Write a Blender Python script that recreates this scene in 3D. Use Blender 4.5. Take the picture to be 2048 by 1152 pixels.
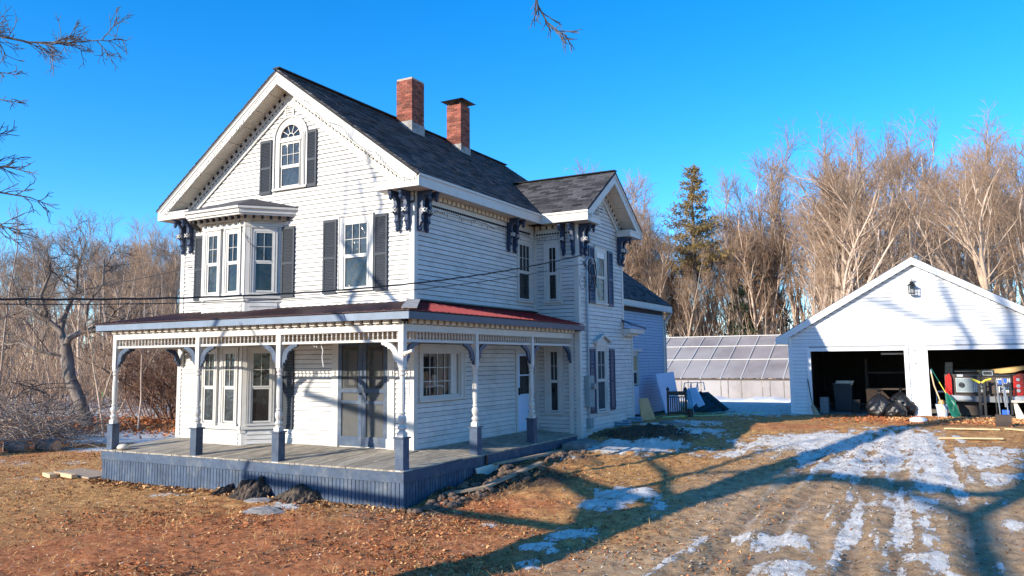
import bpy, math, random
import numpy as np
from mathutils import Vector, Matrix
R_ = math.radians
rnd = random.Random(11)
scene = bpy.context.scene
for o in list(bpy.data.objects):
    bpy.data.objects.remove(o)

# ------------------------------------------------------------------ camera
CAM = Vector((10.577, -14.787, 1.944))
yaw, pit, rol = R_(29.102), R_(6.118), R_(-0.536)
Fw = Vector((-math.sin(yaw)*math.cos(pit), math.cos(yaw)*math.cos(pit), math.sin(pit)))
Rt = Vector((math.cos(yaw), math.sin(yaw), 0))
Up = Rt.cross(Fw)
Rt2 = Rt*math.cos(rol)+Up*math.sin(rol)
Up2 = -Rt*math.sin(rol)+Up*math.cos(rol)
cd = bpy.data.cameras.new('camera')
cam = bpy.data.objects.new('camera', cd)
scene.collection.objects.link(cam)
cd.sensor_width = 36.0
cd.lens = 1605.8/2048*36
cd.shift_x = 15.2/2048
cd.shift_y = -26.6/2048
cd.clip_start = 0.05
cd.clip_end = 2000
cam.matrix_world = Matrix(((Rt2.x, Up2.x, -Fw.x, CAM.x), (Rt2.y, Up2.y, -Fw.y, CAM.y), (Rt2.z, Up2.z, -Fw.z, CAM.z), (0, 0, 0, 1)))
scene.camera = cam

# ------------------------------------------------------------------ light
SUN = Vector((-0.49, -1.0, 0.40)).normalized()      # towards the sun
w = bpy.data.worlds.new('World'); scene.world = w; w.use_nodes = True
nt = w.node_tree
sky = nt.nodes.new('ShaderNodeTexSky'); sky.sky_type = 'NISHITA'; sky.sun_disc = False
sky.sun_elevation = math.asin(SUN.z)
sky.sun_rotation = math.atan2(SUN.x, SUN.y)
sky.air_density = 0.85; sky.dust_density = 0.1; sky.ozone_density = 4.5; sky.altitude = 200
hs = nt.nodes.new('ShaderNodeHueSaturation')
hs.inputs['Hue'].default_value = 0.5; hs.inputs['Saturation'].default_value = 1.27; hs.inputs['Value'].default_value = 1.0
bg = nt.nodes['Background']
nt.links.new(sky.outputs[0], hs.inputs['Color']); nt.links.new(hs.outputs[0], bg.inputs[0])
bg.inputs[1].default_value = 0.15
sd = bpy.data.lights.new('sun', 'SUN'); sd.energy = 3.6; sd.angle = R_(0.55); sd.color = (1, 0.90, 0.75)
so = bpy.data.objects.new('sun', sd); scene.collection.objects.link(so)
so.rotation_euler = SUN.to_track_quat('Z', 'Y').to_euler()
so.location = (0, -30, 30)
vs = scene.view_settings
vs.view_transform = 'Standard'; vs.look = 'None'; vs.gamma = 1; vs.use_curve_mapping = False
vs.exposure = 1.14
scene.render.engine = 'CYCLES'

# ------------------------------------------------------------------ helpers
COL = scene.collection
class MB:
    def __init__(s): s.v = []; s.f = []
    def box(s, x0, x1, y0, y1, z0, z1):
        s.fb(W0, x0, x1, z0, z1, -y1, -y0)
    def fb(s, fr, u0, u1, z0, z1, d0, d1):
        s.hexa([fr.p(u, z, d) for d in (d0, d1) for z in (z0, z1) for u in (u0, u1)], fr.flip)
    def hexa(s, c, flip=False):
        # c: 8 points  index = d*4+z*2+u
        n = len(s.v); s.v += [tuple(p) for p in c]
        fs = [(0, 2, 3, 1), (4, 5, 7, 6), (0, 1, 5, 4), (2, 6, 7, 3), (0, 4, 6, 2), (1, 3, 7, 5)]
        for f in fs:
            s.f.append(tuple(n+i for i in (reversed(f) if flip else f)))
    def poly(s, pts):
        n = len(s.v); s.v += [tuple(p) for p in pts]; s.f.append(tuple(range(n, n+len(pts))))
    def prism(s, pts, off):
        off = Vector(off); n = len(s.v); k = len(pts)
        s.v += [tuple(p) for p in pts]+[tuple(Vector(p)+off) for p in pts]
        s.f.append(tuple(range(n, n+k))); s.f.append(tuple(reversed(range(n+k, n+2*k))))
        for i in range(k):
            j = (i+1) % k
            s.f.append((n+i, n+i+k, n+j+k, n+j))
    def bar(s, a, b, w, h=None, up=(0, 0, 1)):
        a = Vector(a); b = Vector(b); h = h or w; d = (b-a).normalized()
        up = Vector(up)
        if abs(d.dot(up)) > .98: up = Vector((0, 1, 0))
        x = d.cross(up).normalized(); y = x.cross(d).normalized()
        c = []
        for e in (a, b):
            for j in (-1, 1):
                for i in (-1, 1): c.append(e+x*i*w/2+y*j*h/2)
        s.hexa(c)
    def tube(s, pts, rad, n=6, cap=True):
        pts = [Vector(p) for p in pts]; m = len(pts)
        if not hasattr(rad, '__len__'): rad = [rad]*m
        base = len(s.v); x = None
        for i, p in enumerate(pts):
            d = (pts[min(i+1, m-1)]-pts[max(i-1, 0)])
            if d.length < 1e-9: d = Vector((0, 0, 1))
            d.normalize()
            if x is None:
                a = Vector((0, 0, 1)) if abs(d.z) < .9 else Vector((1, 0, 0)); x = d.cross(a).normalized()
            else:
                x = (x-d*x.dot(d))
                x = x.normalized() if x.length > 1e-6 else d.orthogonal().normalized()
            y = d.cross(x)
            for k in range(n):
                t = 2*math.pi*k/n; q = p+(x*math.cos(t)+y*math.sin(t))*rad[i]
                s.v.append((q.x, q.y, q.z))
        for i in range(m-1):
            for k in range(n):
                a = base+i*n+k; b = base+i*n+(k+1) % n
                s.f.append((a, b, b+n, a+n))
        if cap:
            s.f.append(tuple(reversed(range(base, base+n)))); s.f.append(tuple(range(base+(m-1)*n, base+m*n)))
    def lathe(s, prof, n=8, at=(0, 0, 0), rot=0):
        s.tube([(at[0], at[1], at[2]+z) for r, z in prof], [max(r, .001) for r, z in prof], n)
    def build(s, name, mat, parent=None, kind=None, label=None, smooth=False, origin=None):
        v = s.v
        org = Vector(origin) if origin is not None else (Vector(v[0]) if v else Vector())
        if org.length > 0: v = [(a-org.x, b-org.y, c-org.z) for a, b, c in v]
        me = bpy.data.meshes.new(name); me.from_pydata(v, [], s.f)
        if mat: me.materials.append(mat)
        if smooth: me.shade_smooth()
        o = bpy.data.objects.new(name, me); COL.objects.link(o)
        if parent is not None:
            o.parent = parent
            o.location = org-wloc(parent)
        else: o.location = org
        WL[o.name] = org
        if kind: o['kind'] = kind
        if label: o['label'] = label
        return o
WL = {}
def wloc(o): return WL[o.name]
class Frame:
    def __init__(s, o, u, n):
        s.o = Vector(o); s.u = Vector(u).normalized(); s.n = Vector(n).normalized(); s.z = Vector((0, 0, 1))
        s.flip = s.u.cross(s.z).dot(s.n) < 0
    def p(s, u, z, d=0): return s.o+s.u*u+s.z*z+s.n*d
W0 = Frame((0, 0, 0), (1, 0, 0), (0, -1, 0))
def fbox(fr, u0, u1, z0, z1, d0, d1, name, mat, parent=None, **k):
    m = MB(); m.fb(fr, u0, u1, z0, z1, d0, d1); return m.build(name, mat, parent, **k)
def inst(name, mesh, parent, loc, rot=(0, 0, 0), sc=None, **props):
    o = bpy.data.objects.new(name, mesh); COL.objects.link(o)
    loc = Vector(loc)
    if parent is not None: o.parent = parent; o.location = loc-wloc(parent)
    else: o.location = loc
    WL[o.name] = loc
    o.rotation_euler = rot
    if sc: o.scale = sc if hasattr(sc, '__len__') else (sc, sc, sc)
    for k, v in props.items(): o[k] = v
    return o
def thing(name, label, cat, loc, group=None):
    o = bpy.data.objects.new(name, None); COL.objects.link(o); o.location = loc; WL[o.name] = Vector(loc)
    o.empty_display_size = .2
    o['label'] = label; o['category'] = cat
    if group: o['group'] = group
    return o
def tag(o, label, cat, group=None):
    o['label'] = label; o['category'] = cat
    if group: o['group'] = group
    return o
def copy_thing(src, loc, rotz=0, scale=1, label=None):
    c = src.copy(); COL.objects.link(c); c.location = loc; c.rotation_euler = (0, 0, rotz)
    c.scale = (scale, scale, scale) if not hasattr(scale, '__len__') else scale
    if label: c['label'] = label
    for ch in src.children:
        d = ch.copy(); COL.objects.link(d); d.parent = c
        for g in ch.children:
            e = g.copy(); COL.objects.link(e); e.parent = d
    return c

# ------------------------------------------------------------------ materials
def mat(name, col=(.5, .5, .5), rough=.6, var=.12, scale=6, bump=.0, bscale=40, metal=0, spec=.4, col2=None, coord='Object', stretch=(1, 1, 1), rand=0, detail=6, c2amt=(.45, .65)):
    m = bpy.data.materials.new(name); m.use_nodes = True; t = m.node_tree; N = t.nodes; L = t.links
    b = N['Principled BSDF']; b.inputs['Roughness'].default_value = rough; b.inputs['Metallic'].default_value = metal
    b.inputs['Specular IOR Level'].default_value = spec
    tc = N.new('ShaderNodeTexCoord'); mp = N.new('ShaderNodeMapping'); mp.inputs['Scale'].default_value = stretch
    if coord == 'World':
        g = N.new('ShaderNodeNewGeometry'); L.new(g.outputs['Position'], mp.inputs['Vector'])
    else: L.new(tc.outputs[coord], mp.inputs['Vector'])
    no = N.new('ShaderNodeTexNoise'); no.inputs['Scale'].default_value = scale; no.inputs['Detail'].default_value = detail
    no.inputs['Roughness'].default_value = .62
    L.new(mp.outputs[0], no.inputs['Vector'])
    c = Vector(col[:3]); lo = c*(1-var); hi = c*(1+var)
    r = N.new('ShaderNodeValToRGB'); r.color_ramp.elements[0].position = .3; r.color_ramp.elements[1].position = .7
    r.color_ramp.elements[0].color = (*lo, 1); r.color_ramp.elements[1].color = (*[min(x, .95) for x in hi], 1)
    L.new(no.outputs['Fac'], r.inputs[0]); out = r.outputs[0]
    if col2:
        n2 = N.new('ShaderNodeTexNoise'); n2.inputs['Scale'].default_value = scale*.37; n2.inputs['Detail'].default_value = 8
        n2.inputs['Roughness'].default_value = .7
        L.new(mp.outputs[0], n2.inputs['Vector'])
        mr = N.new('ShaderNodeMapRange'); mr.inputs[1].default_value = c2amt[0]; mr.inputs[2].default_value = c2amt[1]
        L.new(n2.outputs['Fac'], mr.inputs[0])
        mx = N.new('ShaderNodeMix'); mx.data_type = 'RGBA'; L.new(mr.outputs[0], mx.inputs[0]); L.new(out, mx.inputs[6])
        mx.inputs[7].default_value = (*col2, 1); out = mx.outputs[2]
    if rand:
        oi = N.new('ShaderNodeObjectInfo'); mr = N.new('ShaderNodeMapRange')
        mr.inputs[3].default_value = 1-rand; mr.inputs[4].default_value = 1+rand
        if name.endswith('shingle'):
            gi = N.new('ShaderNodeNewGeometry'); ad = N.new('ShaderNodeMath'); ad.operation = 'ADD'; fr_ = N.new('ShaderNodeMath'); fr_.operation = 'FRACT'
            L.new(gi.outputs['Random Per Island'], ad.inputs[0]); L.new(oi.outputs['Random'], ad.inputs[1]); L.new(ad.outputs[0], fr_.inputs[0]); L.new(fr_.outputs[0], mr.inputs[0])
        else: L.new(oi.outputs['Random'], mr.inputs[0])
        h = N.new('ShaderNodeHueSaturation'); L.new(mr.outputs[0], h.inputs['Value']); L.new(out, h.inputs['Color']); out = h.outputs[0]
    L.new(out, b.inputs['Base Color'])
    if bump:
        nb = N.new('ShaderNodeTexNoise'); nb.inputs['Scale'].default_value = bscale; nb.inputs['Detail'].default_value = 5
        L.new(mp.outputs[0], nb.inputs['Vector'])
        bp = N.new('ShaderNodeBump'); bp.inputs['Strength'].default_value = bump; bp.inputs['Distance'].default_value = .02
        L.new(nb.outputs['Fac'], bp.inputs['Height']); L.new(bp.outputs[0], b.inputs['Normal'])
    return m
M = {}
M['siding'] = mat('white_clapboard_paint', (.565, .55, .525), .6, .09, 3.5, .15, 60, col2=(.37, .35, .32), coord='World', stretch=(1, 1, 2.2), c2amt=(.50, .78), rand=.07)
M['trim'] = mat('white_trim_paint', (.53, .515, .48), .5, .07, 4, .08, 50, col2=(.48, .45, .41), coord='World', c2amt=(.56, .85))
M['soffit'] = mat('cream_soffit_paint', (.56, .51, .43), .6, .08, 4, .08, 40, coord='World', rand=.05)
M['garagewhite'] = mat('white_vinyl_siding', (.66, .67, .68), .5, .05, 3, .04, 40, coord='World', rand=.04)
M['garagetrim'] = mat('white_vinyl_trim', (.70, .71, .72), .4, .03, 3, coord='World')
M['blue'] = mat('slate_blue_paint', (.045, .072, .12), .6, .28, 7, .2, 40, col2=(.13, .15, .17), coord='World', rand=.16, c2amt=(.5, .75))
M['navy'] = mat('navy_bracket_paint', (.022, .04, .085), .42, .2, 8, .1, 30, coord='World')
M['lapshade'] = mat('dark_lap_shade_backing', (.07, .07, .075), .9, .1)  # wall backing coloured dark so the board gaps draw the lap shadows
M['shutter'] = mat('dark_shutter_paint', (.014, .022, .035), .6, .15, 8, coord='World')
M['bluetrim'] = mat('pale_blue_fascia_paint', (.15, .20, .27), .5, .1, 5, .08, 30, coord='World', col2=(.2, .26, .36), c2amt=(.5, .75))
M['metalred'] = mat('maroon_metal_roofing', (.22, .010, .016), .42, .25, 3, .05, 20, spec=.25, coord='World', rand=.06)
M['brownmaroon'] = mat('dark_brown_maroon_metal', (.075, .026, .026), .45, .35, 3, .05, 20, coord='World', rand=.15, col2=(.12, .05, .045))  # front slope panels: darker, browner maroon than the side slope
M['bluesiding'] = mat('pale_blue_clapboard_paint', (.36, .46, .60), .6, .08, 3.5, .15, 60, coord='World', rand=.05)
M['ribgrey'] = mat('dull_aluminium_rib', (.46, .45, .44), .5, .1)
M['shingle'] = mat('charcoal_asphalt_shingle', (.06, .058, .062), .9, .45, 30, .5, 160, rand=.75, coord='World')
M['shinglebase'] = mat('asphalt_roof_base', (.03, .03, .034), .95, .2, 30, .2, coord='World')
M['dark'] = mat('dark_gap', (.012, .012, .014), .8, .2)
M['brick'] = mat('red_brick', (.27, .075, .045), .85, .3, 14, .5, 60, rand=.5, col2=(.17, .055, .04))
M['mortar'] = mat('pale_mortar', (.40, .33, .27), .9, .2, 30, .4, 60, coord='World')
M['cement'] = mat('grey_cement_parging', (.36, .34, .32), .9, .25, 8, .4, 30, coord='World', col2=(.2, .19, .18))
M['blackmetal'] = mat('black_metal', (.015, .015, .017), .45, .2, metal=.3)
M['deck'] = mat('weathered_deck_board', (.40, .35, .27), .8, .25, 10, .3, 60, col2=(.15, .13, .11), coord='World', rand=.22, stretch=(3, .6, 1), c2amt=(.4, .7))
M['conduit'] = mat('grey_blue_conduit', (.24, .29, .35), .4, .1, metal=.4)
M['meterbox'] = mat('grey_meter_box_paint', (.22, .27, .28), .5, .12, coord='World')
M['cable'] = mat('black_cable', (.012, .012, .013), .6, .1)
M['bark'] = mat('tan_bark', (.56, .42, .31), .9, .3, 6, .6, 25, col2=(.34, .25, .19), coord='Object', stretch=(1, 1, .3), rand=.25)
M['twig'] = mat('pale_twig', (.33, .22, .145), .85, .2, 3, rand=.25)
M['darkbark'] = mat('dark_bark', (.105, .085, .075), .9, .35, 8, .7, 25, col2=(.20, .17, .15), stretch=(1, 1, .3))
M['redtwig'] = mat('brown_shrub_twig', (.20, .105, .065), .85, .3, 5, rand=.2)
M['needle'] = mat('pine_needles', (.26, .19, .07), .8, .45, 2, col2=(.55, .36, .14), rand=.3)
M['firneedle'] = mat('dark_fir_needles', (.025, .045, .02), .8, .4, 2, rand=.3)
M['leafA'] = mat('russet_leaf', (.46, .17, .07), .95, .35, 1.5, coord='World', spec=.05)
M['leafB'] = mat('tan_leaf', (.60, .35, .16), .95, .3, 1.5, coord='World', spec=.05)
M['leafC'] = mat('brown_leaf', (.20, .09, .045), .95, .3, 1.5, coord='World', spec=.05)
M['straw'] = mat('dry_straw_grass', (.60, .38, .15), .95, .3, 1.5, coord='World', spec=.05)
M['bone'] = mat('pale_wood_chip', (.70, .62, .52), .8, .15, 3, coord='World', spec=.05)
M['soil'] = mat('dug_soil', (.13, .085, .06), .95, .4, 8, .8, 30, col2=(.16, .115, .085), coord='World')
M['snow'] = mat('old_snow', (.80, .82, .86), .6, .05, 6, .5, 20, col2=(.62, .6, .58), coord='World')
M['stone'] = mat('grey_stone', (.27, .25, .24), .85, .2, 7, .5, 30, coord='World', col2=(.17, .16, .15))
M['wood'] = mat('weathered_plank', (.38, .28, .19), .8, .25, 6, .2, 40, coord='World', stretch=(1, 1, 4))
M['newwood'] = mat('yellow_lumber', (.62, .44, .24), .7, .15, 6, coord='World')
M['ply'] = mat('tan_plywood', (.50, .33, .16), .7, .15, 3, coord='World')
M['whitepanel'] = mat('white_panel', (.52, .62, .78), .45, .05, 3, coord='World')
M['blackplastic'] = mat('black_plastic', (.012, .013, .015), .28, .2, 6, .3, 12, spec=.6)
M['bag'] = mat('black_bin_bag', (.010, .010, .011), .38, .2, 8, 1.0, 14, spec=.5)
M['binblue'] = mat('dark_blue_bin', (.012, .02, .032), .5, .1)
M['brownwood'] = mat('dark_brown_wood', (.055, .038, .028), .6, .2, 8)
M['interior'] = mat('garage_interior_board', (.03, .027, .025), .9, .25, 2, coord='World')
M['concrete'] = mat('concrete_slab', (.30, .28, .26), .85, .2, 3, .2, coord='World')
M['red'] = mat('red_lens', (.55, .012, .012), .15, .15, 12, spec=.7, col2=(.30, .005, .005))
M['redpaint'] = mat('red_truck_paint', (.42, .02, .02), .2, .05, spec=.6)
M['chrome'] = mat('dull_steel', (.45, .45, .46), .3, .15, 10, metal=.85)
M['grey'] = mat('grey_plastic', (.16, .17, .18), .5, .15)
M['bluebright'] = mat('bright_blue_metal', (.02, .11, .55), .35, .1)
M['green'] = mat('green_plastic', (.01, .14, .09), .4, .1)
M['yellow'] = mat('yellow_plastic', (.65, .55, .05), .5, .1)
M['pale'] = mat('pale_handle_wood', (.62, .46, .28), .5, .1)
M['whiteplastic'] = mat('white_plastic', (.78, .78, .76), .4, .05)
M['tarp'] = mat('black_landscape_cloth', (.045, .036, .03), .8, .4, 8, .8, 15, col2=(.13, .09, .06), c2amt=(.48, .62))
M['curtain'] = mat('white_curtain', (.72, .70, .66), .8, .06, 4, coord='World')
M['applebark'] = mat('grey_fruit_tree_bark', (.15, .12, .10), .9, .35, 8, .7, 25, col2=(.30, .25, .21), stretch=(1, 1, .3))
M['brush'] = mat('cut_brush', (.34, .26, .20), .85, .35, 4)
M['fabric'] = mat('grey_plastic_sheet', (.42, .40, .42), .5, .2, 6, .4, 12, coord='World')
def glass_mat(name, base, bump=.15, bscale=3, rough=.06):
    m = mat(name, base, rough, .5, 2.2, 0, spec=.5, coord='World', col2=tuple(x*.3 for x in base))
    t = m.node_tree; N = t.nodes; L = t.links; b = N['Principled BSDF']; b.inputs['IOR'].default_value = 1.5
    n = N.new('ShaderNodeTexNoise'); n.inputs['Scale'].default_value = bscale; n.inputs['Detail'].default_value = 3; n.inputs['Distortion'].default_value = 1.2
    g = N.new('ShaderNodeNewGeometry'); L.new(g.outputs['Position'], n.inputs['Vector'])
    bp = N.new('ShaderNodeBump'); bp.inputs['Strength'].default_value = bump; bp.inputs['Distance'].default_value = .05
    L.new(n.outputs['Fac'], bp.inputs['Height']); L.new(bp.outputs[0], b.inputs['Normal'])
    return m
M['glassfilm'] = glass_mat('glass_behind_plastic_film', (.045, .055, .062), .38, 3.5, .13)
M['glass'] = glass_mat('dark_window_glass', (.022, .025, .028), .12, 3, .06)
def clear_mat(name, tint, alpha, rough=.1):
    m = bpy.data.materials.new(name); m.use_nodes = True; t = m.node_tree; N = t.nodes; L = t.links
    b = N['Principled BSDF']; b.inputs['Base Color'].default_value = (*tint, 1); b.inputs['Roughness'].default_value = rough
    tr = N.new('ShaderNodeBsdfTransparent'); mx = N.new('ShaderNodeMixShader'); mx.inputs[0].default_value = alpha
    L.new(tr.outputs[0], mx.inputs[1]); L.new(b.outputs[0], mx.inputs[2]); L.new(mx.outputs[0], N['Material Output'].inputs[0])
    return m
M['clear'] = clear_mat('clear_pane', (.05, .055, .06), .25, .03)
M['screen'] = clear_mat('insect_screen', (.06, .065, .07), .45, .8)
M['poly'] = mat('translucent_greenhouse_sheet', (.24, .215, .21), .5, .2, .5, .1, 3, coord='World', col2=(.33, .31, .305))
# ================================================================== ground height
def sst(a, b, x):
    t = np.clip((x-a)/(b-a), 0, 1); return t*t*(3-2*t)
def gz(x, y):
    x = np.asarray(x, float); y = np.asarray(y, float)
    front = -0.85-0.012*np.clip(-2.1-y, 0, 12)
    r = np.where(y < -2.1, front, np.minimum(-0.85+(y+2.1)*0.066, -0.02))
    l = np.where(y < -2.1, front, -0.85+(y+2.1)*0.022)
    l = np.minimum(l, -.5)
    r = r-.55*sst(20, 35, y)
    t = sst(-9, 0.5, x)
    return l*(1-t)+r*t
def g1(x, y): return float(gz(x, y))

# ================================================================== farmhouse
house = thing('farmhouse', 'white two-storey clapboard farmhouse with steep gables, navy brackets and wraparound porch', 'house', (-3.87, 0, -.85))
PD, WX, L1, L2 = 2.1, 1.38, 6.02, 9.5
FRONT = Frame((0, 0, 0), (1, 0, 0), (0, -1, 0))
SIDE = Frame((0, 0, 0), (0, 1, 0), (1, 0, 0))
CF = Frame((0, L1, 0), (1, 0, 0), (0, -1, 0))
CS = Frame((WX, 0, 0), (0, 1, 0), (1, 0, 0))
BAYF = Frame((0, -.62, 0), (1, 0, 0), (0, -1, 0))
BAYC = Frame((-4.67, -.62, 0), (1, 1, 0), (1, -1, 0))
BAYL = Frame((-6.82, 0, 0), (1, -1, 0), (-1, -1, 0))
XR, ZR = -3.87, 9.28            # ridge
ZE = 5.83                       # eave underside
SL = (ZR-6.1)/(0.47-XR)         # slope of the main roof
def zroof(x): return ZR-abs(x-XR)*SL
CY, CZ = 7.76, 7.62             # cross ridge
CSL = (CZ-6.1)/(CY-5.52)
def zcross(y): return CZ-abs(y-CY)*CSL

def clapboards(fr, ext, z0, z1, openings, parent, expo=.112, m='siding', seed=0, th=.026, jog=True, joined=False, gap=.0115):
    rr = random.Random(seed); n = int(math.ceil((z1-z0)/expo)); allb = MB()
    for i in range(n):
        za = z0+i*expo; zb = min(za+expo, z1)
        e = ext(zb-.01)
        if e is None: continue
        segs = [e]
        for (a, b, c, d) in openings:
            if min(zb, d)-max(za, c) > .004:
                ns = []
                for s0, s1 in segs:
                    if b <= s0 or a >= s1: ns.append((s0, s1)); continue
                    if a > s0: ns.append((s0, a))
                    if b < s1: ns.append((b, s1))
                segs = ns
        for s0, s1 in segs:
            if s1-s0 < .03: continue
            j = rr.uniform(-.002, .003); c = []
            for dd in (0, 1):
                for zz in (0, 1):
                    for uu in (s0, s1):
                        c.append(fr.p(uu, (za+gap+j) if zz == 0 else zb, .001 if dd == 0 else (th+j if zz == 0 else .006)))
            one = not joined and s1-s0 > .62
            mb = MB() if one else allb; mb.hexa(c, fr.flip)
            if one: mb.build('clapboard', M[m], parent)
    if allb.v: allb.build('clapboard_courses' if joined else 'clapboard_ends', M[m], parent, kind='stuff')

def wall_panel(name, fr, poly, th, parent, m='siding', label=None):
    mb = MB(); mb.prism([fr.p(u, z, 0) for u, z in poly], fr.n*(-th))
    return mb.build(name, M[m], parent, label=label)

def window(fr, u0, u1, z0, z1, parent, cw=.11, cols=3, rows=2, split=.5, glass='glassfilm', lower='glassfilm', lcols=1, lrows=1, sill=True, head=False, label=None, trim='trim', bd=.0, storm=.035):
    """u0..z1 = sash opening"""
    c = MB(); d1 = bd+.045
    c.fb(fr, u0-cw, u0, z0-.02, z1+cw, bd, d1); c.fb(fr, u1, u1+cw, z0-.02, z1+cw, bd, d1)
    c.fb(fr, u0, u1, z1, z1+cw, bd, d1)
    c.fb(fr, u0-cw-.012, u1+cw+.012, z1+cw, z1+cw+.03, bd, d1+.03)
    c.fb(fr, u0-cw, u0-cw+.022, z0-.02, z1+cw-.002, d1, d1+.016); c.fb(fr, u1+cw-.022, u1+cw, z0-.02, z1+cw-.002, d1, d1+.016)
    c.fb(fr, u0-.03, u0-.012, z0, z1, d1, d1+.01); c.fb(fr, u1+.012, u1+.03, z0, z1, d1, d1+.01)
    wd = c.build('window', M[trim], parent, label=label)
    if sill: fbox(fr, u0-cw-.03, u1+cw+.03, z0-.07, z0-.02, bd, bd+.085, 'sill', M[trim], wd)
    zm = z0+(z1-z0)*split; fw = .04
    def sash(a, b, dz, nc, nr, gm):
        s = MB(); e0 = bd+.004; e1 = bd+dz
        s.fb(fr, u0, u0+fw, a, b, e0, e1); s.fb(fr, u1-fw, u1, a, b, e0, e1)
        s.fb(fr, u0+fw, u1-fw, a, a+fw, e0, e1); s.fb(fr, u0+fw, u1-fw, b-fw, b, e0, e1)
        W = u1-u0-2*fw; H = b-a-2*fw; t = .012
        for i in range(1, nc): s.fb(fr, u0+fw+W*i/nc-t/2, u0+fw+W*i/nc+t/2, a+fw, b-fw, e1-.02, e1-.002)
        for j in range(1, nr): s.fb(fr, u0+fw, u1-fw, a+fw+H*j/nr-t/2, a+fw+H*j/nr+t/2, e1-.02, e1-.004)
        s.build('sash', M[trim], wd)
        for i in range(nc):
            for j in range(nr):
                fbox(fr, u0+fw+W*i/nc, u0+fw+W*(i+1)/nc, a+fw+H*j/nr, a+fw+H*(j+1)/nr, bd+.003, e1-.022, 'pane', M[gm], wd)
    sash(zm-.01, z1, .040, cols, rows, glass)
    sash(z0, zm-.012, .030, lcols, lrows, lower)
    return wd

def shutter(fr, u0, u1, z0, z1, parent, m='shutter'):
    s = MB(); w = .045; d0, d1 = .032, .062
    s.fb(fr, u0, u0+w, z0, z1, d0, d1); s.fb(fr, u1-w, u1, z0, z1, d0, d1)
    zm = z0+(z1-z0)*.48
    for a, b in ((z0, z0+.08), (zm-.03, zm+.03), (z1-.07, z1)): s.fb(fr, u0+w, u1-w, a, b, d0, d1)
    o = s.build('shutter', M[m], parent)
    l = MB()
    for a, b in ((z0+.08, zm-.03), (zm+.03, z1-.07)):
        n = int((b-a)/.037)
        for i in range(n):
            za = a+(b-a)*i/n; h = (b-a)/n
            c = [fr.p(u, z, d) for (z, d) in () for u in ()]
            pts = []
            for dd in (0, 1):
                for zz in (0, 1):
                    for uu in (u0+w, u1-w):
                        pts.append(fr.p(uu, za+(.2 if zz == 0 else .2+.9)*h*.9+(0 if dd == 0 else .0), (d0+.004 if zz == 1 else d0+.018)+(.007 if dd else 0)))
            l.hexa(pts, fr.flip)
    l.build('louvers', M[m], o, kind='stuff')
    return o

# ---- wall bodies
fw_ = wall_panel('wall', FRONT, [(-7.73, -.1), (0, -.1), (0, 5.9), (XR, zroof(XR)-.15), (-7.73, 5.9)], .12, house, m='lapshade', label='front gable wall')
sw_pts = None
mb = MB()                      # side wall with the hole of the big porch window
BW = (0.31, 1.92, 1.12, 2.17)
for a, b, c, d in ((0, 17.8, -.2, BW[2]), (0, BW[0], BW[2], BW[3]), (BW[1], 17.8, BW[2], BW[3]), (0, 17.8, BW[3], 3.95), (0, 11, 3.95, 5.95)):
    mb.fb(SIDE, a+(.0 if a else 0.001), b, c, d, -.12, 0)
sw_ = mb.build('wall', M['lapshade'], house, label='long side wall under the main eave')
mb = MB(); mb.box(-7.73, -7.61, .125, 10.8, -.8, 5.9); mb.prism([(-7.6, 10.8, -.8), (-.13, 10.8, -.8), (-.13, 10.8, 5.9), (XR, 10.8, ZR-.15), (-7.6, 10.8, 5.9)], (0, .12, 0))
mb.build('wall', M['siding'], house, label='rear and far walls')
cf_ = wall_panel('wall', CF, [(.001, -.45), (WX-.12, -.45), (WX-.12, 5.95), (.001, 5.95)], .1, house, m='lapshade', label='front face of the cross wing')
cs_ = wall_panel('wall', CS, [(L1, -.45), (L2, -.45), (L2, 5.9), (CY, CZ-.15), (L1, 5.9)], .12, house, m='lapshade', label='gable face of the cross wing')
lb_ = wall_panel('wall', CS, [(L2+.001, -.3), (10.25, -.3), (10.25, 2.95), (L2+.001, 2.95)], .12, house, m='lapshade', label='low rear bump of the cross wing')
mb = MB(); mb.box(.005, WX-.125, L2-.12, L2, -.3, 5.9); mb.box(.005, WX-.002, 10.13, 10.25, -.3, 2.9); mb.build('wall', M['siding'], house, label='rear faces of the cross wing')
# foundation strips
mb = MB(); mb.box(-7.7, -.05, .03, 10.7, -1.1, -.12); mb.box(-.05, WX-.03, L1+.04, 10.2, -.9, -.28); mb.box(-6, -.04, 10.8, 17.75, -.6, -.19)
mb.build('foundation', M['stone'], house)

# ---- clapboards
W2 = (-2.02, -1.29, 3.68, 5.25)
GW = (-4.135, -3.455, 6.39, 7.95)
DOOR = (-2.14, -.69, -.05, 2.45)
def gable_ext(zt):
    if zt < 5.7: return (-7.62, -.11)
    h = (ZR-.32-zt)/SL
    return (max(-7.72, XR-h), min(-.01, XR+h)) if h > .15 else None
clapboards(FRONT, gable_ext, 0.0, 8.75, [W2, (GW[0]-.06, GW[1]+.06, GW[2], GW[3]), (-6.8, -4.07, -.1, 5.72), DOOR], fw_, seed=1)
clapboards(SIDE, lambda z: (.11, L1-.06), .0, 5.6, [BW, (4.85, 5.66, -.1, 2.17), (5.0, 5.68, 3.65, 5.25)], sw_, seed=2)
clapboards(CF, lambda z: (.06, WX-.11), -.30, 5.62, [(.46, .74, .5, 2.22), (.46, .74, 3.66, 5.22)], cf_, seed=3, joined=True)
def cg_ext(z):
    if z < 2.93: return (L1+.11, L2)
    if z < 5.7: return (L1+.11, L2-.1)
    h = (CZ-.28-z)/CSL
    return (max(L1+.01, CY-h), min(L2-.01, CY+h)) if h > .1 else None
CW1 = (7.30, 7.96, 3.66, 5.18); CW2 = (7.22, 7.85, .47, 2.24)
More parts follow.
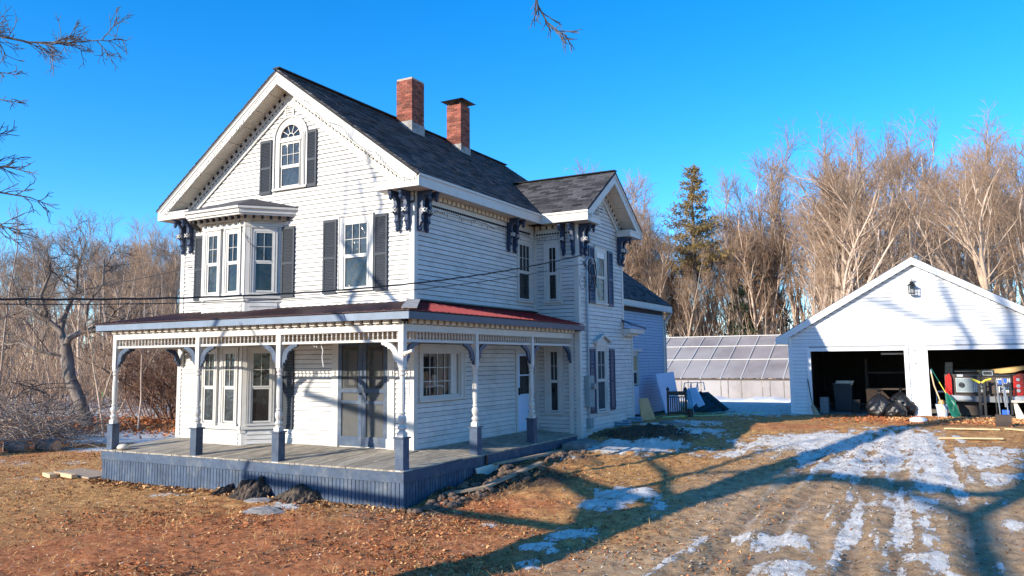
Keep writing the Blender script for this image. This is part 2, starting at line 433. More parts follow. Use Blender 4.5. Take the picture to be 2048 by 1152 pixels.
clapboards(CS, cg_ext, -.30, 7.3, [CW1, CW2], cs_, seed=4, jog=False, expo=.118)
clapboards(CS, lambda z: (L2+.0, 10.16), -.18, 2.80, [], lb_, seed=5, joined=True, expo=.118)
wing_ = fbox(SIDE, 10.92, 17.8, -.2, 3.94, .001, .005, 'wall', M['lapshade'], house, label='rear wing wall')
clapboards(SIDE, lambda z: (10.92, 17.7), -.15, 3.75, [(13.55, 14.6, -.2, 2.2)], wing_, seed=6, joined=True, m='bluesiding')
# ---- corner boards and friezes
cb = [('front', FRONT, -.10, .0), ('front', FRONT, -7.73, -7.62)]
def cboard(fr, u0, u1, z0, z1, d=.034, m='trim'): return fbox(fr, u0, u1, z0, z1, .0005, d, 'corner_board', M[m], house)
cboard(FRONT, -.11, .034, -.03, 5.55); cboard(FRONT, -7.764, -7.62, -.03, 5.6)
cboard(SIDE, .0, .11, -.03, 5.55, .0335)
cboard(SIDE, L1-.08, L1-.002, .0, 5.5); cboard(CF, .036, .09, .0, 5.5, .03)
cboard(CF, WX-.11, WX+.034, -.30, 5.5); cboard(CS, L1+.0, L1+.11, -.30, 5.5, .0335)
cboard(CS, L2-.11, L2+.02, 2.95, 5.5); cboard(CS, 10.16, 10.28, -.2, 2.8)
cboard(SIDE, 17.68, 17.83, -.2, 3.8, .036)
fbox(FRONT, -7.75, .02, -.09, .012, .0, .03, 'base_board', M['trim'], house)
fbox(SIDE, .0, L1, -.09, .012, .0, .03, 'base_board', M['trim'], house)

# ---- windows of the front
window(FRONT, *W2, house, cw=.16, cols=3, rows=2, split=.50, label='upper front window over the porch')
shutter(FRONT, -2.66, -2.24, 3.58, 5.38, house); shutter(FRONT, -1.10, -.72, 3.58, 5.38, house)
shutter(FRONT, -7.2, -6.86, 3.62, 5.36, house); shutter(FRONT, -4.02, -3.60, 3.56, 5.34, house)
shutter(FRONT, -3.93, -3.55, .35, 2.25, house)
shutter(FRONT, -4.84, -4.44, 6.24, 7.66, house); shutter(FRONT, -3.31, -2.92, 6.28, 7.72, house)
# arched gable window
def arch_window(fr, u0, u1, z0, zs):
    uc = (u0+u1)/2; r = (u1-u0)/2
    c = MB(); n = 14
    for (ri, ro, d0, d1) in ((r, r+.10, .0, .05), (r+.10, r+.22, .0, .035), (r+.20, r+.245, .035, .07), (r+.0, r+.03, .05, .065)):
        for k in range(n):
            a = math.pi*k/n; b = math.pi*(k+1)/n
            P = []
            for d in (d0, d1):
                for (rr_, ) in ((ri,), (ro,)):
                    for t in (a, b): P.append(fr.p(uc+rr_*math.cos(t), zs+rr_*math.sin(t), d))
            c.hexa([P[1], P[0], P[3], P[2], P[5], P[4], P[7], P[6]], fr.flip)
        for s in (-1, 1):
            x0, x1 = sorted((uc+s*ri, uc+s*ro)); c.fb(fr, x0, x1, z0-.05, zs, d0, d1)
    c.fb(fr, u0-.24, u1+.24, z0-.10, z0-.05, 0, .09)
    wd = c.build('window', M['trim'], house, label='arched attic window in the gable')
    # fan light
    pts = [fr.p(uc+r*math.cos(math.pi*k/16), zs+r*math.sin(math.pi*k/16), .012) for k in range(17)]
    g = MB()
    for k in range(5):
        a0, a1 = math.pi*k/5, math.pi*(k+1)/5
        g = MB(); g.prism([fr.p(uc, zs+.02, .012)]+[fr.p(uc+r*math.cos(a0+(a1-a0)*j/4), zs+r*math.sin(a0+(a1-a0)*j/4), .012) for j in range(5)], fr.n*.004)
        g.build('pane', M['glass'], wd)
    g = MB()
    for k in range(1, 5):
        a = math.pi*k/5
        g.bar(fr.p(uc+.1*math.cos(a), zs+.02+.1*math.sin(a), .028), fr.p(uc+r*math.cos(a), zs+r*math.sin(a), .028), .016, .02, up=fr.n)
    for k in range(10):
        a, b = math.pi*k/10, math.pi*(k+1)/10
        g.bar(fr.p(uc+.1*math.cos(a), zs+.02+.1*math.sin(a), .03), fr.p(uc+.1*math.cos(b), zs+.02+.1*math.sin(b), .03), .02, .02, up=fr.n)
    g.fb(fr, u0, u1, zs-.10, zs+.02, .0, .045)
    g.build('fan_muntins', M['trim'], wd)
    return wd
arch_window(FRONT, -4.13, -3.46, 6.39, 7.62)
window(FRONT, -4.13, -3.46, 6.36, 7.50, house, cw=.02, cols=3, rows=2, split=.47, sill=False, bd=.004, label='attic sash under the fanlight')
def gvent(fr, u0, u1, z0, z1, par):
    v = MB(); v.fb(fr, u0, u0+.04, z0, z1, 0, .05); v.fb(fr, u1-.04, u1, z0, z1, 0, .05); v.fb(fr, u0+.04, u1-.04, z0, z0+.04, 0, .05); v.fb(fr, u0+.04, u1-.04, z1-.04, z1, 0, .05)
    o = v.build('gable_vent', M['trim'], par)
    fbox(fr, u0+.04, u1-.04, z0+.04, z1-.04, 0, .012, 'backing', M['dark'], o)
    n = 5; h = (z1-z0-.08)/n
    for i in range(n): fbox(fr, u0+.04, u1-.04, z0+.05+i*h, z0+.05+i*h+h*.6, .013, .042, 'slat', M['trim'], o)
gvent(FRONT, -4.01, -3.70, 8.13, 8.50, house)
gvent(CS, 7.56, 7.95, 6.30, 6.85, house)

# ---- two-storey bay
def bay(z0, z1, zw0, zw1, cornice, label):
    b = MB()
    b.prism([(-6.82, -.001, z0), (-6.2, -.62, z0), (-4.67, -.62, z0), (-4.05, -.001, z0)], (0, 0, z1-z0))
    o = b.build('bay', M['trim'], house, label=label)
    for fr, us in ((BAYF, (-6.2, -5.52, -5.35, -4.67)), (BAYC, (0, .877)), (BAYL, (0, .877))):
        t = MB(); a, e = us[0], us[-1]
        t.fb(fr, a, a+.10, zw0-.25, z1-.1, .0, .03); t.fb(fr, e-.10, e, zw0-.25, z1-.1, .0, .03)
        t.fb(fr, a-.01, e+.01, zw1+.13, zw1+.19, .0, .045)
        t.fb(fr, a-.01, e+.01, zw0-.16, zw0-.08, .0, .06)
        t.build('pilaster', M['trim'], o)
        m = MB(); k = 0; nn = int((e-a)/.075)
        for i in range(nn): m.fb(fr, a+(i+.15)*(e-a)/nn, a+(i+.7)*(e-a)/nn, zw1+.19, zw1+.235, .001, .035)
        m.build('dentils', M['trim'], o, kind='stuff')
    window(BAYF, -5.99, -5.60, zw0, zw1, o if False else house, cw=.09, cols=2, rows=2, split=.5, glass='glassfilm', lower='glassfilm', bd=.002, label=label+', left pane pair')
    window(BAYF, -5.27, -4.88, zw0, zw1, house, cw=.09, cols=2, rows=2, split=.5, bd=.002, glass='glass' if cornice else 'glassfilm', lower='glass' if cornice else 'glassfilm', label=label+', middle window')
    window(BAYC, .21, .67, zw0, zw1, house, cw=.09, cols=2, rows=2, split=.5, bd=.002, glass='glass', lower='glass', label=label+', angled window')
    return o
bu = bay(3.2, 5.62, 3.70, 5.22, True, 'upper bay')
bl = bay(-.04, 2.75, .50, 2.22, False, 'lower bay')
for fr, us, o, za, zb in ((BAYF, (-6.1, -4.77), bu, 3.22, 3.52), (BAYC, (.1, .78), bu, 3.22, 3.52), (BAYF, (-6.1, -4.77), bl, -.02, .32), (BAYC, (.1, .78), bl, -.02, .32)):
    clapboards(fr, lambda z, us=us: us, za, zb, [], o, expo=.11, seed=7, joined=True)
# bay cornice and hipped roof
def ring(inset_pts, z): return [(x, y, z) for x, y in inset_pts]
def baypoly(o):   # o = overhang
    k = o*.414
    return [(-6.82-o-k*.4, 0), (-6.2-k, -.62-o), (-4.67+k, -.62-o), (-4.05+o+k*.4, 0)]
c = MB()
c.prism([(x, y-.001, 5.50) for x, y in baypoly(.12)], (0, 0, .08))
c.prism([(x, y-.001, 5.58) for x, y in baypoly(.38)], (0, 0, .05))
c.prism([(x, y-.001, 5.63) for x, y in baypoly(.42)], (0, 0, .10))
c.prism([(x, y-.001, 5.73) for x, y in baypoly(.47)], (0, 0, .055))
cor = c.build('bay_cornice', M['trim'], house)
c = MB(); bp_ = baypoly(.28)
for a, b in zip(bp_[:-1], bp_[1:]):
    n = max(3, int(math.hypot(b[0]-a[0], b[1]-a[1])/.2))
    for i in range(n):
        t0 = (i+.3)/n; t1 = (i+.62)/n
        p0 = Vector((a[0]+(b[0]-a[0])*t0, a[1]+(b[1]-a[1])*t0, 5.54)); p1 = Vector((a[0]+(b[0]-a[0])*t1, a[1]+(b[1]-a[1])*t1, 5.54))
        c.bar(p0, p1, .10, .075)
c.build('bay_modillions', M['dark'], cor, kind='stuff')
c = MB(); pk = [(-6.1, .0, 6.12), (-4.75, .0, 6.16)]; e = [(x, y-.001, 5.79) for x, y in baypoly(.47)]
ap0 = (-5.75, -.05, 6.17); ap1 = (-5.1, -.05, 6.17)
for q in ([e[0], e[1], ap0], [e[1], e[2], ap1, ap0], [e[2], e[3], ap1]): c.prism(q, (0, 0, .02))
c.build('bay_roof', M['shingle'], house)

# ---- french doors with screens
c = MB()
c.fb(FRONT, -2.33, -2.14, -.01, 2.45, 0, .05); c.fb(FRONT, -.69, -.50, -.01, 2.45, 0, .05); c.fb(FRONT, -2.36, -.47, 2.45, 2.6, 0, .06)
c.fb(FRONT, -2.35, -2.12, -.01, .22, .05, .07); c.fb(FRONT, -.71, -.48, -.01, .22, .05, .07)
c.build('door_casing', M['trim'], house)
for k, (a, b) in enumerate(((-2.14, -1.42), (-1.41, -.69))):
    d = MB(); s = .11
    d.fb(FRONT, a, a+s, .02, 2.44, .012, .05); d.fb(FRONT, b-s, b, .02, 2.44, .012, .05)
    for z0, z1 in ((.02, .24), (.98, 1.06), (1.24, 1.33), (2.33, 2.44)): d.fb(FRONT, a+s, b-s, z0, z1, .012, .05)
    dd = d.build('screen_door', M['blue'], house)
    for z0, z1 in ((.24, .98), (1.06, 1.24), (1.33, 2.33)):
        n = 8; q = MB()
        fbox(FRONT, a+s, b-s, z0, z1, .030, .032, 'screen', M['screen'], dd)
    fbox(FRONT, a+.02, b-.02, .02, 2.44, .0005, .006, 'inner_door', M['soffit'], dd)
    q = MB()
    for i in range(2):
        for z0, z1 in ((.28, .60), (.66, .95)): q.fb(FRONT, a+.13+i*.25, a+.33+i*.25, z0, z1, .006, .011)
    q.build('raised_panels', M['trim'], dd)
    fbox(FRONT, a+.16, b-.16, 1.35, 2.28, .0065, .010, 'pane', M['glass'], dd); fbox(FRONT, a+.30, b-.18, 1.42, 2.2, .0105, .014, 'lace_curtain', M['soffit'], dd)
mb = MB(); mb.lathe([(.018, 0), (.022, .02), (.018, .04)], 8, (0, 0, 0)); o = mb.build('door_knob', M['blackmetal'], house); o.location = Vector((-1.46, -.06, 1.2))-wloc(house)

# ---- side wall: big window with a room behind it
u0, u1, z0, z1 = BW
c = MB()
c.fb(SIDE, u0-.13, u0, z0-.04, z1+.13, 0, .05); c.fb(SIDE, u1, u1+.15, z0-.04, z1+.13, 0, .05); c.fb(SIDE, u0, u1, z1, z1+.13, 0, .05); c.fb(SIDE, u0, u1, z0-.04, z0, 0, .05)
c.fb(SIDE, u0-.16, u1+.18, z0-.09, z0-.04, 0, .09); c.fb(SIDE, u1+.12, u1+.17, z0-.04, z1+.13, .05, .07); c.fb(SIDE, u0-.15, u1+.17, z1+.13, z1+.17, 0, .08)
bw = c.build('window', M['trim'], house, label='wide twelve-pane porch window with white things inside')
c = MB(); f = .045
c.fb(SIDE, u0, u0+f, z0, z1, -.04, .02); c.fb(SIDE, u1-f, u1, z0, z1, -.04, .02); c.fb(SIDE, u0+f, u1-f, z0, z0+f, -.04, .02); c.fb(SIDE, u0+f, u1-f, z1-f, z1, -.04, .02)
c.build('sash', M['trim'], bw)
c = MB(); ur = u0+f+1.22
for i in range(1, 4): c.fb(SIDE, u0+f+1.22*i/4-.008, u0+f+1.22*i/4+.008, z0+f, z1-f, -.022, -.008)
for j in (1, 2): c.fb(SIDE, u0+f, ur, z0+f+(z1-z0-2*f)*j/3-.008, z0+f+(z1-z0-2*f)*j/3+.008, -.021, -.009)
c.build('muntins', M['trim'], bw)
for i in range(4):
    for j in range(3):
        h = (z1-z0-2*f)/3; wz = 1.22/4
        fbox(SIDE, u0+f+wz*i, u0+f+wz*(i+1), z0+f+h*j, z0+f+h*(j+1), -.03, -.026, 'pane', M['clear'], bw)
# room
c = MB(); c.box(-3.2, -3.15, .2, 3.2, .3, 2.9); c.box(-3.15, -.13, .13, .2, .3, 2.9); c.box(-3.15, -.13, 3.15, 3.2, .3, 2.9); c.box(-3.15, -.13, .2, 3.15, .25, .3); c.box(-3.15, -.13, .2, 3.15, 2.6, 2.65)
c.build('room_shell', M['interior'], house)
c = MB()
n = 12
for i in range(n):
    a = u1-.06-.34*i/n; b = u1-.06-.34*(i+1)/n; s = .02 if i % 2 else 0
    zz = z0+.05+(.03 if i < 8 else .0)
    c.fb(SIDE, b, a, z0+.02, z1-.03, -.055-s*.6, -.045-s*.6)
c.build('curtain', M['curtain'], house)
t = thing('kitchen_table', 'white table seen through the wide porch window', 'table', (-.6, 1.35, .3))
MBt = MB(); MBt.box(-.75, -.18, .75, 1.5, 1.34, 1.38); MBt.build('table_top', M['whiteplastic'], t)
for a, b in ((-.7, .8), (-.22, .8), (-.7, 1.45), (-.22, 1.45)): MBt = MB(); MBt.box(a-.02, a+.02, b-.02, b+.02, .3, 1.34); MBt.build('leg', M['chrome'], t)
MBt = MB(); MBt.lathe([(.07, 0), (.12, .1), (.11, .14)], 10, (-.3, .95, 1.38)); tag(MBt.build('bowl', M['bone']), 'cream bowl on the white table behind the porch window', 'bowl')
MBt = MB(); MBt.lathe([(.06, 0), (.06, .22), (.02, .26)], 8, (-.3, 1.25, 1.38)); tag(MBt.build('jug', M['whiteplastic']), 'white jug on the table behind the porch window', 'jug')
MBt = MB(); MBt.prism([(-.5, .85, 1.38), (-.45, 1.2, 1.38), (-.46, 1.15, 1.72), (-.5, .95, 1.66)], (.06, 0, 0)); tag(MBt.build('folded_cloth', M['leafB']), 'tan crumpled cloth behind the porch window panes', 'cloth')
MBt = MB(); MBt.lathe([(.05, 0), (.055, .18), (.03, .22)], 8, (-.25, 1.62, 1.5)); tag(MBt.build('red_bottle', M['red']), 'red bottle beside the white curtain in the porch window', 'bottle')
MBt = MB(); MBt.box(-.30, -.2, 1.5, 1.72, 1.46, 1.5); tag(MBt.build('shelf_board', M['wood']), 'small board holding the red bottle inside the porch window', 'shelf')
# side door
c = MB(); c.fb(SIDE, 4.75, 4.85, -.0, 2.25, 0, .045); c.fb(SIDE, 5.66, 5.78, 0, 2.25, 0, .045); c.fb(SIDE, 4.85, 5.66, 2.15, 2.25, 0, .045)
c.build('door_casing', M['trim'], house)
c = MB(); c.fb(SIDE, 4.86, 4.98, .02, 2.14, 0, .03); c.fb(SIDE, 5.58, 5.65, .02, 2.14, 0, .03); c.fb(SIDE, 4.98, 5.58, .02, 1.02, 0, .03); c.fb(SIDE, 4.98, 5.58, 2.07, 2.14, 0, .03); c.fb(SIDE, 4.98, 5.58, 1.52, 1.56, 0, .028)
c.fb(SIDE, 5.06, 5.5, .15, .85, .03, .036)
sdr = c.build('door', M['whitepanel'], house, label='white half-glazed side door on the porch')
fbox(SIDE, 4.98, 5.58, 1.02, 1.52, .0, .012, 'pane', M['glass'], sdr); fbox(SIDE, 4.98, 5.58, 1.56, 2.07, .0, .012, 'pane', M['glass'], sdr)
c = MB(); c.fb(SIDE, 4.89, 4.92, 1.0, 1.2, .03, .075); c.build('handle', M['blackmetal'], sdr)
window(SIDE, 5.0, 5.68, 3.65, 5.25, house, cw=.10, cols=3, rows=2, glass='glass', lower='glass', label='upper side window in the inner corner')
window(CF, .46, .74, 3.66, 5.22, house, cw=.13, cols=2, rows=2, glass='glass', lower='glass', label='narrow upper window of the cross wing')
window(CF, .46, .74, .5, 2.22, house, cw=.16, cols=2, rows=2, glass='glass', lower='glass', label='narrow porch window of the cross wing')
window(CS, *CW1, house, cw=.13, cols=1, rows=1, glass='glass', lower='glassfilm', label='upper side window of the cross wing')
fbox(CS, CW1[0]+.05, CW1[1]-.05, 4.98, 5.14, .042, .045, 'paper_strip', M['curtain'], house)
window(CS, *CW2, house, cw=.11, cols=2, rows=2, glass='glass', lower='glass', label='lower side window with pediment')
shutter(CS, 6.72, 7.12, 3.59, 5.28, house, 'navy'); shutter(CS, 8.2, 8.6, 3.57, 5.29, house, 'navy')
shutter(CS, 6.65, 7.05, .42, 2.27, house, 'navy'); shutter(CS, 8.2, 8.58, .44, 2.27, house, 'navy')
c = MB(); uc = 7.55
for s in (-1, 1): c.bar(CS.p(uc+s*.56, 2.50, .10), CS.p(uc, 2.68, .10), .06, .16, up=(1, 0, 0)) if False else c.prism([CS.p(uc+s*.58, 2.44, .0), CS.p(uc+s*.58, 2.50, .0), CS.p(uc, 2.72, .0), CS.p(uc, 2.65, .0)], (.17, 0, 0))
c.prism([CS.p(uc-.46, 2.34, 0), CS.p(uc+.46, 2.34, 0), CS.p(uc+.46, 2.46, 0), CS.p(uc, 2.63, 0), CS.p(uc-.46, 2.46, 0)], (.08, 0, 0))
c.fb(CS, uc-.60, uc-.35, 2.42, 2.46, .0, .16); c.fb(CS, uc+.35, uc+.60, 2.42, 2.46, .0, .16)
c.build('pediment', M['trim'], house)
# rear wing door + window pane
window(SIDE, 13.75, 14.45, 1.0, 2.12, house, cw=.12, cols=1, rows=1, split=.45, glass='ply', lower='glass', sill=False, label='glazed top of the rear wing door')
fbox(SIDE, 13.65, 14.55, -.1, .96, .0, .035, 'door', M['whitepanel'], house, label='lower half of the rear wing door')
fbox(SIDE, 13.5, 14.75, 2.24, 2.34, .0, .14, 'door_hood', M['trim'], house)

# ---- friezes, soffits, fascia
c = MB(); c.fb(SIDE, .035, L1-.09, 5.50, 5.83, .0, .035); c.fb(CF, .035, WX+.035, 5.5, 5.83, .0, .036); c.fb(SIDE, .035, L1-.09, 5.47, 5.50, .0, .05); c.fb(CF, .05, WX+.05, 5.47, 5.5, .0, .05)
c.build('frieze_board', M['trim'], house)
def blocks(fr, u0, u1, z0, z1, d0, d1, step, name='dentils', m='soffit', duty=.55):
    n = int((u1-u0)/step); c = MB()
    for i in range(n): c.fb(fr, u0+i*step, u0+(i+duty)*step, z0, z1, d0, d1)
    return c.build(name, M[m], house, kind='stuff')
fbox(SIDE, .45, 4.9, 5.73, 5.82, .036, .045, 'dark_band', M['dark'], house)
blocks(SIDE, .45, 4.9, 5.725, 5.825, .045, .12, .20, duty=.62); blocks(SIDE, .2, 5.8, 5.56, 5.61, .036, .055, .085, m='dark')
fbox(CF, .05, 1.0, 5.73, 5.82, .037, .045, 'dark_band', M['dark'], house)
blocks(CF, .1, 1.0, 5.725, 5.825, .046, .12, .20, duty=.62); blocks(CF, .1, 1.25, 5.56, 5.61, .037, .055, .085, m='dark')
# main right eave: soffit and fascia
ey = 5.52
c = MB(); c.box(.034, .44, -.44, ey-.0, 5.83, 5.86); c.box(.44, 1.86, ey+.03, L1, 5.831, 5.86); c.build('soffit', M['soffit'], house)
c = MB(); c.box(.44, .475, -.49, ey+.03, 5.82, 6.09); c.box(.474, .50, -.50, ey+.03, 6.04, 6.10); c.build('fascia', M['trim'], house)
c = MB(); c.box(.475, 1.93, ey-.0, ey+.03, 5.82, 6.09); c.box(.50, 1.95, ey-.03, ey, 6.04, 6.10); c.build('fascia', M['trim'], house)
c = MB(); c.box(-8.2, -8.17, -.49, 11.2, 5.82, 6.09); c.box(-8.17, -7.76, -.44, 11.2, 5.83, 5.86); c.build('fascia', M['trim'], house)
# rakes: generic gable trim.  P(s,h,d): s along slope from eave to ridge, h perpendicular below roof top, d outwards
def rake(org_e, org_r, n, parent, oh, soff_w, side, soffit_vis=True, k=1.0):
    e = Vector(org_e); r = Vector(org_r); n = Vector(n); sl = r-e; Ls = sl.length; s = sl/Ls
    perp = s.cross(n); perp = perp if perp.z < 0 else -perp
    def P(a, h, d): return e+s*a+perp*h+n*d
    def bx(mb, a0, a1, h0, h1, d0, d1):
        # mitre the top ends at the ridge (vertical cut)
        tn = abs(s.z)/math.hypot(s.x, s.y)
        pts = []
        for d in (d0, d1):
            for h in (h0, h1):
                for a in (a0, a1):
                    aa = a
                    if a >= Ls-.01: aa = Ls-h*tn-.001
                    if a <= .01: aa = 0-h/tn*0+h*tn*0
                    pts.append(P(aa, h, d))
        mb.hexa(pts)
    c = MB(); bx(c, 0, Ls, .03, .30, oh-.035, oh); bx(c, 0, Ls, .0, .06, oh, oh+.035); bx(c, 0, Ls, .06, .12, oh, oh+.018)
    c.build('rake_board', M['trim'], parent)
    # soffit boards
    nb = 9 if Ls > 4 else 4; a1 = Ls
    for i in range(nb):
        g = .006; q = MB(); b0 = .12+(Ls-.12)*i/nb+g; b1 = .12+(Ls-.12)*(i+1)/nb-(g if i < nb-1 else 0)
        bx(q, b0, b1 if i < nb-1 else Ls, .262, .285, .04, oh-.036)
        q.build('soffit_board', M['soffit'], parent)
    # frieze on the wall + dentils
    c = MB(); bx(c, .57, Ls, .285, .37, .001, .06); bx(c, .57, Ls, .37, .60, .001, .037); bx(c, .57, Ls, .58, .63, .037, .06)
    c.build('frieze_board', M['trim'], parent)
    c = MB(); a = .5; st = .21
    while a < Ls-.45:
        bx(c, a, a+.09, .30, .375, .060, .066); a += st
    a = .4
    while a < Ls-.62:
        bx(c, a, a+.035, .43, .475, .037, .044); bx(c, a+.06, a+.08, .43, .46, .037, .044); a += .14
    c.build('rake_dentil_gaps', M['dark'], parent, kind='stuff')
rake((.47, 0, 6.10), (XR, 0, ZR), (0, -1, 0), house, .49, 0, 1)
rake((-8.21, 0, 6.10), (XR, 0, ZR), (0, -1, 0), house, .49, 0, -1)
rake((WX, 5.52, 6.10), (WX, CY, CZ), (1, 0, 0), house, .51, 0, 1)
rake((WX, 10.0, 6.10), (WX, CY, CZ), (1, 0, 0), house, .51, 0, -1)
# boxed returns
def ret(x0, x1, y0, y1, z0=5.82):
    c = MB(); c.box(x0, x1, y0, y1, z0, z0+.16); c.box(x0-.015, x1+.015, y0-.015, y1+.0, z0+.16, z0+.20)
    c.build('cornice_return', M['trim'], house)
ret(-.75, .438, -.488, -.04); ret(-8.168, -6.98, -.488, -.04)
ret(WX+.04, WX+.508, ey+.032, 6.55); ret(WX+.04, WX+.508, 9.0, 9.98)
c = MB(); c.box(.3, 1.93, 9.98, 10.01, 5.82, 6.09); c.box(.3, 1.37, 9.5, 9.98, 5.83, 5.86); c.build('fascia', M['trim'], house)

# ---- roofs
def roof_slab(name, pts, th, m='shinglebase', label=None):
    c = MB(); a, b, d = Vector(pts[0]), Vector(pts[1]), Vector(pts[2]); n = (b-a).cross(d-a).normalized()
    if n.z < 0: n = -n
    c.prism([Vector(p)-n*.012 for p in pts], -n*th); return c.build(name, M[m], house, label=label), n
NSH = [300]
def shingles(roof, org, ud, sd, n, ulen, slen, keep, nearest=0, sw=.305, ex=.145, seed=0):
    """tabs: individual objects for the 'nearest' ones, the rest joined"""
    rr = random.Random(seed); org = Vector(org); ud = Vector(ud).normalized(); sd = Vector(sd).normalized()
    items = []
    for j in range(int(slen/ex)+1):
        off = (j % 3)*sw/3+rr.uniform(-.02, .02)
        i = -1
        while i*sw+off < ulen:
            u0 = max(0, i*sw+off); u1 = min(ulen, (i+1)*sw+off); i += 1
            if u1-u0 < .03: continue
            s0 = j*ex; s1 = min(slen, s0+ex+.04)
            if s1-s0 < .03: continue
            pc = org+ud*(u0+u1)/2+sd*(s0+s1)/2
            if not keep(pc): continue
            items.append((u0, u1, s0, s1, pc, rr.uniform(0, .007), rr.random()))
    items.sort(key=lambda t: (t[4]-CAM).length)
    st = MB()
    for k, (u0, u1, s0, s1, pc, h, r) in enumerate(items):
        c = MB() if k < nearest else st
        pts = []
        for d in (0, 1):
            for s_ in (s0, s1):
                for u in (u0+.003, u1-.003):
                    lift = (.016+h if s_ == s0 else .001)
                    pts.append(org+ud*u+sd*s_+n*(lift*(1 if d else 0)-(.012 if not d else 0)))
        c.hexa(pts)
        if k < nearest: c.build('shingle', M['shingle'], roof)
    if st.v: st.build('shingle_courses', M['shingle'], roof, kind='stuff')
yf, yb = -.53, 11.28
r1, n1 = roof_slab('roof', [(.50, yf, 6.10), (.50, yb, 6.10), (XR, yb, ZR+.01), (XR, yf, ZR+.01)], .05, label='right slope of the main roof')
up1 = Vector((XR-.50, 0, ZR+.01-6.10))
shingles(r1, (.50, yf, 6.10), (0, 1, 0), up1, n1, yb-yf, up1.length, lambda p: not (p.y > 5.5 and p.z < zcross(p.y)-.25 and p.y < 10), nearest=150, seed=1)
r2, n2 = roof_slab('roof', [(-8.24, yf, 6.10), (-8.24, yb, 6.10), (XR, yb, ZR+.01), (XR, yf, ZR+.01)], .05, label='left slope of the main roof')
shingles(r2, (-8.24, yf, 6.10), (0, 1, 0), (XR+8.24, 0, ZR+.01-6.10), n2, yb-yf, up1.length, lambda p: True, seed=2)
xi = -1.6
r3, n3 = roof_slab('roof', [(1.93, 5.49, 6.10), (xi+1.9, 5.49, 6.10), (xi, CY, CZ+.01), (1.93, CY, CZ+.01)], .05, label='front slope of the cross gable')
up3 = Vector((0, CY-5.49, CZ+.01-6.10))
shingles(r3, (xi, 5.49, 6.10), (1, 0, 0), up3, n3, 1.93-xi, up3.length, lambda p: p.z > zroof(p.x)-.10, nearest=150, seed=3)
r4, n4 = roof_slab('roof', [(1.93, 10.03, 6.10), (xi+1.9, 10.03, 6.10), (xi, CY, CZ+.01), (1.93, CY, CZ+.01)], .05, label='rear slope of the cross gable')
c = MB(); c.bar((XR, yf, ZR+.03), (XR, yb, ZR+.03), .22, .03); c.build('ridge_cap', M['shingle'], house)
c = MB(); c.bar((xi, CY, CZ+.03), (1.93, CY, CZ+.03), .2, .03); c.build('ridge_cap', M['shingle'], house)
# rear wing roof
c = MB()
WR = [(.28, 10.9, 4.12), (.28, 18.2, 4.12), (-2.6, 18.2, 6.28), (-2.6, 10.9, 6.28)]
c.prism(WR, (0, 0, .06)); c.prism([(-5.5, 10.9, 4.12), (-5.5, 18.2, 4.12), (-2.6, 18.2, 6.28), (-2.6, 10.9, 6.28)], (0, 0, .06)); wr = c.build('roof', M['shinglebase'], house, label='dark roof of the rear wing')
c = MB(); c.prism([(0, 17.85, 3.95), (-5.2, 17.85, 3.95), (-2.6, 17.85, 5.95)], (0, -.1, 0)); c.box(-5.2, -5.1, 10.95, 17.75, -.3, 3.95); c.box(-5.2, -.02, 17.72, 17.82, -.3, 3.95); c.build('wall', M['siding'], house, label='rear wing end wall')
upw = Vector((-2.88, 0, 2.16)); nw = Vector((2.16, 0, 2.88)).normalized()
shingles(wr, (.28, 10.9, 4.18), (0, 1, 0), upw, nw, 7.3, upw.length, lambda p: True, seed=4)
c = MB(); c.box(.25, .29, 10.9, 18.2, 3.9, 4.13); c.box(.0, .25, 10.9, 18.1, 3.94, 3.97); c.build('fascia', M['trim'], house)
c = MB(); c.tube([(.34, 10.95, 3.93), (.34, 18.0, 3.90)], .045, 6); c.tube([(.34, 18.0, 3.9), (.2, 18.02, 3.7), (.06, 17.9, 3.5), (.06, 17.9, .0)], .04, 6); c.build('gutter', M['trim'], house)
c = MB(); c.box(.1, .26, 17.98, 18.16, 3.75, 3.9); c.build('birdhouse_block', M['newwood'], house)
# little shed roof of the rear bump
c = MB(); c.prism([(WX+.28, 9.28, 3.20), (WX+.28, 10.75, 2.98), (.6, 10.75, 2.98), (.6, 9.28, 3.2)] if False else [(WX+.35, 9.32, 3.02), (WX+.35, 10.72, 2.93), (WX-.1, 10.72, 3.12), (WX-.1, 9.32, 3.22)], (0, 0, .05)); c.build('bump_roof', M['navy'], house)
c = MB(); c.box(WX+.0, WX+.30, 9.36, 10.66, 2.78, 2.92); c.box(WX, WX+.16, 9.4, 10.45, 2.70, 2.78); c.build('bump_cornice', M['trim'], house)

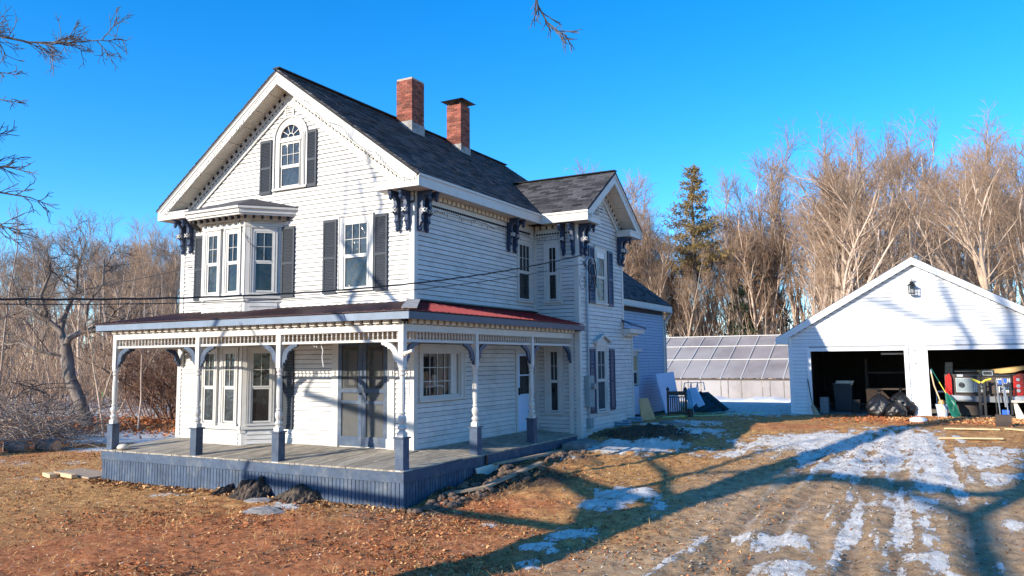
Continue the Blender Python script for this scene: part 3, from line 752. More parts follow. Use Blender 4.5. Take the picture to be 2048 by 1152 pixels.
# ---- chimneys
bm_ = MB(); bm_.box(0, 1, 0, 1, 0, 1); bme = bm_.build('brick_proto', M['brick'], None, origin=(0, 0, 0)); BR = bme.data; bpy.data.objects.remove(bme)
def chimney(x0, x1, y0, y1, zb, zt, cement, label, cap):
    c = MB(); c.box(x0+.010, x1-.010, y0+.010, y1-.010, zb-1.2, zt-.02); ch = c.build('chimney', M['mortar'], house, label=label)
    n = int((zt-zb)/.0745); j = lambda: rnd.uniform(-.004, .003)
    for k in range(n):
        z = zb+k*.0745; a = x0
        while a < x1-.01:
            wd = .1 if (k % 2 and a == x0) else .2
            wd = min(wd, x1-a)
            if x1-a-wd < .06: wd = x1-a
            inst('brick', BR, ch, (a, y0+j(), z), sc=(wd-(.009 if a+wd < x1-.001 else 0), .095, .064)); a += wd
        b = y0+.104
        while b < y1-.01:
            wd = .1 if (not k % 2 and b < y0+.11) else .2
            wd = min(wd, y1-b)
            if y1-b-wd < .06: wd = y1-b
            inst('brick', BR, ch, (x1-.095+j(), b, z), sc=(.095, wd-.009, .064)); b += wd
    c = MB(); c.box(x0-.015, x1+.015, y0-.018, y1+.01, zb-1.2, zb+.0); c.box(x0-.01, x1+.01, y0-.012, y0+.05, zb, zb+.06)
    c.build('flashing', M['cement'], ch)
    if cap:
        c = MB()
        for a, b in ((x0+.05, y0+.05), (x1-.05, y0+.05), (x0+.05, y1-.05), (x1-.05, y1-.05)): c.tube([(a, b, zt-.02), (a, b, zt+.12)], .012, 5)
        xm, ym = (x0+x1)/2, (y0+y1)/2; q = .16
        P = [(x0-q, y0-q, zt+.12), (x1+q, y0-q, zt+.12), (x1+q, y1+q, zt+.12), (x0-q, y1+q, zt+.12)]
        for a, b in zip(P, P[1:]+P[:1]): c.poly([a, b, (xm, ym, zt+.24)])
        c.poly(list(reversed(P)))
        c.build('chimney_cap', M['blackmetal'], ch)
    else:
        c = MB(); c.box(x0+.06, x1-.06, y0+.06, y1-.06, zt-.02, zt-.005); c.build('flue_top', M['dark'], ch)
chimney(-3.66, -3.09, 4.2, 4.84, 9.03, 10.44, True, 'taller plain brick chimney', False)
chimney(-3.69, -3.14, 7.0, 7.58, 8.98, 10.40, True, 'capped brick chimney behind', True)

# ---- navy eave brackets
def bracket_mesh():
    pr = [(0, 0), (.36, 0), (.37, -.05), (.33, -.10), (.30, -.11), (.25, -.10), (.19, -.14), (.15, -.22), (.145, -.32), (.17, -.40), (.20, -.45), (.17, -.50), (.11, -.55), (.10, -.62), (.12, -.68), (.13, -.70), (.09, -.72), (.07, -.78), (.03, -.84), (0, -.86)]
    c = MB(); c.prism([(-.045, -y, z) for y, z in pr], (.09, 0, 0))
    c.lathe([(.012, -.235), (.045, -.19), (.05, -.15), (.03, -.12), (.055, -.08), (.055, 0)], 8, (0, -.31, 0))
    c.lathe([(.02, -.93), (.04, -.90), (.055, -.86), (.04, -.83)], 8, (0, -.05, 0))
    o = c.build('eave_bracket_proto', M['navy'], None, origin=(0, 0, 0)); me = o.data; bpy.data.objects.remove(o)
    c = MB()
    for s in (-1, 1):
        c.bar((-.05, -.17-.04*s, -.49), (-.05, -.17+.04*s, -.40), .018, .02); c.bar((.05, -.17-.04*s, -.49), (.05, -.17+.04*s, -.40), .018, .02)
        c.bar((-.045*s, -.21, -.49), (.045*s, -.21, -.40), .018, .02, up=(0, 1, 0))
    o = c.build('x', M['trim'], None, origin=(0, 0, 0)); m2 = o.data; bpy.data.objects.remove(o)
    return me, m2
BK, BKX = bracket_mesh()
def bracket(x, y, rz, z=5.83):
    o = inst('eave_bracket', BK, house, (x, y, z), (0, 0, rz)); q = bpy.data.objects.new('cross_ornament', BKX); COL.objects.link(q); q.parent = o
for x in (-.40, -.12): bracket(x, -.036, 0)
for y in (.12, .40): bracket(.036, y, math.pi/2)
for x in (-7.35, -7.65): bracket(x, -.036, 0)
for y in (4.35, 4.70): bracket(.036, y, math.pi/2)
for x in (.98, 1.28): bracket(x, L1-.036, 0)
for y in (6.13, 6.42): bracket(WX+.036, y, math.pi/2)
for y in (9.1, 9.38): bracket(WX+.036, y, math.pi/2)
# ================================================================== porch (parts of the farmhouse)
PX0, PX1 = -7.83, 1.27        # deck edges
def dz(x, y):                 # deck slopes outwards
    return -.12*max(0, min(1, max(-y/PD if y < 0 else 0, x/PX1 if x > 0 else 0)))
deck = MB(); deck.box(PX0+.05, PX1-.05, -PD+.05, -.0, -.30, -.17); deck.box(.0, PX1-.05, 0, L1-.04, -.30, -.17)
dk = deck.build('porch_deck', M['stone'], house)
x = PX0; 
while x < PX1-.001:
    x2 = min(x+.135, PX1); c = MB(); j = rnd.uniform(-.003, .003); e = rnd.uniform(-.012, .012)
    y1 = -.012 if x < -.02 else (-.0)
    P = []
    for z_ in (0, 1):
        for y in (-PD-.02+e, y1 if x < 0 else 0):
            for xx in (x+.003, x2-.003):
                zz = -.125 if y < -1 else -.004
                P.append((xx, y, zz+j+(0 if z_ else -.03)))
    if x < 0:
        c.hexa(P); c.build('deck_board', M['deck'], dk)
    else:
        P = [(p[0], p[1] if p[1] < -1 else -.0, (-.125 if p[1] < -1 else -.01-.1*max(0, p[0])/PX1)+(0 if i > 3 else -.03)) for i, p in enumerate(P)]
        c.hexa(P); c.build('deck_board', M['deck'], dk)
    x = x2
y = 0.0
while y < L1-.05:
    y2 = min(y+.135, L1-.04); c = MB(); j = rnd.uniform(-.003, .003); e = rnd.uniform(-.012, .012); P = []
    for z_ in (0, 1):
        for yy in (y+.003, y2-.003):
            for xx in (.032, PX1+.02+e): P.append((xx, yy, (-.125 if xx > 1 else -.004)+j+(0 if z_ else -.03)))
    c.hexa(P); c.build('deck_board', M['deck'], dk); y = y2
# skirt: top band plus vertical boards
FP = Frame((0, -PD, 0), (1, 0, 0), (0, -1, 0)); SP = Frame((PX1, 0, 0), (0, 1, 0), (1, 0, 0)); LP_ = Frame((PX0, 0, 0), (0, -1, 0), (-1, 0, 0))
c = MB(); c.fb(FP, PX0-.01, PX1+.012, -.36, -.155, -.03, .012); band = c.build('skirt_band', M['blue'], house, label='front band')
c = MB(); c.fb(SP, -PD+.03, .95, -.36, -.155, -.03, .012); c.fb(SP, .97, L1-.04, -.36, -.155, -.03, .011); c.build('skirt_band', M['blue'], house)
c = MB(); c.fb(LP_, 0, PD, -.36, -.155, -.03, .012); c.build('skirt_band', M['blue'], house)
sk = fbox(FP, PX0+.03, PX1-.03, -.9, -.30, -.06, -.035, 'skirt', M['dark'], house); sk2 = fbox(SP, -PD+.06, L1-.1, -.9, -.30, -.06, -.035, 'skirt', M['dark'], house); sk3 = fbox(LP_, .03, PD-.06, -.9, -.30, -.06, -.035, 'skirt', M['dark'], house)
def boards(fr, a, b, par, zb):
    n = int(round((b-a)/.098))
    for i in range(n):
        u0 = a+(b-a)*i/n; u1 = a+(b-a)*(i+1)/n; zz = zb((u0+u1)/2)+rnd.uniform(-.02, .01)
        fbox(fr, u0+.008, u1-.008, zz, -.35, -.035, -.012+rnd.uniform(-.002, .002), 'skirt_board', M['blue'], par)
boards(FP, PX0, PX1, sk, lambda u: -.88+(.12 if -3.2 < u < -1.3 else 0)*0)
boards(SP, -PD+.03, L1-.06, sk2, lambda u: max(-.9, g1(PX1, u)-.12))
boards(LP_, 0, PD, sk3, lambda u: -.9)
fbox(FP, PX1-.07, PX1+.014, -.9, -.361, -.03, .010, 'skirt_corner', M['blue'], house)
# posts
def post_meshes():
    pr = [(.078, .62), (.078, .72), (.055, .74), (.085, .76), (.088, .80), (.05, .84), (.075, .90), (.085, .95), (.078, 1.0), (.05, 1.04), (.066, 1.06), (.066, 1.08), (.05, 1.10), (.062, 1.25), (.065, 1.45), (.058, 1.65), (.047, 1.78), (.066, 1.80), (.066, 1.83), (.05, 1.85), (.075, 1.90), (.07, 1.94), (.055, 1.96)]
    c = MB(); c.lathe(pr, 12); c.box(-.075, .075, -.075, .075, .60, .70); c.box(-.062, .062, -.062, .062, 1.95, 2.85)
    o = c.build('p', M['trim'], None, origin=(0, 0, 0)); a = o.data; bpy.data.objects.remove(o)
    c = MB(); c.box(-.098, .098, -.098, .098, -.02, .60)
    o = c.build('p', M['blue'], None, origin=(0, 0, 0)); b = o.data; bpy.data.objects.remove(o)
    c = MB(); c.box(-.125, .125, -.125, .125, .585, .612)
    o = c.build('p', M['blue'], None, origin=(0, 0, 0)); d = o.data; bpy.data.objects.remove(o)
    c = MB(); c.box(-.135, .135, -.135, .135, -.03, -.012)
    o = c.build('p', M['trim'], None, origin=(0, 0, 0)); e = o.data; bpy.data.objects.remove(o)
    return a, b, d, e
PM = post_meshes()
YB, XB = -PD+.12, PX1-.12
posts = [(-7.60, YB), (-4.62, YB), (-2.09, YB), (XB, YB), (XB, .76), (XB, 3.50)]
for k, (x, y) in enumerate(posts):
    o = inst('porch_post', PM[0], house, (x, y, -.115))
    for nm, me in (('plinth', PM[1]), ('plinth_cap', PM[2]), ('post_shoe', PM[3])):
        q = bpy.data.objects.new(nm, me); COL.objects.link(q); q.parent = o
# half post at the cross wing
c = MB(); c.box(XB-.06, XB+.06, L1-.10, L1-.036, -.1, 2.72); c.build('end_pilaster', M['trim'], house)
c = MB(); c.box(-7.68, -7.52, -.09, -.036, 1.9, 2.72); c.build('end_pilaster', M['trim'], house)
# frieze
FB = Frame((0, YB, 0), (1, 0, 0), (0, -1, 0)); SB = Frame((XB, 0, 0), (0, 1, 0), (1, 0, 0)); LB = Frame((-7.60, 0, 0), (0, -1, 0), (-1, 0, 0))
pr = [(.008, 0), (.016, .008), (.018, .03), (.009, .045), (.018, .07), (.021, .09), (.009, .115), (.018, .13), (.018, .15), (.009, .158)]
c = MB(); c.lathe(pr, 6); o = c.build('s', M['trim'], None, origin=(0, 0, 0)); SPI = o.data; bpy.data.objects.remove(o)
def bay_frieze(fr, a, b, half_l=True, half_r=True, lab=None):
    c = MB(); c.fb(fr, a, b, 2.335, 2.385, -.03, .03); rail = c.build('spindle_rail', M['trim'], house)
    n = int((b-a)/.118); st = (b-a)/n
    for i in range(n): inst('spindle', SPI, rail, fr.p(a+(i+.5)*st, 2.383, 0))
    # curved brackets
    for s, u in ((1, a), (-1, b)):
        if (s == 1 and not half_l) or (s == -1 and not half_r): continue
        P = [(0, 0), (.44, 0), (.44, -.035), (.40, -.06), (.37, -.045), (.34, -.08), (.30, -.075), (.27, -.12), (.225, -.115), (.17, -.18), (.145, -.24), (.15, -.29), (.10, -.31), (.105, -.36), (.055, -.37), (.045, -.43), (0, -.46)]
        outer = [(.0, -.40), (.045, -.28), (.10, -.17), (.18, -.09), (.28, -.045), (.40, -.03)]
        q = MB(); pts = [fr.p(u+s*x_, 2.333+z_, -.028) for x_, z_ in [(0, 0), (.02, -.001)][:0]+[(.44, -.002), (.44, -.035), (.40, -.065), (.37, -.05), (.34, -.09), (.30, -.085), (.27, -.135), (.225, -.13), (.17, -.20), (.15, -.26), (.155, -.31), (.105, -.33), (.105, -.38), (.055, -.39), (.045, -.45), (.004, -.47), (.004, -.30), (.05, -.18), (.10, -.10), (.19, -.035), (.28, -.002)]]
        m_ = 'navy'
        q.prism(pts, fr.n*.056); q.build('porch_bracket', M['blue' if (fr is FB and not (u > 0)) else ('trim' if fr is FB else 'navy')], house)
fx = [p[0] for p in posts[:4]]
for a, b in zip(fx[:-1], fx[1:]): bay_frieze(FB, a+.062, b-.062)
sy = [YB, .76, 3.50, L1-.10]
for a, b in zip(sy[:-1], sy[1:]): bay_frieze(SB, a+.062, b-.062+(.062 if b > 5 else 0))
bay_frieze(LB, .1, -YB-.062)
c = MB(); c.fb(FB, -7.66, XB+.065, 2.545, 2.68, -.065, .065); beam = c.build('porch_beam', M['trim'], house)
fbox(SB, YB+.066, L1-.04, 2.545, 2.68, -.065, .065, 'porch_beam', M['trim'], house); fbox(LB, .05, -YB-.066, 2.545, 2.68, -.065, .065, 'porch_beam', M['trim'], house)
# dentil course
for fr, a, b in ((FB, -7.62, XB+.08), (SB, YB+.1, L1-.05)):
    fbox(fr, a, b, 2.68, 2.86, .0, .05, 'dark_band', M['dark'], house)
    n = int((b-a)/.235)
    for i in range(n):
        u = a+i*(b-a)/n; q = MB()
        q.hexa([fr.p(uu, z, d) for d, zs in ((.05, (2.682, 2.85)), (.15, (2.70, 2.85))) for z in zs for uu in (u+.02, u+.165)], fr.flip)
        q.build('dentil', M['soffit'], house)
# ceiling
c = MB(); c.box(PX0-.1, PX1+.15, -PD-.15, -.005, 2.86, 2.885); c.box(.005, PX1+.15, -.004, L1-.04, 2.86, 2.885); c.build('porch_ceiling', M['soffit'], house)
# fascia/gutter boards
GX, GY = 1.50, -2.26; GL = -8.05
c = MB(); c.box(GL, GX-.001, GY, GY+.03, 2.768, 2.915); c.build('porch_fascia', M['bluetrim'], house)
c = MB(); c.box(GX-.03, GX, GY+.031, L1+.14, 2.768, 2.915); c.box(GX-.3, GX-.03, L1-.035, L1-.0, 2.75, 2.9); c.build('porch_fascia', M['navy'], house)
c = MB(); c.box(GL, GL+.03, GY+.03, 0, 2.75, 2.91); c.build('porch_fascia', M['bluetrim'], house)
# metal roof: ribbed panels
def ribbed(poly_fn, n, a0, a1, name='roofing_panel'):
    pass
zt, zw = 2.925, 3.29
def panel(x0, x1, par, side):
    c = MB()
    if side == 'front':
        # from eave (y=GY-.04) to wall y=0 ; hip clip at right: y = -(x)*|GY|/GX
        def wy(x): return (0.0 if x > -7.72 else (GY-.04)*min(1, (-7.72-x)/(-7.72-GL+.04))) if x <= 0 else x*(GY-.04)/(GX+.04)
        def zz(y): return zw+(zt-zw)*(y/(GY-.04))
        for (p, q, h) in ((x0, x1, 0), (x0, x0+.035, .02), (x0+.075, x0+.1, .012), (x0+.15, x0+.175, .012)):
            q = min(q, GX+.04); p = min(p, GX+.04)
            if q-p < .004: continue
            t = .012+h; P = []
            for k_ in (0, 1):
                for y in (GY-.04, None):
                    for xx in (p, q):
                        yy = y if y is not None else wy(xx); P.append((xx, yy, zz(yy)+(t if k_ else 0)))
            c.hexa(P)
    else:
        def wx(y): return 0.03 if y >= 0 else y*(GX+.04)/(GY-.04)
        def zz(x): return zw+(zt-zw)*(x/(GX+.04))
        for (p, q, h) in ((x0, x1, 0), (x0, x0+.035, .02), (x0+.075, x0+.1, .012), (x0+.15, x0+.175, .012)):
            t = .012+h; P = []
            for k_ in (0, 1):
                for yy in (p, q):
                    for x in (None, GX+.04):
                        xx = wx(yy) if x is None else x; P.append((xx, yy, zz(xx)+(t if k_ else 0)))
            c.hexa(P)
    c.build('roofing_panel', M['brownmaroon' if side == 'front' else 'metalred'], par)
c = MB(); c.poly([(-7.72, 0, zw-.03), (GL-.03, GY, zt-.025), (GX, GY, zt-.025), (0, 0, zw-.03)]); c.poly([(0, 0, zw-.03), (GX, GY, zt-.025), (GX, L1+.1, zt-.025), (0, L1+.0, zw-.03)])
pr_ = c.build('porch_roof', M['dark'], house, label='maroon ribbed metal porch roof')
x = GL-.04
while x < GX+.04: panel(x, min(x+.225, GX+.04), pr_, 'front'); x += .225
y = GY-.04
while y < L1+.13: panel(y, min(y+.225, L1+.16 if y > L1-.2 else y+.225), pr_, 'side') if not (y+.225 > L1-.0) else None; y += .225
panel(y-.45 if False else L1-.2, L1-.01, pr_, 'side')
c = MB(); c.bar((0, 0, zw+.05), (GX+.03, GY-.03, zt+.05), .30, .025); c.build('hip_cap', M['cement'], pr_)
c = MB(); c.bar((.06, .0, zw+.035), (.06, L1-.02, zw+.035), .11, .03); c.build('wall_flashing', M['dark'], pr_)
c = MB(); c.poly([(-7.72, 0, zw-.02), (GL-.03, GY, zt-.02), (GL-.03, 0, zt-.02)]); c.build('roofing_panel', M['brownmaroon'], pr_)
c = MB(); c.prism([(0.03, L1-.04, zw-.03), (GX, L1-.04, zt-.03), (GX, L1-.04, 2.88), (.03, L1-.04, 2.88)], (0, .02, 0)); c.build('porch_fascia', M['navy'], house)
# downpipe stub black
tag_o = MB(); tag_o.tube([(PX1+.05, .95, -.15), (PX1+.05, .95, -.78)], .028, 6); tag(tag_o.build('downpipe', M['blackplastic']), 'thin black pipe standing against the side porch skirt', 'pipe')
# electrical service
c = MB(); cx_ = WX+.07; cyy = 6.50
c.tube([(cx_, cyy, 4.68), (cx_, cyy, 1.5)], .032, 8); c.tube([(cx_, cyy, .62), (cx_, cyy, .12)], .03, 8)
c.tube([(cx_, cyy, 4.68), (cx_+.01, cyy-.0, 4.82), (cx_+.06, cyy+.05, 4.90), (cx_+.10, cyy+.16, 4.86), (cx_+.1, cyy+.22, 4.72)], .04, 8)
cond = c.build('electric_conduit', M['conduit'], house)
c = MB(); c.box(WX+.03, WX+.16, 6.30, 6.68, .62, 1.50); mtr = c.build('electric_meter_box', M['meterbox'], house)
c = MB(); c.tube([(WX+.16, 6.52, 1.20), (WX+.26, 6.52, 1.20)], .085, 12); c.build('meter_dial', M['chrome'], mtr)
c = MB(); c.box(WX+.03, WX+.14, 6.40, 6.62, .02, .30); c.build('junction_box', M['meterbox'], house)
c = MB(); c.tube([(cx_+.1, cyy+.22, 4.75), (cx_+.14, cyy+.3, 4.3), (cx_+.12, cyy+.42, 4.05), (cx_+.05, cyy+.55, 4.2), (cx_+.05, cyy+.6, 4.5), (cx_+.06, cyy+.5, 4.8), (cx_+.07, cyy+.3, 4.9), (cx_+.06, cyy+.1, 4.7)], .016, 5)
c.tube([(cx_+.05, cyy+.1, 4.0), (cx_+.25, cyy-.2, 4.25), (cx_+.3, cyy-.45, 4.5), (WX+.12, L1+.1, 4.72)], .012, 5)
c.tube([(cx_+.05, cyy+.0, 3.95), (cx_+.3, cyy-.1, 3.9), (cx_+.35, cyy-.4, 4.3), (WX+.12, L1+.1, 4.68)], .012, 5)
pts = [(WX+.12+.02*math.cos(a), 6.05+.17*math.cos(a), 4.15+.20*math.sin(a)) for a in np.linspace(1.3, 7.4, 16)]
c.tube(pts, .007, 4)
tag(c.build('cable_coil', M['cable']), 'black cables looped beside the upper side window of the cross wing', 'cable')
# lamp / floodlight stub on the post, light over door
c = MB(); c.tube([(XB+.08, YB-.02, 2.10), (XB+.28, YB-.05, 2.16)], .035, 8); c.tube([(XB+.05, YB, 2.10), (XB+.10, YB, 2.1)], .06, 8); c.build('post_spotlight', M['bone'], house)
# hanging wires
c = MB(); c.tube([(-1.03, YB+.1, 2.33), (-1.02, YB+.1, 2.28), (-.98, YB+.1, 2.2), (-1.0, YB+.1, 2.05), (-.96, YB+.1, 1.85)], .009, 5); c.build('hanging_cord', M['whiteplastic'], house)
c = MB(); c.tube([(-1.25, YB+.1, 2.32), (-1.22, YB+.1, 2.27), (-1.17, YB+.1, 2.30), (-1.14, YB+.1, 2.26)], .008, 5); c.build('wire_hook', M['whiteplastic'], house)
c = MB(); P = []
c.lathe([(.02, 0), (.13, .03), (.15, .07), (.11, .12), (.03, .14)], 9, (-7.2, -1.98, -.12)); tag(c.build('pale_stone', M['bone'], smooth=True), 'pale rounded stone on the left end of the porch deck', 'stone')
M['vinylgap'] = mat('shaded_vinyl_lap', (.30, .31, .33), .8, .05)
# ================================================================== garage
GY0 = 15.37; GXL, GXR = 5.42, 13.60; GAX, GAZ = 9.50, 5.22
garage = thing('garage', 'white vinyl-sided double garage with both doors open and a low gable', 'garage', (GAX, GY0, -.02))
GF = Frame((0, GY0, 0), (1, 0, 0), (0, -1, 0))
GS = (GAZ-2.62)/(GAX-5.05)
def groof(x): return GAZ-abs(x-GAX)*GS
D1 = (6.14, 9.10, -.1, 2.17); D2 = (9.80, 12.86, -.1, 2.17)
c = MB()
for a, b in ((GXL, D1[0]), (D1[1], D2[0]), (D2[1], GXR)): c.fb(GF, a, b, -.1, 2.17, -.12, 0)
c.prism([GF.p(GXL, 2.171), GF.p(GXR, 2.171), GF.p(GXR, groof(GXR)-.06), GF.p(GAX, GAZ-.06), GF.p(GXL, groof(GXL)-.06)], (0, .12, 0))
gw = c.build('wall', M['vinylgap'], garage, label='front gable wall')
def gext(z):
    if z < 2.6: return (GXL+.10, GXR-.10)
    h = (GAZ-.12-z)/GS
    return (max(GXL, GAX-h), min(GXR, GAX+h)) if h > .1 else None
clapboards(GF, gext, -.04, 5.0, [(D1[0]-.05, D1[1]+.05, -.1, 2.22), (D2[0]-.05, D2[1]+.05, -.1, 2.22)], gw, expo=.125, m='garagewhite', seed=8, th=.022, gap=.011)
c = MB()
for a, b in ((D1[0], D1[1]), (D2[0], D2[1])):
    c.fb(GF, a-.13, a, -.05, 2.17, .0, .04); c.fb(GF, b, b+.13, -.05, 2.17, 0, .04); c.fb(GF, a-.13, b+.13, 2.17, 2.29, 0, .042)
    c.fb(GF, a-.13, a-.10, -.05, 2.29, .04, .055); c.fb(GF, b+.10, b+.13, -.05, 2.29, .04, .055)
c.build('door_casing', M['garagetrim'], garage)
fbox(GF, GXL-.02, GXL+.10, -.05, groof(GXL)-.15, .0, .04, 'corner_board', M['garagetrim'], garage); fbox(GF, GXR-.10, GXR+.02, -.05, groof(GXR)-.15, 0, .04, 'corner_board', M['garagetrim'], garage)
c = MB()
c.box(GXL, GXL+.12, GY0+.13, GY0+7.5, -.1, 2.95); c.box(GXR-.12, GXR, GY0+.13, GY0+7.5, -.1, 2.95); c.prism([(GXL+.13, GY0+7.38, -.1), (GXR-.13, GY0+7.38, -.1), (GXR-.13, GY0+7.38, groof(GXR)-.1), (GAX, GY0+7.38, GAZ-.1), (GXL+.13, GY0+7.38, groof(GXL)-.1)], (0, .12, 0))
c.build('wall', M['garagewhite'], garage, label='side and rear walls')
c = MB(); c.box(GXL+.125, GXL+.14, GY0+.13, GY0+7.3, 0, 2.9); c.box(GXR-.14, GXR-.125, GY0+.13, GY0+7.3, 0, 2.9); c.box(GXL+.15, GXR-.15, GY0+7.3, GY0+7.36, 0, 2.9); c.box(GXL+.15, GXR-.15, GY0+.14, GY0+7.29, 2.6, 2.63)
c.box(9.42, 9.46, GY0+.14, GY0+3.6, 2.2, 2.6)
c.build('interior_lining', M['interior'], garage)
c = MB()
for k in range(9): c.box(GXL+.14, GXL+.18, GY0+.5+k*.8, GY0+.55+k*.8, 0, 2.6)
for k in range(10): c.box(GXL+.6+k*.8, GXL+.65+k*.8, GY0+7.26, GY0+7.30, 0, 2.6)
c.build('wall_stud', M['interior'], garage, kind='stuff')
fbox(W0, GXL+.1, GXR-.1, -.2, -.03, -(GY0+7.4), -(GY0+.0), 'floor_slab', M['concrete'], garage)
c = MB(); yy0, yy1 = GY0-.18, GY0+7.9
for s in (-1, 1):
    P = [(GAX+s*4.48, y, GAZ-4.48*GS) for y in (yy0, yy1)]+[(GAX, yy1, GAZ), (GAX, yy0, GAZ)]
    c.prism(P, (0, 0, .05))
gr = c.build('roof', M['shinglebase'], garage)
for s in (-1, 1):
    n = Vector((s*GS, 0, 1)).normalized(); shingles(gr, (GAX+s*4.48, yy0, GAZ-4.48*GS+.06), (0, 1, 0), (-s*4.48, 0, 4.48*GS), n, yy1-yy0, math.hypot(4.48, 4.48*GS), lambda p: True, seed=9)
c = MB()
for s in (-1, 1):
    t = .19
    def q(x, z, y): return (GAX+s*x, y, z)
    for y0, y1, h0, h1 in ((yy0-.02, yy0+.0, .0, .19), (yy0-.035, yy0-.02, -.02, .06)):
        A = [q(4.50, GAZ-4.50*GS-h1, y0), q(0, GAZ-h1, y0), q(0, GAZ-h0+.03, y0), q(4.50, GAZ-4.50*GS-h0+.03, y0)]
        c.prism(A, (0, y1-y0, 0))
    A = [q(4.46, GAZ-4.46*GS-.16, yy0+.0), q(0, GAZ-.16, yy0+.0), q(0, GAZ-.16, GY0-.05), q(4.46, GAZ-4.46*GS-.16, GY0-.05)]
    c.prism(A, (0, 0, .02))
c.build('rake_board', M['garagetrim'], garage)
c = MB(); c.box(GAX-4.50, GAX-4.47, yy0, yy1, 2.45, 2.64); c.box(GAX-4.47, GXL, yy0+.01, yy1, 2.45, 2.47); c.box(GAX+4.47, GAX+4.50, yy0, yy1, 2.45, 2.64); c.box(GXR, GAX+4.47, yy0+.01, yy1, 2.45, 2.47)
c.prism([(GAX-4.5, yy0+.001, 2.45), (GXL, yy0+.001, 2.45), (GXL, yy0+.001, 2.72)], (0, .16, 0))
c.build('fascia', M['garagetrim'], garage)
c = MB()
for z in (1.72, 2.15-.0): c.fb(GF, 9.40, 9.47, z-.01, z+.012, .02, .03)
c.build('door_stop', M['dark'], garage)
# lantern
lan = thing('wall_lantern', 'black glass-sided lantern mounted high in the garage gable', 'lantern', (9.47, 15.2, 4.0))
c = MB()
lx, ly = 9.46, GY0-.22
for a, b in ((-.09, -.09), (.09, -.09), (-.09, .09), (.09, .09)): c.bar((lx+a, ly+b, 4.05), (lx+a*1.1, ly+b*1.1, 4.32), .018)
c.box(lx-.10, lx+.10, ly-.10, ly+.10, 4.03, 4.055)
P = [(lx-.13, ly-.13, 4.32), (lx+.13, ly-.13, 4.32), (lx+.13, ly+.13, 4.32), (lx-.13, ly+.13, 4.32)]
for a, b in zip(P, P[1:]+P[:1]): c.poly([a, b, (lx, ly, 4.42)])
c.poly(list(reversed(P)))
c.tube([(lx, ly, 4.42), (lx, ly, 4.52), (lx, ly+.05, 4.55), (lx, ly+.12, 4.52), (lx, ly+.15, 4.42), (lx, ly+.2, 4.4)], .01, 5)
c.tube([(lx+.02, ly+.05, 4.5), (lx+.08, ly+.1, 4.52), (lx+.1, ly+.16, 4.45), (lx+.03, ly+.2, 4.35)], .008, 5)
c.box(lx-.06, lx+.06, GY0-.03, GY0-.021, 4.22, 4.46)
c.build('lantern_frame', M['blackmetal'], lan)
c = MB(); c.box(lx-.085, lx+.085, ly-.085, ly+.085, 4.056, 4.31); c.build('glass', M['clear'], lan)

# ---------------------------------------------- things in and before the garage
def T(mb, name, m, label, cat, group=None, **k): return tag(mb.build(name, M[m], **k), label, cat, group)
c = MB(); c.prism([(6.62, 17.5, 0), (7.16, 17.5, 0), (7.2, 17.5, .93), (6.56, 17.5, .93)], (0, .5, 0)); wb = thing('wheelie_bin', 'dark blue plastic wheelie bin inside the left garage bay', 'bin', (6.9, 16.5, 0)); c.build('bin_body', M['binblue'], wb)
c = MB(); c.box(6.53, 7.23, 17.44, 18.06, .93, .985); c.box(6.6, 7.15, 17.4, 17.44, .86, .95); c.build('lid', M['binblue'], wb)
c = MB(); c.tube([(6.6, 17.95, .1), (6.68, 17.95, .1)], .1, 12); c.tube([(7.1, 17.95, .1), (7.18, 17.95, .1)], .1, 12); c.build('wheel', M['blackplastic'], wb)
c = MB(); c.hexa([(6.62+.6*(i & 1)+(.05 if j else 0), 17.6+.3*k, .99+.10*j) for k in (0, 1) for j in (0, 1) for i in (0, 1)]); T(c, 'cardboard_box', 'bone', 'flat pale box lying on the lid of the blue wheelie bin', 'box')
c = MB(); c.lathe([(.16, 0), (.2, .1), (.17, .26), (.08, .34)], 9, (6.85, 18.3, .6)); T(c, 'sack', 'grey', 'dim grey sack heaped behind the box on the wheelie bin', 'sack')
c = MB(); c.box(6.28, 6.56, 16.0, 16.35, -.02, .55); T(c, 'grey_crate', 'grey', 'grey crate standing between the bin and the left door jamb', 'crate')
c = MB(); c.box(7.3, 7.55, 16.4, 16.75, 0, .45); T(c, 'paint_can_box', 'interior', 'low dark box at the right foot of the wheelie bin', 'box')
c = MB(); c.prism([(7.75, 16.9, .0), (8.9, 17.4, .0), (8.2, 17.5, .75), (7.7, 17.2, .8)], (.02, .06, 0)); T(c, 'leaning_board', 'brownwood', 'grey board tilted in the middle of the left garage bay', 'board')
c = MB(); c.box(7.6, 9.2, 18.2, 18.8, .75, .8); c.box(7.6, 9.2, 18.2, 18.8, 1.35, 1.4)
for x in (7.62, 9.15):
    c.box(x, x+.04, 18.2, 18.24, 0, 1.9); c.box(x, x+.04, 18.75, 18.8, 0, 1.9)
T(c, 'storage_shelf', 'brownwood', 'dark open shelf unit at the back of the left garage bay', 'shelf')
c = MB(); c.box(8.35, 9.25, 16.0, 16.1, 2.03, 2.09); T(c, 'tube_light', 'curtain', 'unlit white tube light fitting at the top right of the left bay', 'light fitting')
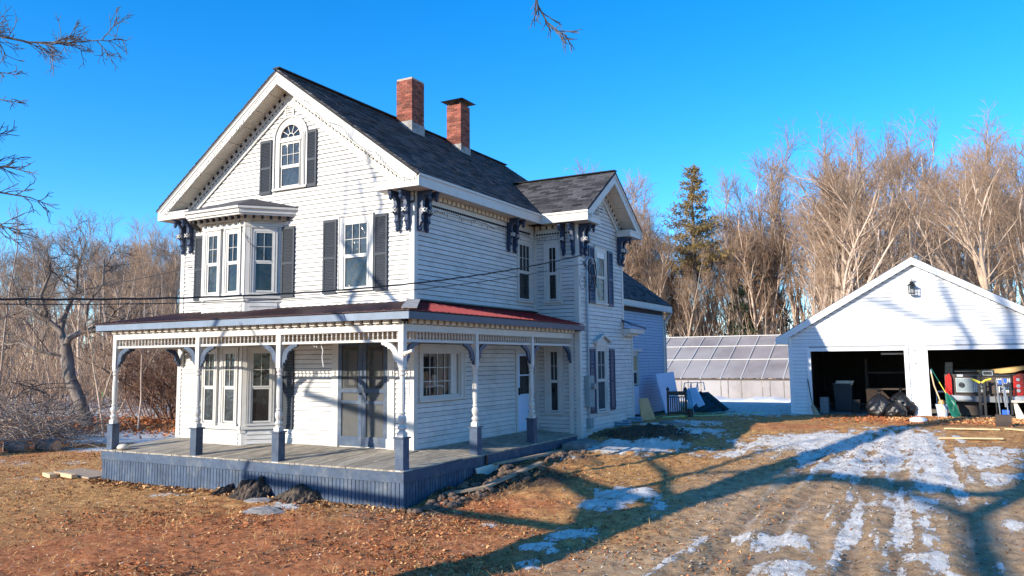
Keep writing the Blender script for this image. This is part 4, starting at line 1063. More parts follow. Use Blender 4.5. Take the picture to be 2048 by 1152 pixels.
def bag(x, y, z, r, h, seed, lab):
    rr = random.Random(seed); n, m = 40, 22; c = MB()
    for j in range(m+1):
        t = j/m; zz = h*t; rad = r*(math.sin(math.pi*min(t*.86+.16, 1))**.6)*(1-.25*t)
        if j == m: rad = .04
        for i in range(n):
            a = 2*math.pi*i/n; q = rad*(1+.10*math.sin(3*a+seed+t*4)+.07*math.sin(7*a-t*9+seed)+.04*math.sin(13*a+t*7)*math.sin(t*11+seed)+rr.uniform(-.03, .03))
            c.v.append((x+q*math.cos(a), y+q*math.sin(a), z+zz))
    for j in range(m):
        for i in range(n): c.f.append((j*n+i, j*n+(i+1) % n, (j+1)*n+(i+1) % n, (j+1)*n+i))
    c.f.append(tuple(m*n+i for i in range(n))); b = c.build('bin_bag', M['bag'], smooth=True); tag(b, lab, 'rubbish bag')
    k = MB(); k.lathe([(.03, 0), (.02, .03), (.07, .10), (.05, .12)], 7, (x, y, z+h-.01)); k.build('tied_neck', M['bag'], b)
bag(8.30, 15.0, -.05, .46, .80, 1, 'big black rubbish bag at the front left of the bag heap')
bag(8.92, 15.5, -.05, .50, .86, 2, 'tallest black rubbish bag behind the others in the doorway')
bag(8.80, 14.75, -.05, .36, .56, 3, 'low black rubbish bag beside the middle garage pier')
c = MB(); c.tube([(6.02, 15.25, 1.2), (6.13, 15.12, .45)], .018, 6); c.build; 
sh = thing('shovel', 'worn shovel leaning on the left jamb of the garage', 'shovel', (6.2, 15.05, 0)); c.build('shaft', M['blackmetal'], sh)
c = MB(); c.tube([(6.13, 15.12, .47), (6.27, 14.98, .0)], [.03, .05], 6); c.prism([(6.09, 15.1, .3), (6.22, 15.1, .3), (6.42, 14.95, -.02), (6.2, 14.95, -.02)], (0, .02, 0)); c.build('blade', M['wood'], sh)
# right bay tools
br = thing('broom', 'pale wooden-handled broom leaning inside the right garage doorway', 'broom', (10.1, 15.2, 0)); c = MB(); c.tube([(9.86, 15.45, 1.45), (9.93, 15.35, 1.0), (10.20, 15.15, .12)], .022, 6); c.build('handle', M['pale'], br)
c = MB(); c.tube([(9.85, 15.46, 1.52), (9.93, 15.36, 1.0)], .02, 6); c.build('grip', M['whiteplastic'], br)
rk = thing('leaf_rake', 'green fan leaf rake standing head-down by the truck', 'rake', (10.5, 15.15, 0)); c = MB(); c.tube([(9.86, 15.5, 1.58), (10.08, 15.42, 1.12)], .014, 6); c.build('upper_handle', M['green'], rk)
c = MB(); c.tube([(10.08, 15.42, 1.12), (10.26, 15.3, .75)], .014, 6); c.build('lower_handle', M['yellow'], rk)
c = MB(); c.prism([(10.23, 15.3, .78), (10.29, 15.3, .78), (10.50, 15.2, .52), (10.66, 15.14, -.02), (10.40, 15.1, -.02), (10.24, 15.22, .45)], (0, .03, 0))
for i in range(9): c.tube([(10.26, 15.27, .76), (10.38+i*.035, 15.12, -.02)], .006, 4)
c.build('rake_head', M['green'], rk)
bk = thing('bucket', 'pale grey-blue plastic bucket just inside the right garage bay', 'bucket', (10.12, 15.6, 0)); c = MB(); c.lathe([(.15, 0), (.19, .38), (.2, .38), (.2, .41), (.17, .41), (.15, .1)], 14, (10.12, 15.6, -.02)); c.build('bucket_body', M['whitepanel'], bk)
c = MB(); c.tube([(10.12+.2*math.cos(a), 15.6-.1*math.sin(a), .38-.16*math.sin(a)) for a in np.linspace(0, math.pi, 9)], .006, 4); c.build('handle', M['chrome'], bk)
c = MB(); c.lathe([(.05, 0), (.12, .05), (.1, .14), (.02, .17)], 8, (10.12, 15.6, .36)); T(c, 'yellow_cloth', 'leafB', 'yellowish rag heaped in the pale bucket', 'cloth', smooth=True)
c = MB(); c.box(9.95, 10.25, 16.2, 16.4, .75, .8); c.box(9.95, 9.98, 16.2, 16.4, 0, .75); T(c, 'small_shelf', 'whiteplastic', 'narrow white shelf above the bucket', 'shelf')
c = MB(); c.prism([(10.2, 16.9, .8), (10.45, 16.9, .8), (10.5, 16.9, 1.75), (10.28, 16.9, 1.75)], (0, .05, 0)); T(c, 'brown_plank', 'wood', 'brown plank propped behind the truck in the right bay', 'plank')
bs = MB(); bs.lathe([(.08, 0), (.17, .04), (.16, .13), (.06, .17)], 10, (9.50, 12.9, -.04)); b_ = bs.build('white_bag', M['whiteplastic'], smooth=True); b_.scale = (1.5, 1, 1); b_.location.x -= 0; tag(b_, 'small white plastic bag on leaves before the middle pier', 'bag')

# truck: box frame turned slightly; only the rear shows
tr = thing('pickup_truck', 'red pickup truck backed into the right garage bay, tail lamps outwards', 'truck', (11.3, 17, 0))
ta = R_(-5); ux, uy = math.cos(ta), math.sin(ta)
TF = Frame((10.22, 15.78, 0), (ux, uy, 0), (uy, -ux, 0))
def tb(name, m, boxes, par=tr, **k):
    c = MB()
    for b in boxes: c.fb(TF, *b)
    return c.build(name, M[m], par, **k)
body = tb('truck_body', 'brownwood', [(.05, 2.05, .62, 1.36, -2.0, -.12), (.0, .1, .7, 1.36, -5, -.2),  (.1, 2.0, .6, 1.5, -3.4, -2.1)])
tb('side_panel', 'redpaint', [(2.06, 2.24, .66, 1.38, -5, -.11)])
tb('tailgate', 'brownwood', [(.28, 1.90, .74, 1.36, -.12, -.04)])
c = MB(); c.fb(TF, .3, 1.88, 1.30, 1.36, -.04, .0); c.fb(TF, .3, .95, 1.44, 1.47, -.3, -.25); c.fb(TF, 1.1, 1.45, 1.38, 1.5, -.1, -.02); c.build('gate_rail', M['blackplastic'], tr)
c = MB(); c.fb(TF, 1.12, 1.40, 1.33, 1.345, .0, .02); c.fb(TF, 1.12, 1.14, 1.34, 1.46, 0, .02); c.fb(TF, 1.38, 1.40, 1.34, 1.46, 0, .02); c.fb(TF, 1.12, 1.40, 1.45, 1.465, 0, .02); c.fb(TF, .38, .56, 1.28, 1.36, 0, .015); c.build('latch', M['chrome'], tr)
# perforated panels
c = MB()
def perf(u0, u1, z0, z1, du=.05):
    n = int((u1-u0)/du); m = int((z1-z0)/du)
    for i in range(n+1): c.fb(TF, u0+i*du-.008, u0+i*du+.008, z0, z1, -.038, -.030)
    for j in range(m+1): c.fb(TF, u0, u1, z0+j*du-.008, z0+j*du+.008, -.030, -.022)
perf(.86, 1.18, .80, 1.10); perf(1.5, 1.86, .80, 1.24); perf(1.7, 1.9, .56, .66)
c.build('perforated_panel', M['whiteplastic'], tr, kind='stuff')
c = MB(); c.fb(TF, .34, .84, .78, 1.24, -.04, -.015); pp = c.build('storage_panel', M['meterbox'], tr)
c = MB()
for u in np.arange(.34, .85, .035): c.fb(TF, u, u+.018, 1.225, 1.24, -.015, -.008); c.fb(TF, u, u+.018, .78, .795, -.015, -.008)
for z in np.arange(.79, 1.22, .035): c.fb(TF, .34, .355, z, z+.018, -.015, -.008)
c.build('rivet_edge', M['whiteplastic'], tr, kind='stuff')
c = MB(); c.tube([TF.p(.50, 1.02, -.02), TF.p(.50, 1.02, .03)], .085, 14); c.build('filler_cap', M['blackplastic'], tr)
c = MB()
for u0_, sgn in ((.02, 1), (1.98, -1)):
    pass
def lamp(u0, u1, lab):
    c = MB(); P = [(u0, .68), (u1, .62), (u1+.0, 1.25), (u0+(u1-u0)*.75, 1.40), (u0+.02, 1.30)]
    c.prism([TF.p(u, z, -.1) for u, z in P], TF.n*.12); o = c.build('tail_lamp', M['red'], tr, label=lab)
    q = MB(); um = (u0+u1)/2
    for z, r in ((1.20, .05), (1.0, .055), (.85, .055)): q.tube([TF.p(um, z, .018), TF.p(um, z, .03)], r, 10)
    q.build('reflector', M['chrome' if u0 > 1 else 'red'], o)
lamp(.02, .22, 'left tail lamp in shade'); lamp(1.93, 2.22, 'sunlit right tail lamp wrapping the corner')
c = MB(); P = [(.06, .58), (.15, .50), (2.05, .46), (2.2, .56), (2.2, .70), (1.5, .66), (.9, .66), (.06, .70)]
c.prism([TF.p(u, z, -.1) for u, z in P], TF.n*.24); c.build('bumper', M['grey'], tr)
c = MB(); c.prism([TF.p(u, z, .141) for u, z in [(.08, .68), (.72, .66), (.80, .55), (.2, .53)]], TF.n*.02); c.prism([TF.p(u, z, .141) for u, z in [(1.9, .66), (2.24, .68), (2.24, .50), (1.95, .50)]], TF.n*.02); c.build('bumper_plate', M['chrome'], tr)
for u in (.2, 1.9):
    c = MB(); c.tube([TF.p(u-.12, .38, -1.3), TF.p(u+.12, .38, -1.3)], .38, 20); w_ = c.build('wheel', M['blackplastic'], tr)
    c = MB(); c.tube([TF.p(u-.13, .38, -1.3), TF.p(u+.13, .38, -1.3)], .2, 14); c.build('rim', M['chrome'], w_)
tb('mud_panel', 'brownwood', [(.25, 1.05, .02, .46, -.3, -.25)])
# stand and hand truck before the truck
st = thing('pump_stand', 'black upright equipment stand in front of the truck tailgate', 'stand', (11.2, 15.4, 0))
c = MB(); c.fb(TF, .98, 1.05, 0, 1.3, .3, .36); c.fb(TF, 1.12, 1.19, 0, 1.25, .3, .36); c.fb(TF, .9, 1.3, .0, .07, .2, .45); c.fb(TF, 1.03, 1.14, .9, .96, .3, .36); c.fb(TF, 1.03, 1.14, .4, .46, .3, .36); c.build('upright', M['blackmetal'], st)
c = MB(); c.tube([TF.p(.82, 1.22, .3), TF.p(.95, 1.16, .34), TF.p(1.06, 1.10, .36)], .04, 6); c.tube([TF.p(1.1, 1.1, .36), TF.p(1.2, 1.18, .34), TF.p(1.36, 1.22, .3)], .035, 6); c.build('strap', M['yellow'], st)
ht = thing('hand_truck', 'bright blue hand truck with silver poles by the right tail lamp', 'hand truck', (11.9, 15.3, 0))
c = MB()
for u, a, b in ((1.50, 1.2, .08), (1.66, 1.26, .35), (1.72, .95, .08)): c.tube([TF.p(u, a, .36), TF.p(u+.05, b, .44)], .022, 7)
c.build('pole', M['chrome'], ht)
c = MB(); c.fb(TF, 1.52, 1.80, .02, .07, .35, .6); c.fb(TF, 1.60, 1.80, .07, .26, .38, .44); c.fb(TF, 1.56, 1.64, 1.05, 1.2, .32, .4); c.fb(TF, 1.7, 1.78, 1.1, 1.24, .32, .4); c.build('frame', M['bluebright'], ht)
c = MB(); c.fb(TF, 1.44, 1.47, .1, 1.1, .3, .34); c.fb(TF, 1.84, 1.9, .1, 1.0, .3, .34); c.fb(TF, 1.45, 1.9, 1.0, 1.06, .3, .34); T(c, 'black_rack', 'blackmetal', 'black metal rack standing behind the blue hand truck', 'rack')
c = MB(); c.prism([(11.2, 16.2, 1.45), (12.6, 15.9, 1.62), (12.65, 15.9, 1.55), (12.2, 15.9, 1.42), (11.3, 16.1, 1.33)], (0, .3, .02)); T(c, 'yellow_tarp', 'straw', 'mustard tarpaulin lying along the truck bed side', 'tarpaulin')
c = MB(); c.prism([(12.15, 15.2, -.02), (12.4, 15.2, -.02), (12.18, 15.2, .5), (12.1, 15.2, .5)], (0, .1, 0)); c.box(12.05, 12.55, 15.1, 15.3, .5, .56); T(c, 'sawhorse', 'bone', 'pale trestle at the right edge of the doorway', 'trestle')
c = MB(); c.box(11.48, 11.86, 11.9, 12.2, -.05, .30); T(c, 'smudge_box', 'brownwood', 'made-up dark box in place of a smudge before the hand truck', 'crate')  # invented box standing where a dark smudge lies on the ground
for i, (a, b, w_, lab) in enumerate((((10.2, 10.4), (11.5, 10.45), .09, 'shorter pale plank on gravel before the right bay, farthest'), ((10.1, 8.7), (11.5, 8.9), .12, 'pale plank lying nearest the camera before the right bay'), ((11.7, 10.9), (12.9, 10.0), .25, 'wide yellow board at the right edge of the photo'))):
    c = MB(); c.bar((a[0], a[1], g1(*a)+.03), (b[0], b[1], g1(*b)+.035), w_, .035); T(c, 'loose_plank', 'newwood', lab, 'plank')

# ================================================================== greenhouse
gh = thing('greenhouse', 'long grey polycarbonate greenhouse with white ribs behind the yard', 'greenhouse', (-1, 38, -.55))
gy = 36.0; st_ = 1.26; gx0 = -4.82-8*st_; ng = 26; gx1 = gx0+ng*st_; GB = -.6
for i in range(ng):
    a = gx0+i*st_
    def row(za, ya, zb, yb, nm='panel'):
        c = MB(); c.prism([(a+.04, ya, za), (a+st_-.03, ya, za), (a+st_-.03, yb, zb), (a+.04, yb, zb)], (0, .02, -.005)); c.build(nm, M['poly'], gh)
    row(GB-.15, gy, .62, gy); row(.74, gy+.03, 1.85, gy+2.4); row(1.87, gy+2.45, 2.75, gy+4.4); row(2.77, gy+4.45, 3.45, gy+6)
    c = MB(); c.tube([(a, gy-.02, .66), (a, gy+.02, .72), (a, gy+2.4, 1.88), (a, gy+4.4, 2.78), (a, gy+6, 3.48)], .045, 5); c.build('rib', M['ribgrey'], gh)
    for k in ((0, .45) if i % 2 == 0 else (0,)):
        c = MB(); c.box(a+k-.025, a+k+.025, gy-.03, gy+.0, GB-.15, .62); c.build('wall_post', M['stone'], gh)
for z, y in ((1.86, gy+2.38), (2.76, gy+4.38), (3.48, gy+5.98)):
    c = MB(); c.box(gx0, gx1, y-.03, y+.03, z, z+.06); c.build('purlin', M['ribgrey'], gh)
c = MB(); c.box(gx0, gx1, gy-.05, gy+.03, .62, .70); c.build('sill_rail', M['brownwood'], gh)
c = MB(); c.prism([(gx0, gy+6, 3.45), (gx1, gy+6, 3.45), (gx1, gy+12, .7), (gx0, gy+12, .7)], (0, .02, .02)); c.build('rear_sheet', M['poly'], gh)
c = MB(); c.prism([(gx0, gy, -.7), (gx0, gy+12, -.7), (gx0, gy+12, .7), (gx0, gy+6, 3.45), (gx0, gy+.03, .7)], (.02, 0, 0)); c.build('end_sheet', M['poly'], gh)

# ================================================================== things by the rear wing
c = MB(); c.prism([(1.08, 14.5, -.12), (1.08, 16.3, -.12), (.66, 16.78, 1.43), (.55, 14.92, 1.36)], (.05, 0, .02))
T(c, 'white_door_slab', 'whitepanel', 'large pale blue-white slab leaning on the rear wing wall', 'panel')
hb = thing('slatted_headboard', 'dark brown slatted headboard with finials standing before the pale slab', 'headboard', (1.95, 13.2, -.1))
HB = Frame((1.66, 13.0, -.1), (.9, .42, 0), (.42, -.9, 0))
for u in (.0, .62):
    c = MB(); c.fb(HB, u-.035, u+.035, -.03, .92, -.035, .035); c.lathe([(.02, .92), (.055, .96), (.06, 1.0), (.03, 1.05), (.005, 1.07)], 8, tuple(HB.p(u, 0, 0))); c.build('post', M['brownwood'], hb)
fbox(HB, .035, .585, .78, .92, -.02, .02, 'rail', M['brownwood'], hb); fbox(HB, .035, .585, .12, .2, -.02, .02, 'rail', M['brownwood'], hb); fbox(HB, .035, .585, .70, .74, -.02, .02, 'rail', M['brownwood'], hb)
for i in range(7): fbox(HB, .07+i*.075, .105+i*.075, .2, .70, -.012, .012, 'slat', M['brownwood'], hb)
c = MB(); c.prism([(1.62, 15.2, .45), (2.10, 15.2, .14), (2.32, 15.25, .24), (1.97, 15.4, .88), (1.67, 15.4, .84)], (.03, .04, .0)); T(c, 'leaning_white_board', 'whitepanel', 'smaller pale panel tilted behind the headboard', 'panel')
c = MB()
for k in range(3): c.prism([(1.9+k*.1, 14.5, .0), (1.95+k*.1, 14.5, .0), (1.6+k*.1, 15.2, .8), (1.55+k*.1, 15.2, .8)], (0, .03, 0))
T(c, 'stacked_frames', 'chrome', 'stack of grey frames leaning between headboard and dark pallet', 'frame')
c = MB()
for k, x in enumerate((1.35, 1.6, 1.85)): c.tube([(x, 15.9, .7), (x, 16.1, 1.02), (x+.22, 16.2, 1.05), (x+.28, 16.1, .75)], .02, 6)
T(c, 'metal_chair_frame', 'chrome', 'bent steel chair legs sticking up above the pale panels', 'chair')
pl = thing('dark_pallet', 'black plastic pallet panel sloping down to the snow beside the pale panels', 'pallet', (2.4, 15.4, 0))
A = Vector((1.86, 15.5, .64)); B = Vector((3.0, 15.5, .02)); Wv = Vector((.42, -.55, -.30))
c = MB(); c.prism([A, A+Vector((.5, .1, .04)), B+Vector((.12, .1, .03)), B, B+Vector((0, -.1, -.16)), Vector((1.75, 14.9, -.15)), Vector((2.05, 15.2, .2))], (.02, .07, .03)); c.build('board', M['blackplastic'], pl)
c = MB()
for t in np.linspace(.02, .98, 7):
    p = A+(B-A)*t+Vector((.25*(1-t), .02, .02)); c.lathe([(.04, 0), (.06, .05), (.03, .09)], 6, tuple(p))
c.build('knob', M['blackplastic'], pl, kind='stuff')
for t in (.25, .5, .75):
    p = A+(B-A)*t; q = Vector((1.75, 14.9, -.15))*(1-t*.3)+B*(t*.3); c = MB(); c.bar(p+Vector((0, -.04, .01)), q+Vector((0, -.06, .02)), .05, .03); c.build('slat', M['blackmetal'], pl)
c = MB(); c.prism([(1.52, 10.6, -.12), (1.72, 11.5, -.14), (1.45, 11.45, .66), (1.42, 10.65, .66)], (.02, -.01, 0)); T(c, 'plywood_sheet', 'ply', 'tan plywood sheet leaning at the corner of the low bump', 'plywood')
c = MB(); c.lathe([(.10, -.1), (.10, .34), (.115, .34), (.115, .38), (.0, .38)], 12, (2.62, 12.4, -.12)); T(c, 'vent_pipe', 'brownwood', 'short brown capped pipe standing in the yard', 'pipe')
c = MB(); c.lathe([(.06, 0), (.10, .05), (.10, .13), (.05, .17)], 10, (2.3, 12.5, -.14)); T(c, 'yellow_ball', 'yellow', 'small yellow ball on the snow near the brown pipe', 'ball', smooth=True)
c = MB(); c.prism([(2.35, 9.9, -.2), (3.05, 9.1, -.2), (3.35, 9.35, -.2), (2.65, 10.15, -.2)], (0, 0, .22)); T(c, 'concrete_slab', 'stone', 'flat concrete block on the dug soil behind the steps', 'concrete block')
def ribwell(cx, cy, r, lab, nm, h=.28):
    c = MB(); n = 16
    for k in range(5):
        z = -.25+k*h/4
        c.tube([(cx+(r+.012*(k % 2))*math.cos(a), cy+(r+.012*(k % 2))*math.sin(a), z) for a in np.linspace(-math.pi/2-.1, math.pi/2+.1, n)], .03, 5)
    T(c, nm, 'conduit', lab, 'window well')
ribwell(1.40, 8.9, .35, 'ribbed grey-blue window well against the cross wing foundation, left one', 'window_well')
ribwell(1.42, 9.95, .33, 'ribbed grey-blue window well at the corner of the low bump', 'window_well', .34)
c = MB(); c.prism([(1.40, 4.75, -.42), (2.05, 4.75, -.42), (2.05, 6.6, -.40), (1.40, 6.6, -.40)], (0, 0, .18)); T(c, 'stone_step', 'stone', 'upper long grey stone step at the end of the porch', 'step')
c = MB(); c.prism([(2.07, 5.0, -.47), (2.6, 5.1, -.47), (2.6, 6.9, -.45), (2.07, 6.8, -.45)], (0, 0, .12)); T(c, 'stone_step', 'stone', 'lower worn stone step beside the snow patch', 'step')
c = MB(); pts = []
for k in range(30):
    t = k/29; x = 1.9+t*2.6; y = 11.6+t*3.6+.25*math.sin(t*9); pts.append((x, y, g1(x, y)+.03))
c.tube(pts, .016, 5); T(c, 'garden_hose', 'green', 'thin lime garden hose winding across the yard snow', 'hose')
M['lime'] = mat('lime_hose', (.45, .62, .28), .5, .1); bpy.data.objects['garden_hose'].data.materials[0] = M['lime']
# planks by the porch
c = MB(); c.tube([(1.62, -.9, -.62), (2.15, -.55, -.63), (2.2, .4, -.55), (2.2, 1.75, -.42)], .0, 4) if False else None
for a, b, c_ in (((1.60, -1.15, -.66), (2.10, -.55, -.60), None), ((2.10, -.55, -.60), (2.25, 1.75, -.36), None)): c.bar(a, b, .14, .045)
T(c, 'weathered_beam', 'wood', 'bent brown edging board lying on the dug soil by the porch', 'board')
c = MB(); c.bar((1.38, 1.2, -.36), (1.75, 4.0, -.34), .12, .05); T(c, 'weathered_beam', 'wood', 'straight brown board leaning along the side porch skirt', 'board')
c = MB(); c.prism([(1.33, .55, -.62), (1.33, 1.45, -.58), (1.31, 1.45, -.36), (1.31, .45, -.38)], (.035, 0, 0)); T(c, 'foam_board', 'bone', 'pale grey board set against the side skirt behind the black pipe', 'board')
# front clutter
def rock(x, y, r, h, seed, m='stone', sx=1, rot=0, zoff=-.05):
    rr = random.Random(seed); n, mm = 9, 5; c = MB()
    for j in range(mm+1):
        t = j/mm; rad = r*math.sqrt(max(0.01, 1-(t*.97)**2.4))
        for i in range(n):
            a = 2*math.pi*i/n; q = rad*rr.uniform(.82, 1.12); dx, dy = q*math.cos(a)*sx, q*math.sin(a)
            c.v.append((x+dx*math.cos(rot)-dy*math.sin(rot), y+dx*math.sin(rot)+dy*math.cos(rot), g1(x, y)+zoff+h*t*rr.uniform(.9, 1.08)))
    for j in range(mm):
        for i in range(n): c.f.append((j*n+i, j*n+(i+1) % n, (j+1)*n+(i+1) % n, (j+1)*n+i))
    c.f.append(tuple(mm*n+i for i in range(n)))
    return c
for i, (x, y, r, h, m, sx, ro, lab, cat) in enumerate((
    (-1.95, -2.55, .30, .10, 'stone', 1.7, .1, 'flat pale pinkish flagstone resting on the black cloth', 'stone'),
    (-1.05, -3.35, .30, .14, 'stone', 1.5, .3, 'rounded grey stone at the end of the icy patch', 'stone'),
    (-4.3, -3.0, .33, .05, 'bone', 1.9, .1, 'thin pale slab lying on the lawn before the skirt', 'slab'),)):
    T(rock(x, y, r, h, i, m, sx, ro), 'flat_stone', m, lab, cat)
for i, (x0, x1, h, lab) in enumerate(((-2.95, -2.1, .42, 'tallest fold of black landscape cloth against the front skirt'), (-1.75, -.75, .34, 'right-hand crumple of black landscape cloth by the skirt'), (-3.5, -3.15, .2, 'small black flap of cloth left of the tall fold'))):
    c = MB(); n, m_ = 34, 9; rr = random.Random(40+i); ph = [rr.uniform(0, 6) for _ in range(6)]
    for j in range(m_+1):
        for k in range(n+1):
            u = k/n; t = j/m_; env = (math.sin(math.pi*u)+.001)**.45
            prof = (1-t**1.6)*(1+.10*math.sin(t*9+u*6+ph[0]))
            fold = 1+.16*math.sin(u*13+ph[1])+.13*math.sin(u*29+ph[2]+t*3)+.07*math.sin(u*53+t*5)
            hh = h*env*prof*fold*.85; c.v.append((x0+(x1-x0)*u+rr.uniform(-.012, .012), -2.125-t*.55-.04*math.sin(u*25+ph[3]), -.87+hh+rr.uniform(-.022, .022)))
    for j in range(m_):
        for k in range(n): a = j*(n+1)+k; c.f.append((a, a+1, a+n+2, a+n+1))
    T(c, 'landscape_cloth', 'tarp', lab, 'ground cloth')
for a, b, w_, z, lab in (((-9.9, -1.6), (-8.0, -1.9), .75, .03, 'wide pale board lying left of the porch corner'), ((-9.75, -2.3), (-9.2, -2.45), .16, .05, 'short yellow timber block left of the wide board'), ((-9.1, -2.25), (-8.5, -2.35), .14, .07, 'second short timber block against the wide board')):
    c = MB(); c.bar((a[0], a[1], g1(*a)+z), (b[0], b[1], g1(*b)+z), w_, .04 if w_ > .5 else .09); T(c, 'loose_plank', 'newwood' if w_ < .5 else 'wood', lab, 'plank')
# string lights along the rakes and eaves
def icicle(pts, name, lab, drop=.10, step=.09, seed=0, n=None):
    rr = random.Random(seed); c = MB(); main = []
    for a, b in zip(pts[:-1], pts[1:]):
        a = Vector(a); b = Vector(b); k = max(1, int((b-a).length/step))
        for i in range(k):
            p = a+(b-a)*(i/k)+Vector((0, 0, rr.uniform(-.02, .02))); main.append(p)
            if rr.random() < .75:
                q = p+Vector((rr.uniform(-.03, .03), 0, -rr.uniform(.02, drop))); c.tube([p, q], .0045, 3, cap=False)
                c.lathe([(.004, -.02), (.009, 0), (.004, .02)], 4, tuple(q))
    main.append(Vector(pts[-1])); c.tube(main, .0055, 3, cap=False)
    T(c, name, 'cable', lab, 'string lights')
def onrake(t, off=.17): 
    x = .47+(XR-.47)*t; return (x, -.535-.0, zroof(x)-off-.12)
icicle([(.40, -.54, 5.95), (.40, -.54, 6.02)]+[(.40+(XR-.40)*t, -.54, zroof(.40+(XR-.40)*t)-.22-.16*abs(math.sin(t*math.pi*4))) for t in np.linspace(.0, .80, 26)], 'icicle_lights', 'dark string of unlit lights drooping along the right rake of the front gable', seed=1)
icicle([(-8.1+(XR+8.1)*t, -.54, zroof(-8.1+(XR+8.1)*t)-.33-.06*math.sin(t*20)) for t in np.linspace(.05, .97, 26)], 'icicle_lights', 'dark string of unlit lights under the left rake of the front gable', seed=2)
icicle([(.065, y, 5.50+.02*math.sin(y*5)) for y in np.linspace(.5, 5.6, 24)], 'icicle_lights', 'dark string of unlit lights along the frieze of the long side wall', seed=3)
icicle([(x, L1-.07, 5.50) for x in np.linspace(.1, 1.1, 6)], 'icicle_lights', 'short dark string of unlit lights on the front face of the cross wing', seed=4)
icicle([(WX+.55, 5.62, 5.98), (WX+.4, 6.6, 6.25), (WX+.06, 7.0, 6.45), (WX+.06, 7.5, 6.95)], 'icicle_lights', 'dark string of unlit lights trailing up to the cross gable vent', seed=5)
icicle([(-4.85, -.70, 5.6), (-4.7, -.70, 5.2), (-4.55, -.60, 4.9), (-4.3, -.4, 4.65), (-4.25, -.3, 4.5)], 'icicle_lights', 'coloured lights on a cord hanging across the upper bay', seed=6, drop=.05)
# wires
def wire(p0, p1, sag, r, name, lab, n=40, m='cable', wob=0):
    p0 = Vector(p0); p1 = Vector(p1); c = MB(); pts = []
    for i in range(n+1):
        t = i/n; p = p0+(p1-p0)*t; p.z -= sag*4*t*(1-t); pts.append(p+Vector((0, 0, wob*math.sin(i*2.2))))
    c.tube(pts, r, 5, cap=False); T(c, name, m, lab, 'cable')
# ---- service drop and telephone wires
A2 = np.array([1.5, 6.1]); D2v = np.array([-1.36, -6.1]); D2v /= np.linalg.norm(D2v)
def drop(k, s0, zm, r, name, lab, s_end=40, wob=0):
    c = MB(); pts = []
    for s in np.concatenate([np.arange(.0, 22, .25), np.arange(22, s_end, 1.5)]):
        p = A2+D2v*s; pts.append((p[0], p[1], zm+k*(s-s0)**2+wob*math.sin(s*9)))
    c.tube(pts, r, 5, cap=False); T(c, name, 'cable', lab, 'cable')
drop(.0067, 17.5, 2.86, .017, 'power_cable', 'thick twisted black power cable crossing in front of the house', wob=.006)
drop(.0061, 17.5, 2.79, .008, 'telephone_cable', 'thin black cable hanging just below the power cable')
wire((-7.3, -.05, 4.55), (-46, 6, 7.2), 1.2, .012, 'telephone_cable', 'thin wire running from the left house corner over the woods')
pole = MB(); pole.lathe([(.16, -1.2), (.12, 7.5)], 8, (A2[0]+D2v[0]*40, A2[1]+D2v[1]*40, 0)); T(pole, 'utility_pole', 'darkbark', 'wooden utility pole by the road behind the viewer', 'pole')

# ================================================================== trees
def V3(a): return np.asarray(a, float)
class Tubes:
    """fast accumulator for many thin tubes"""
    def __init__(s): s.V = []; s.F = []; s.n = 0
    def add(s, pts, rad, k):
        pts = np.asarray(pts, float); m = len(pts)
        d = np.gradient(pts, axis=0); d /= np.linalg.norm(d, axis=1)[:, None]+1e-9
        a = np.array([0, 0, 1.]) if abs(d[0][2]) < .9 else np.array([1., 0, 0])
        x = np.cross(d, a); x /= np.linalg.norm(x, axis=1)[:, None]+1e-9; y = np.cross(d, x)
        th = 2*np.pi*np.arange(k)/k; r = np.asarray(rad)[:, None, None]
        v = pts[:, None, :]+r*(x[:, None, :]*np.cos(th)[None, :, None]+y[:, None, :]*np.sin(th)[None, :, None])
        s.V.append(v.reshape(-1, 3))
        i = np.arange(m-1)[:, None]*k; j = np.arange(k)[None, :]; jn = (j+1) % k
        f = np.stack([i+j, i+jn, i+jn+k, i+j+k], -1).reshape(-1, 4)+s.n
        s.F.append(f); s.n += m*k
    def mesh(s, name, mt):
        V = np.concatenate(s.V); F = np.concatenate(s.F)
        me = bpy.data.meshes.new(name); me.vertices.add(len(V)); me.vertices.foreach_set('co', V.ravel())
        me.loops.add(F.size); me.loops.foreach_set('vertex_index', F.ravel())
        me.polygons.add(len(F)); me.polygons.foreach_set('loop_start', np.arange(0, F.size, 4)); me.polygons.foreach_set('loop_total', np.full(len(F), 4))
        me.update(calc_edges=True); me.materials.append(mt); me.shade_smooth() if len(F) < 300000 else None
        return me
def limb(rs, p, d, L, r0, r1, n, wander, up, k, tb):
    pts = [p]; d = d/np.linalg.norm(d)
    for i in range(n):
        d = d+rs.normal(0, wander, 3)+np.array([0, 0, up]); d /= np.linalg.norm(d); pts.append(pts[-1]+d*L/n)
    rad = np.linspace(r0, r1, n+1); tb.add(pts, rad, k); return np.array(pts), rad
def child_dir(rs, d, spread):
    a = rs.normal(0, 1, 3); a -= d*(a@d); a /= np.linalg.norm(a)+1e-9
    return d*math.cos(spread)+a*math.sin(spread)
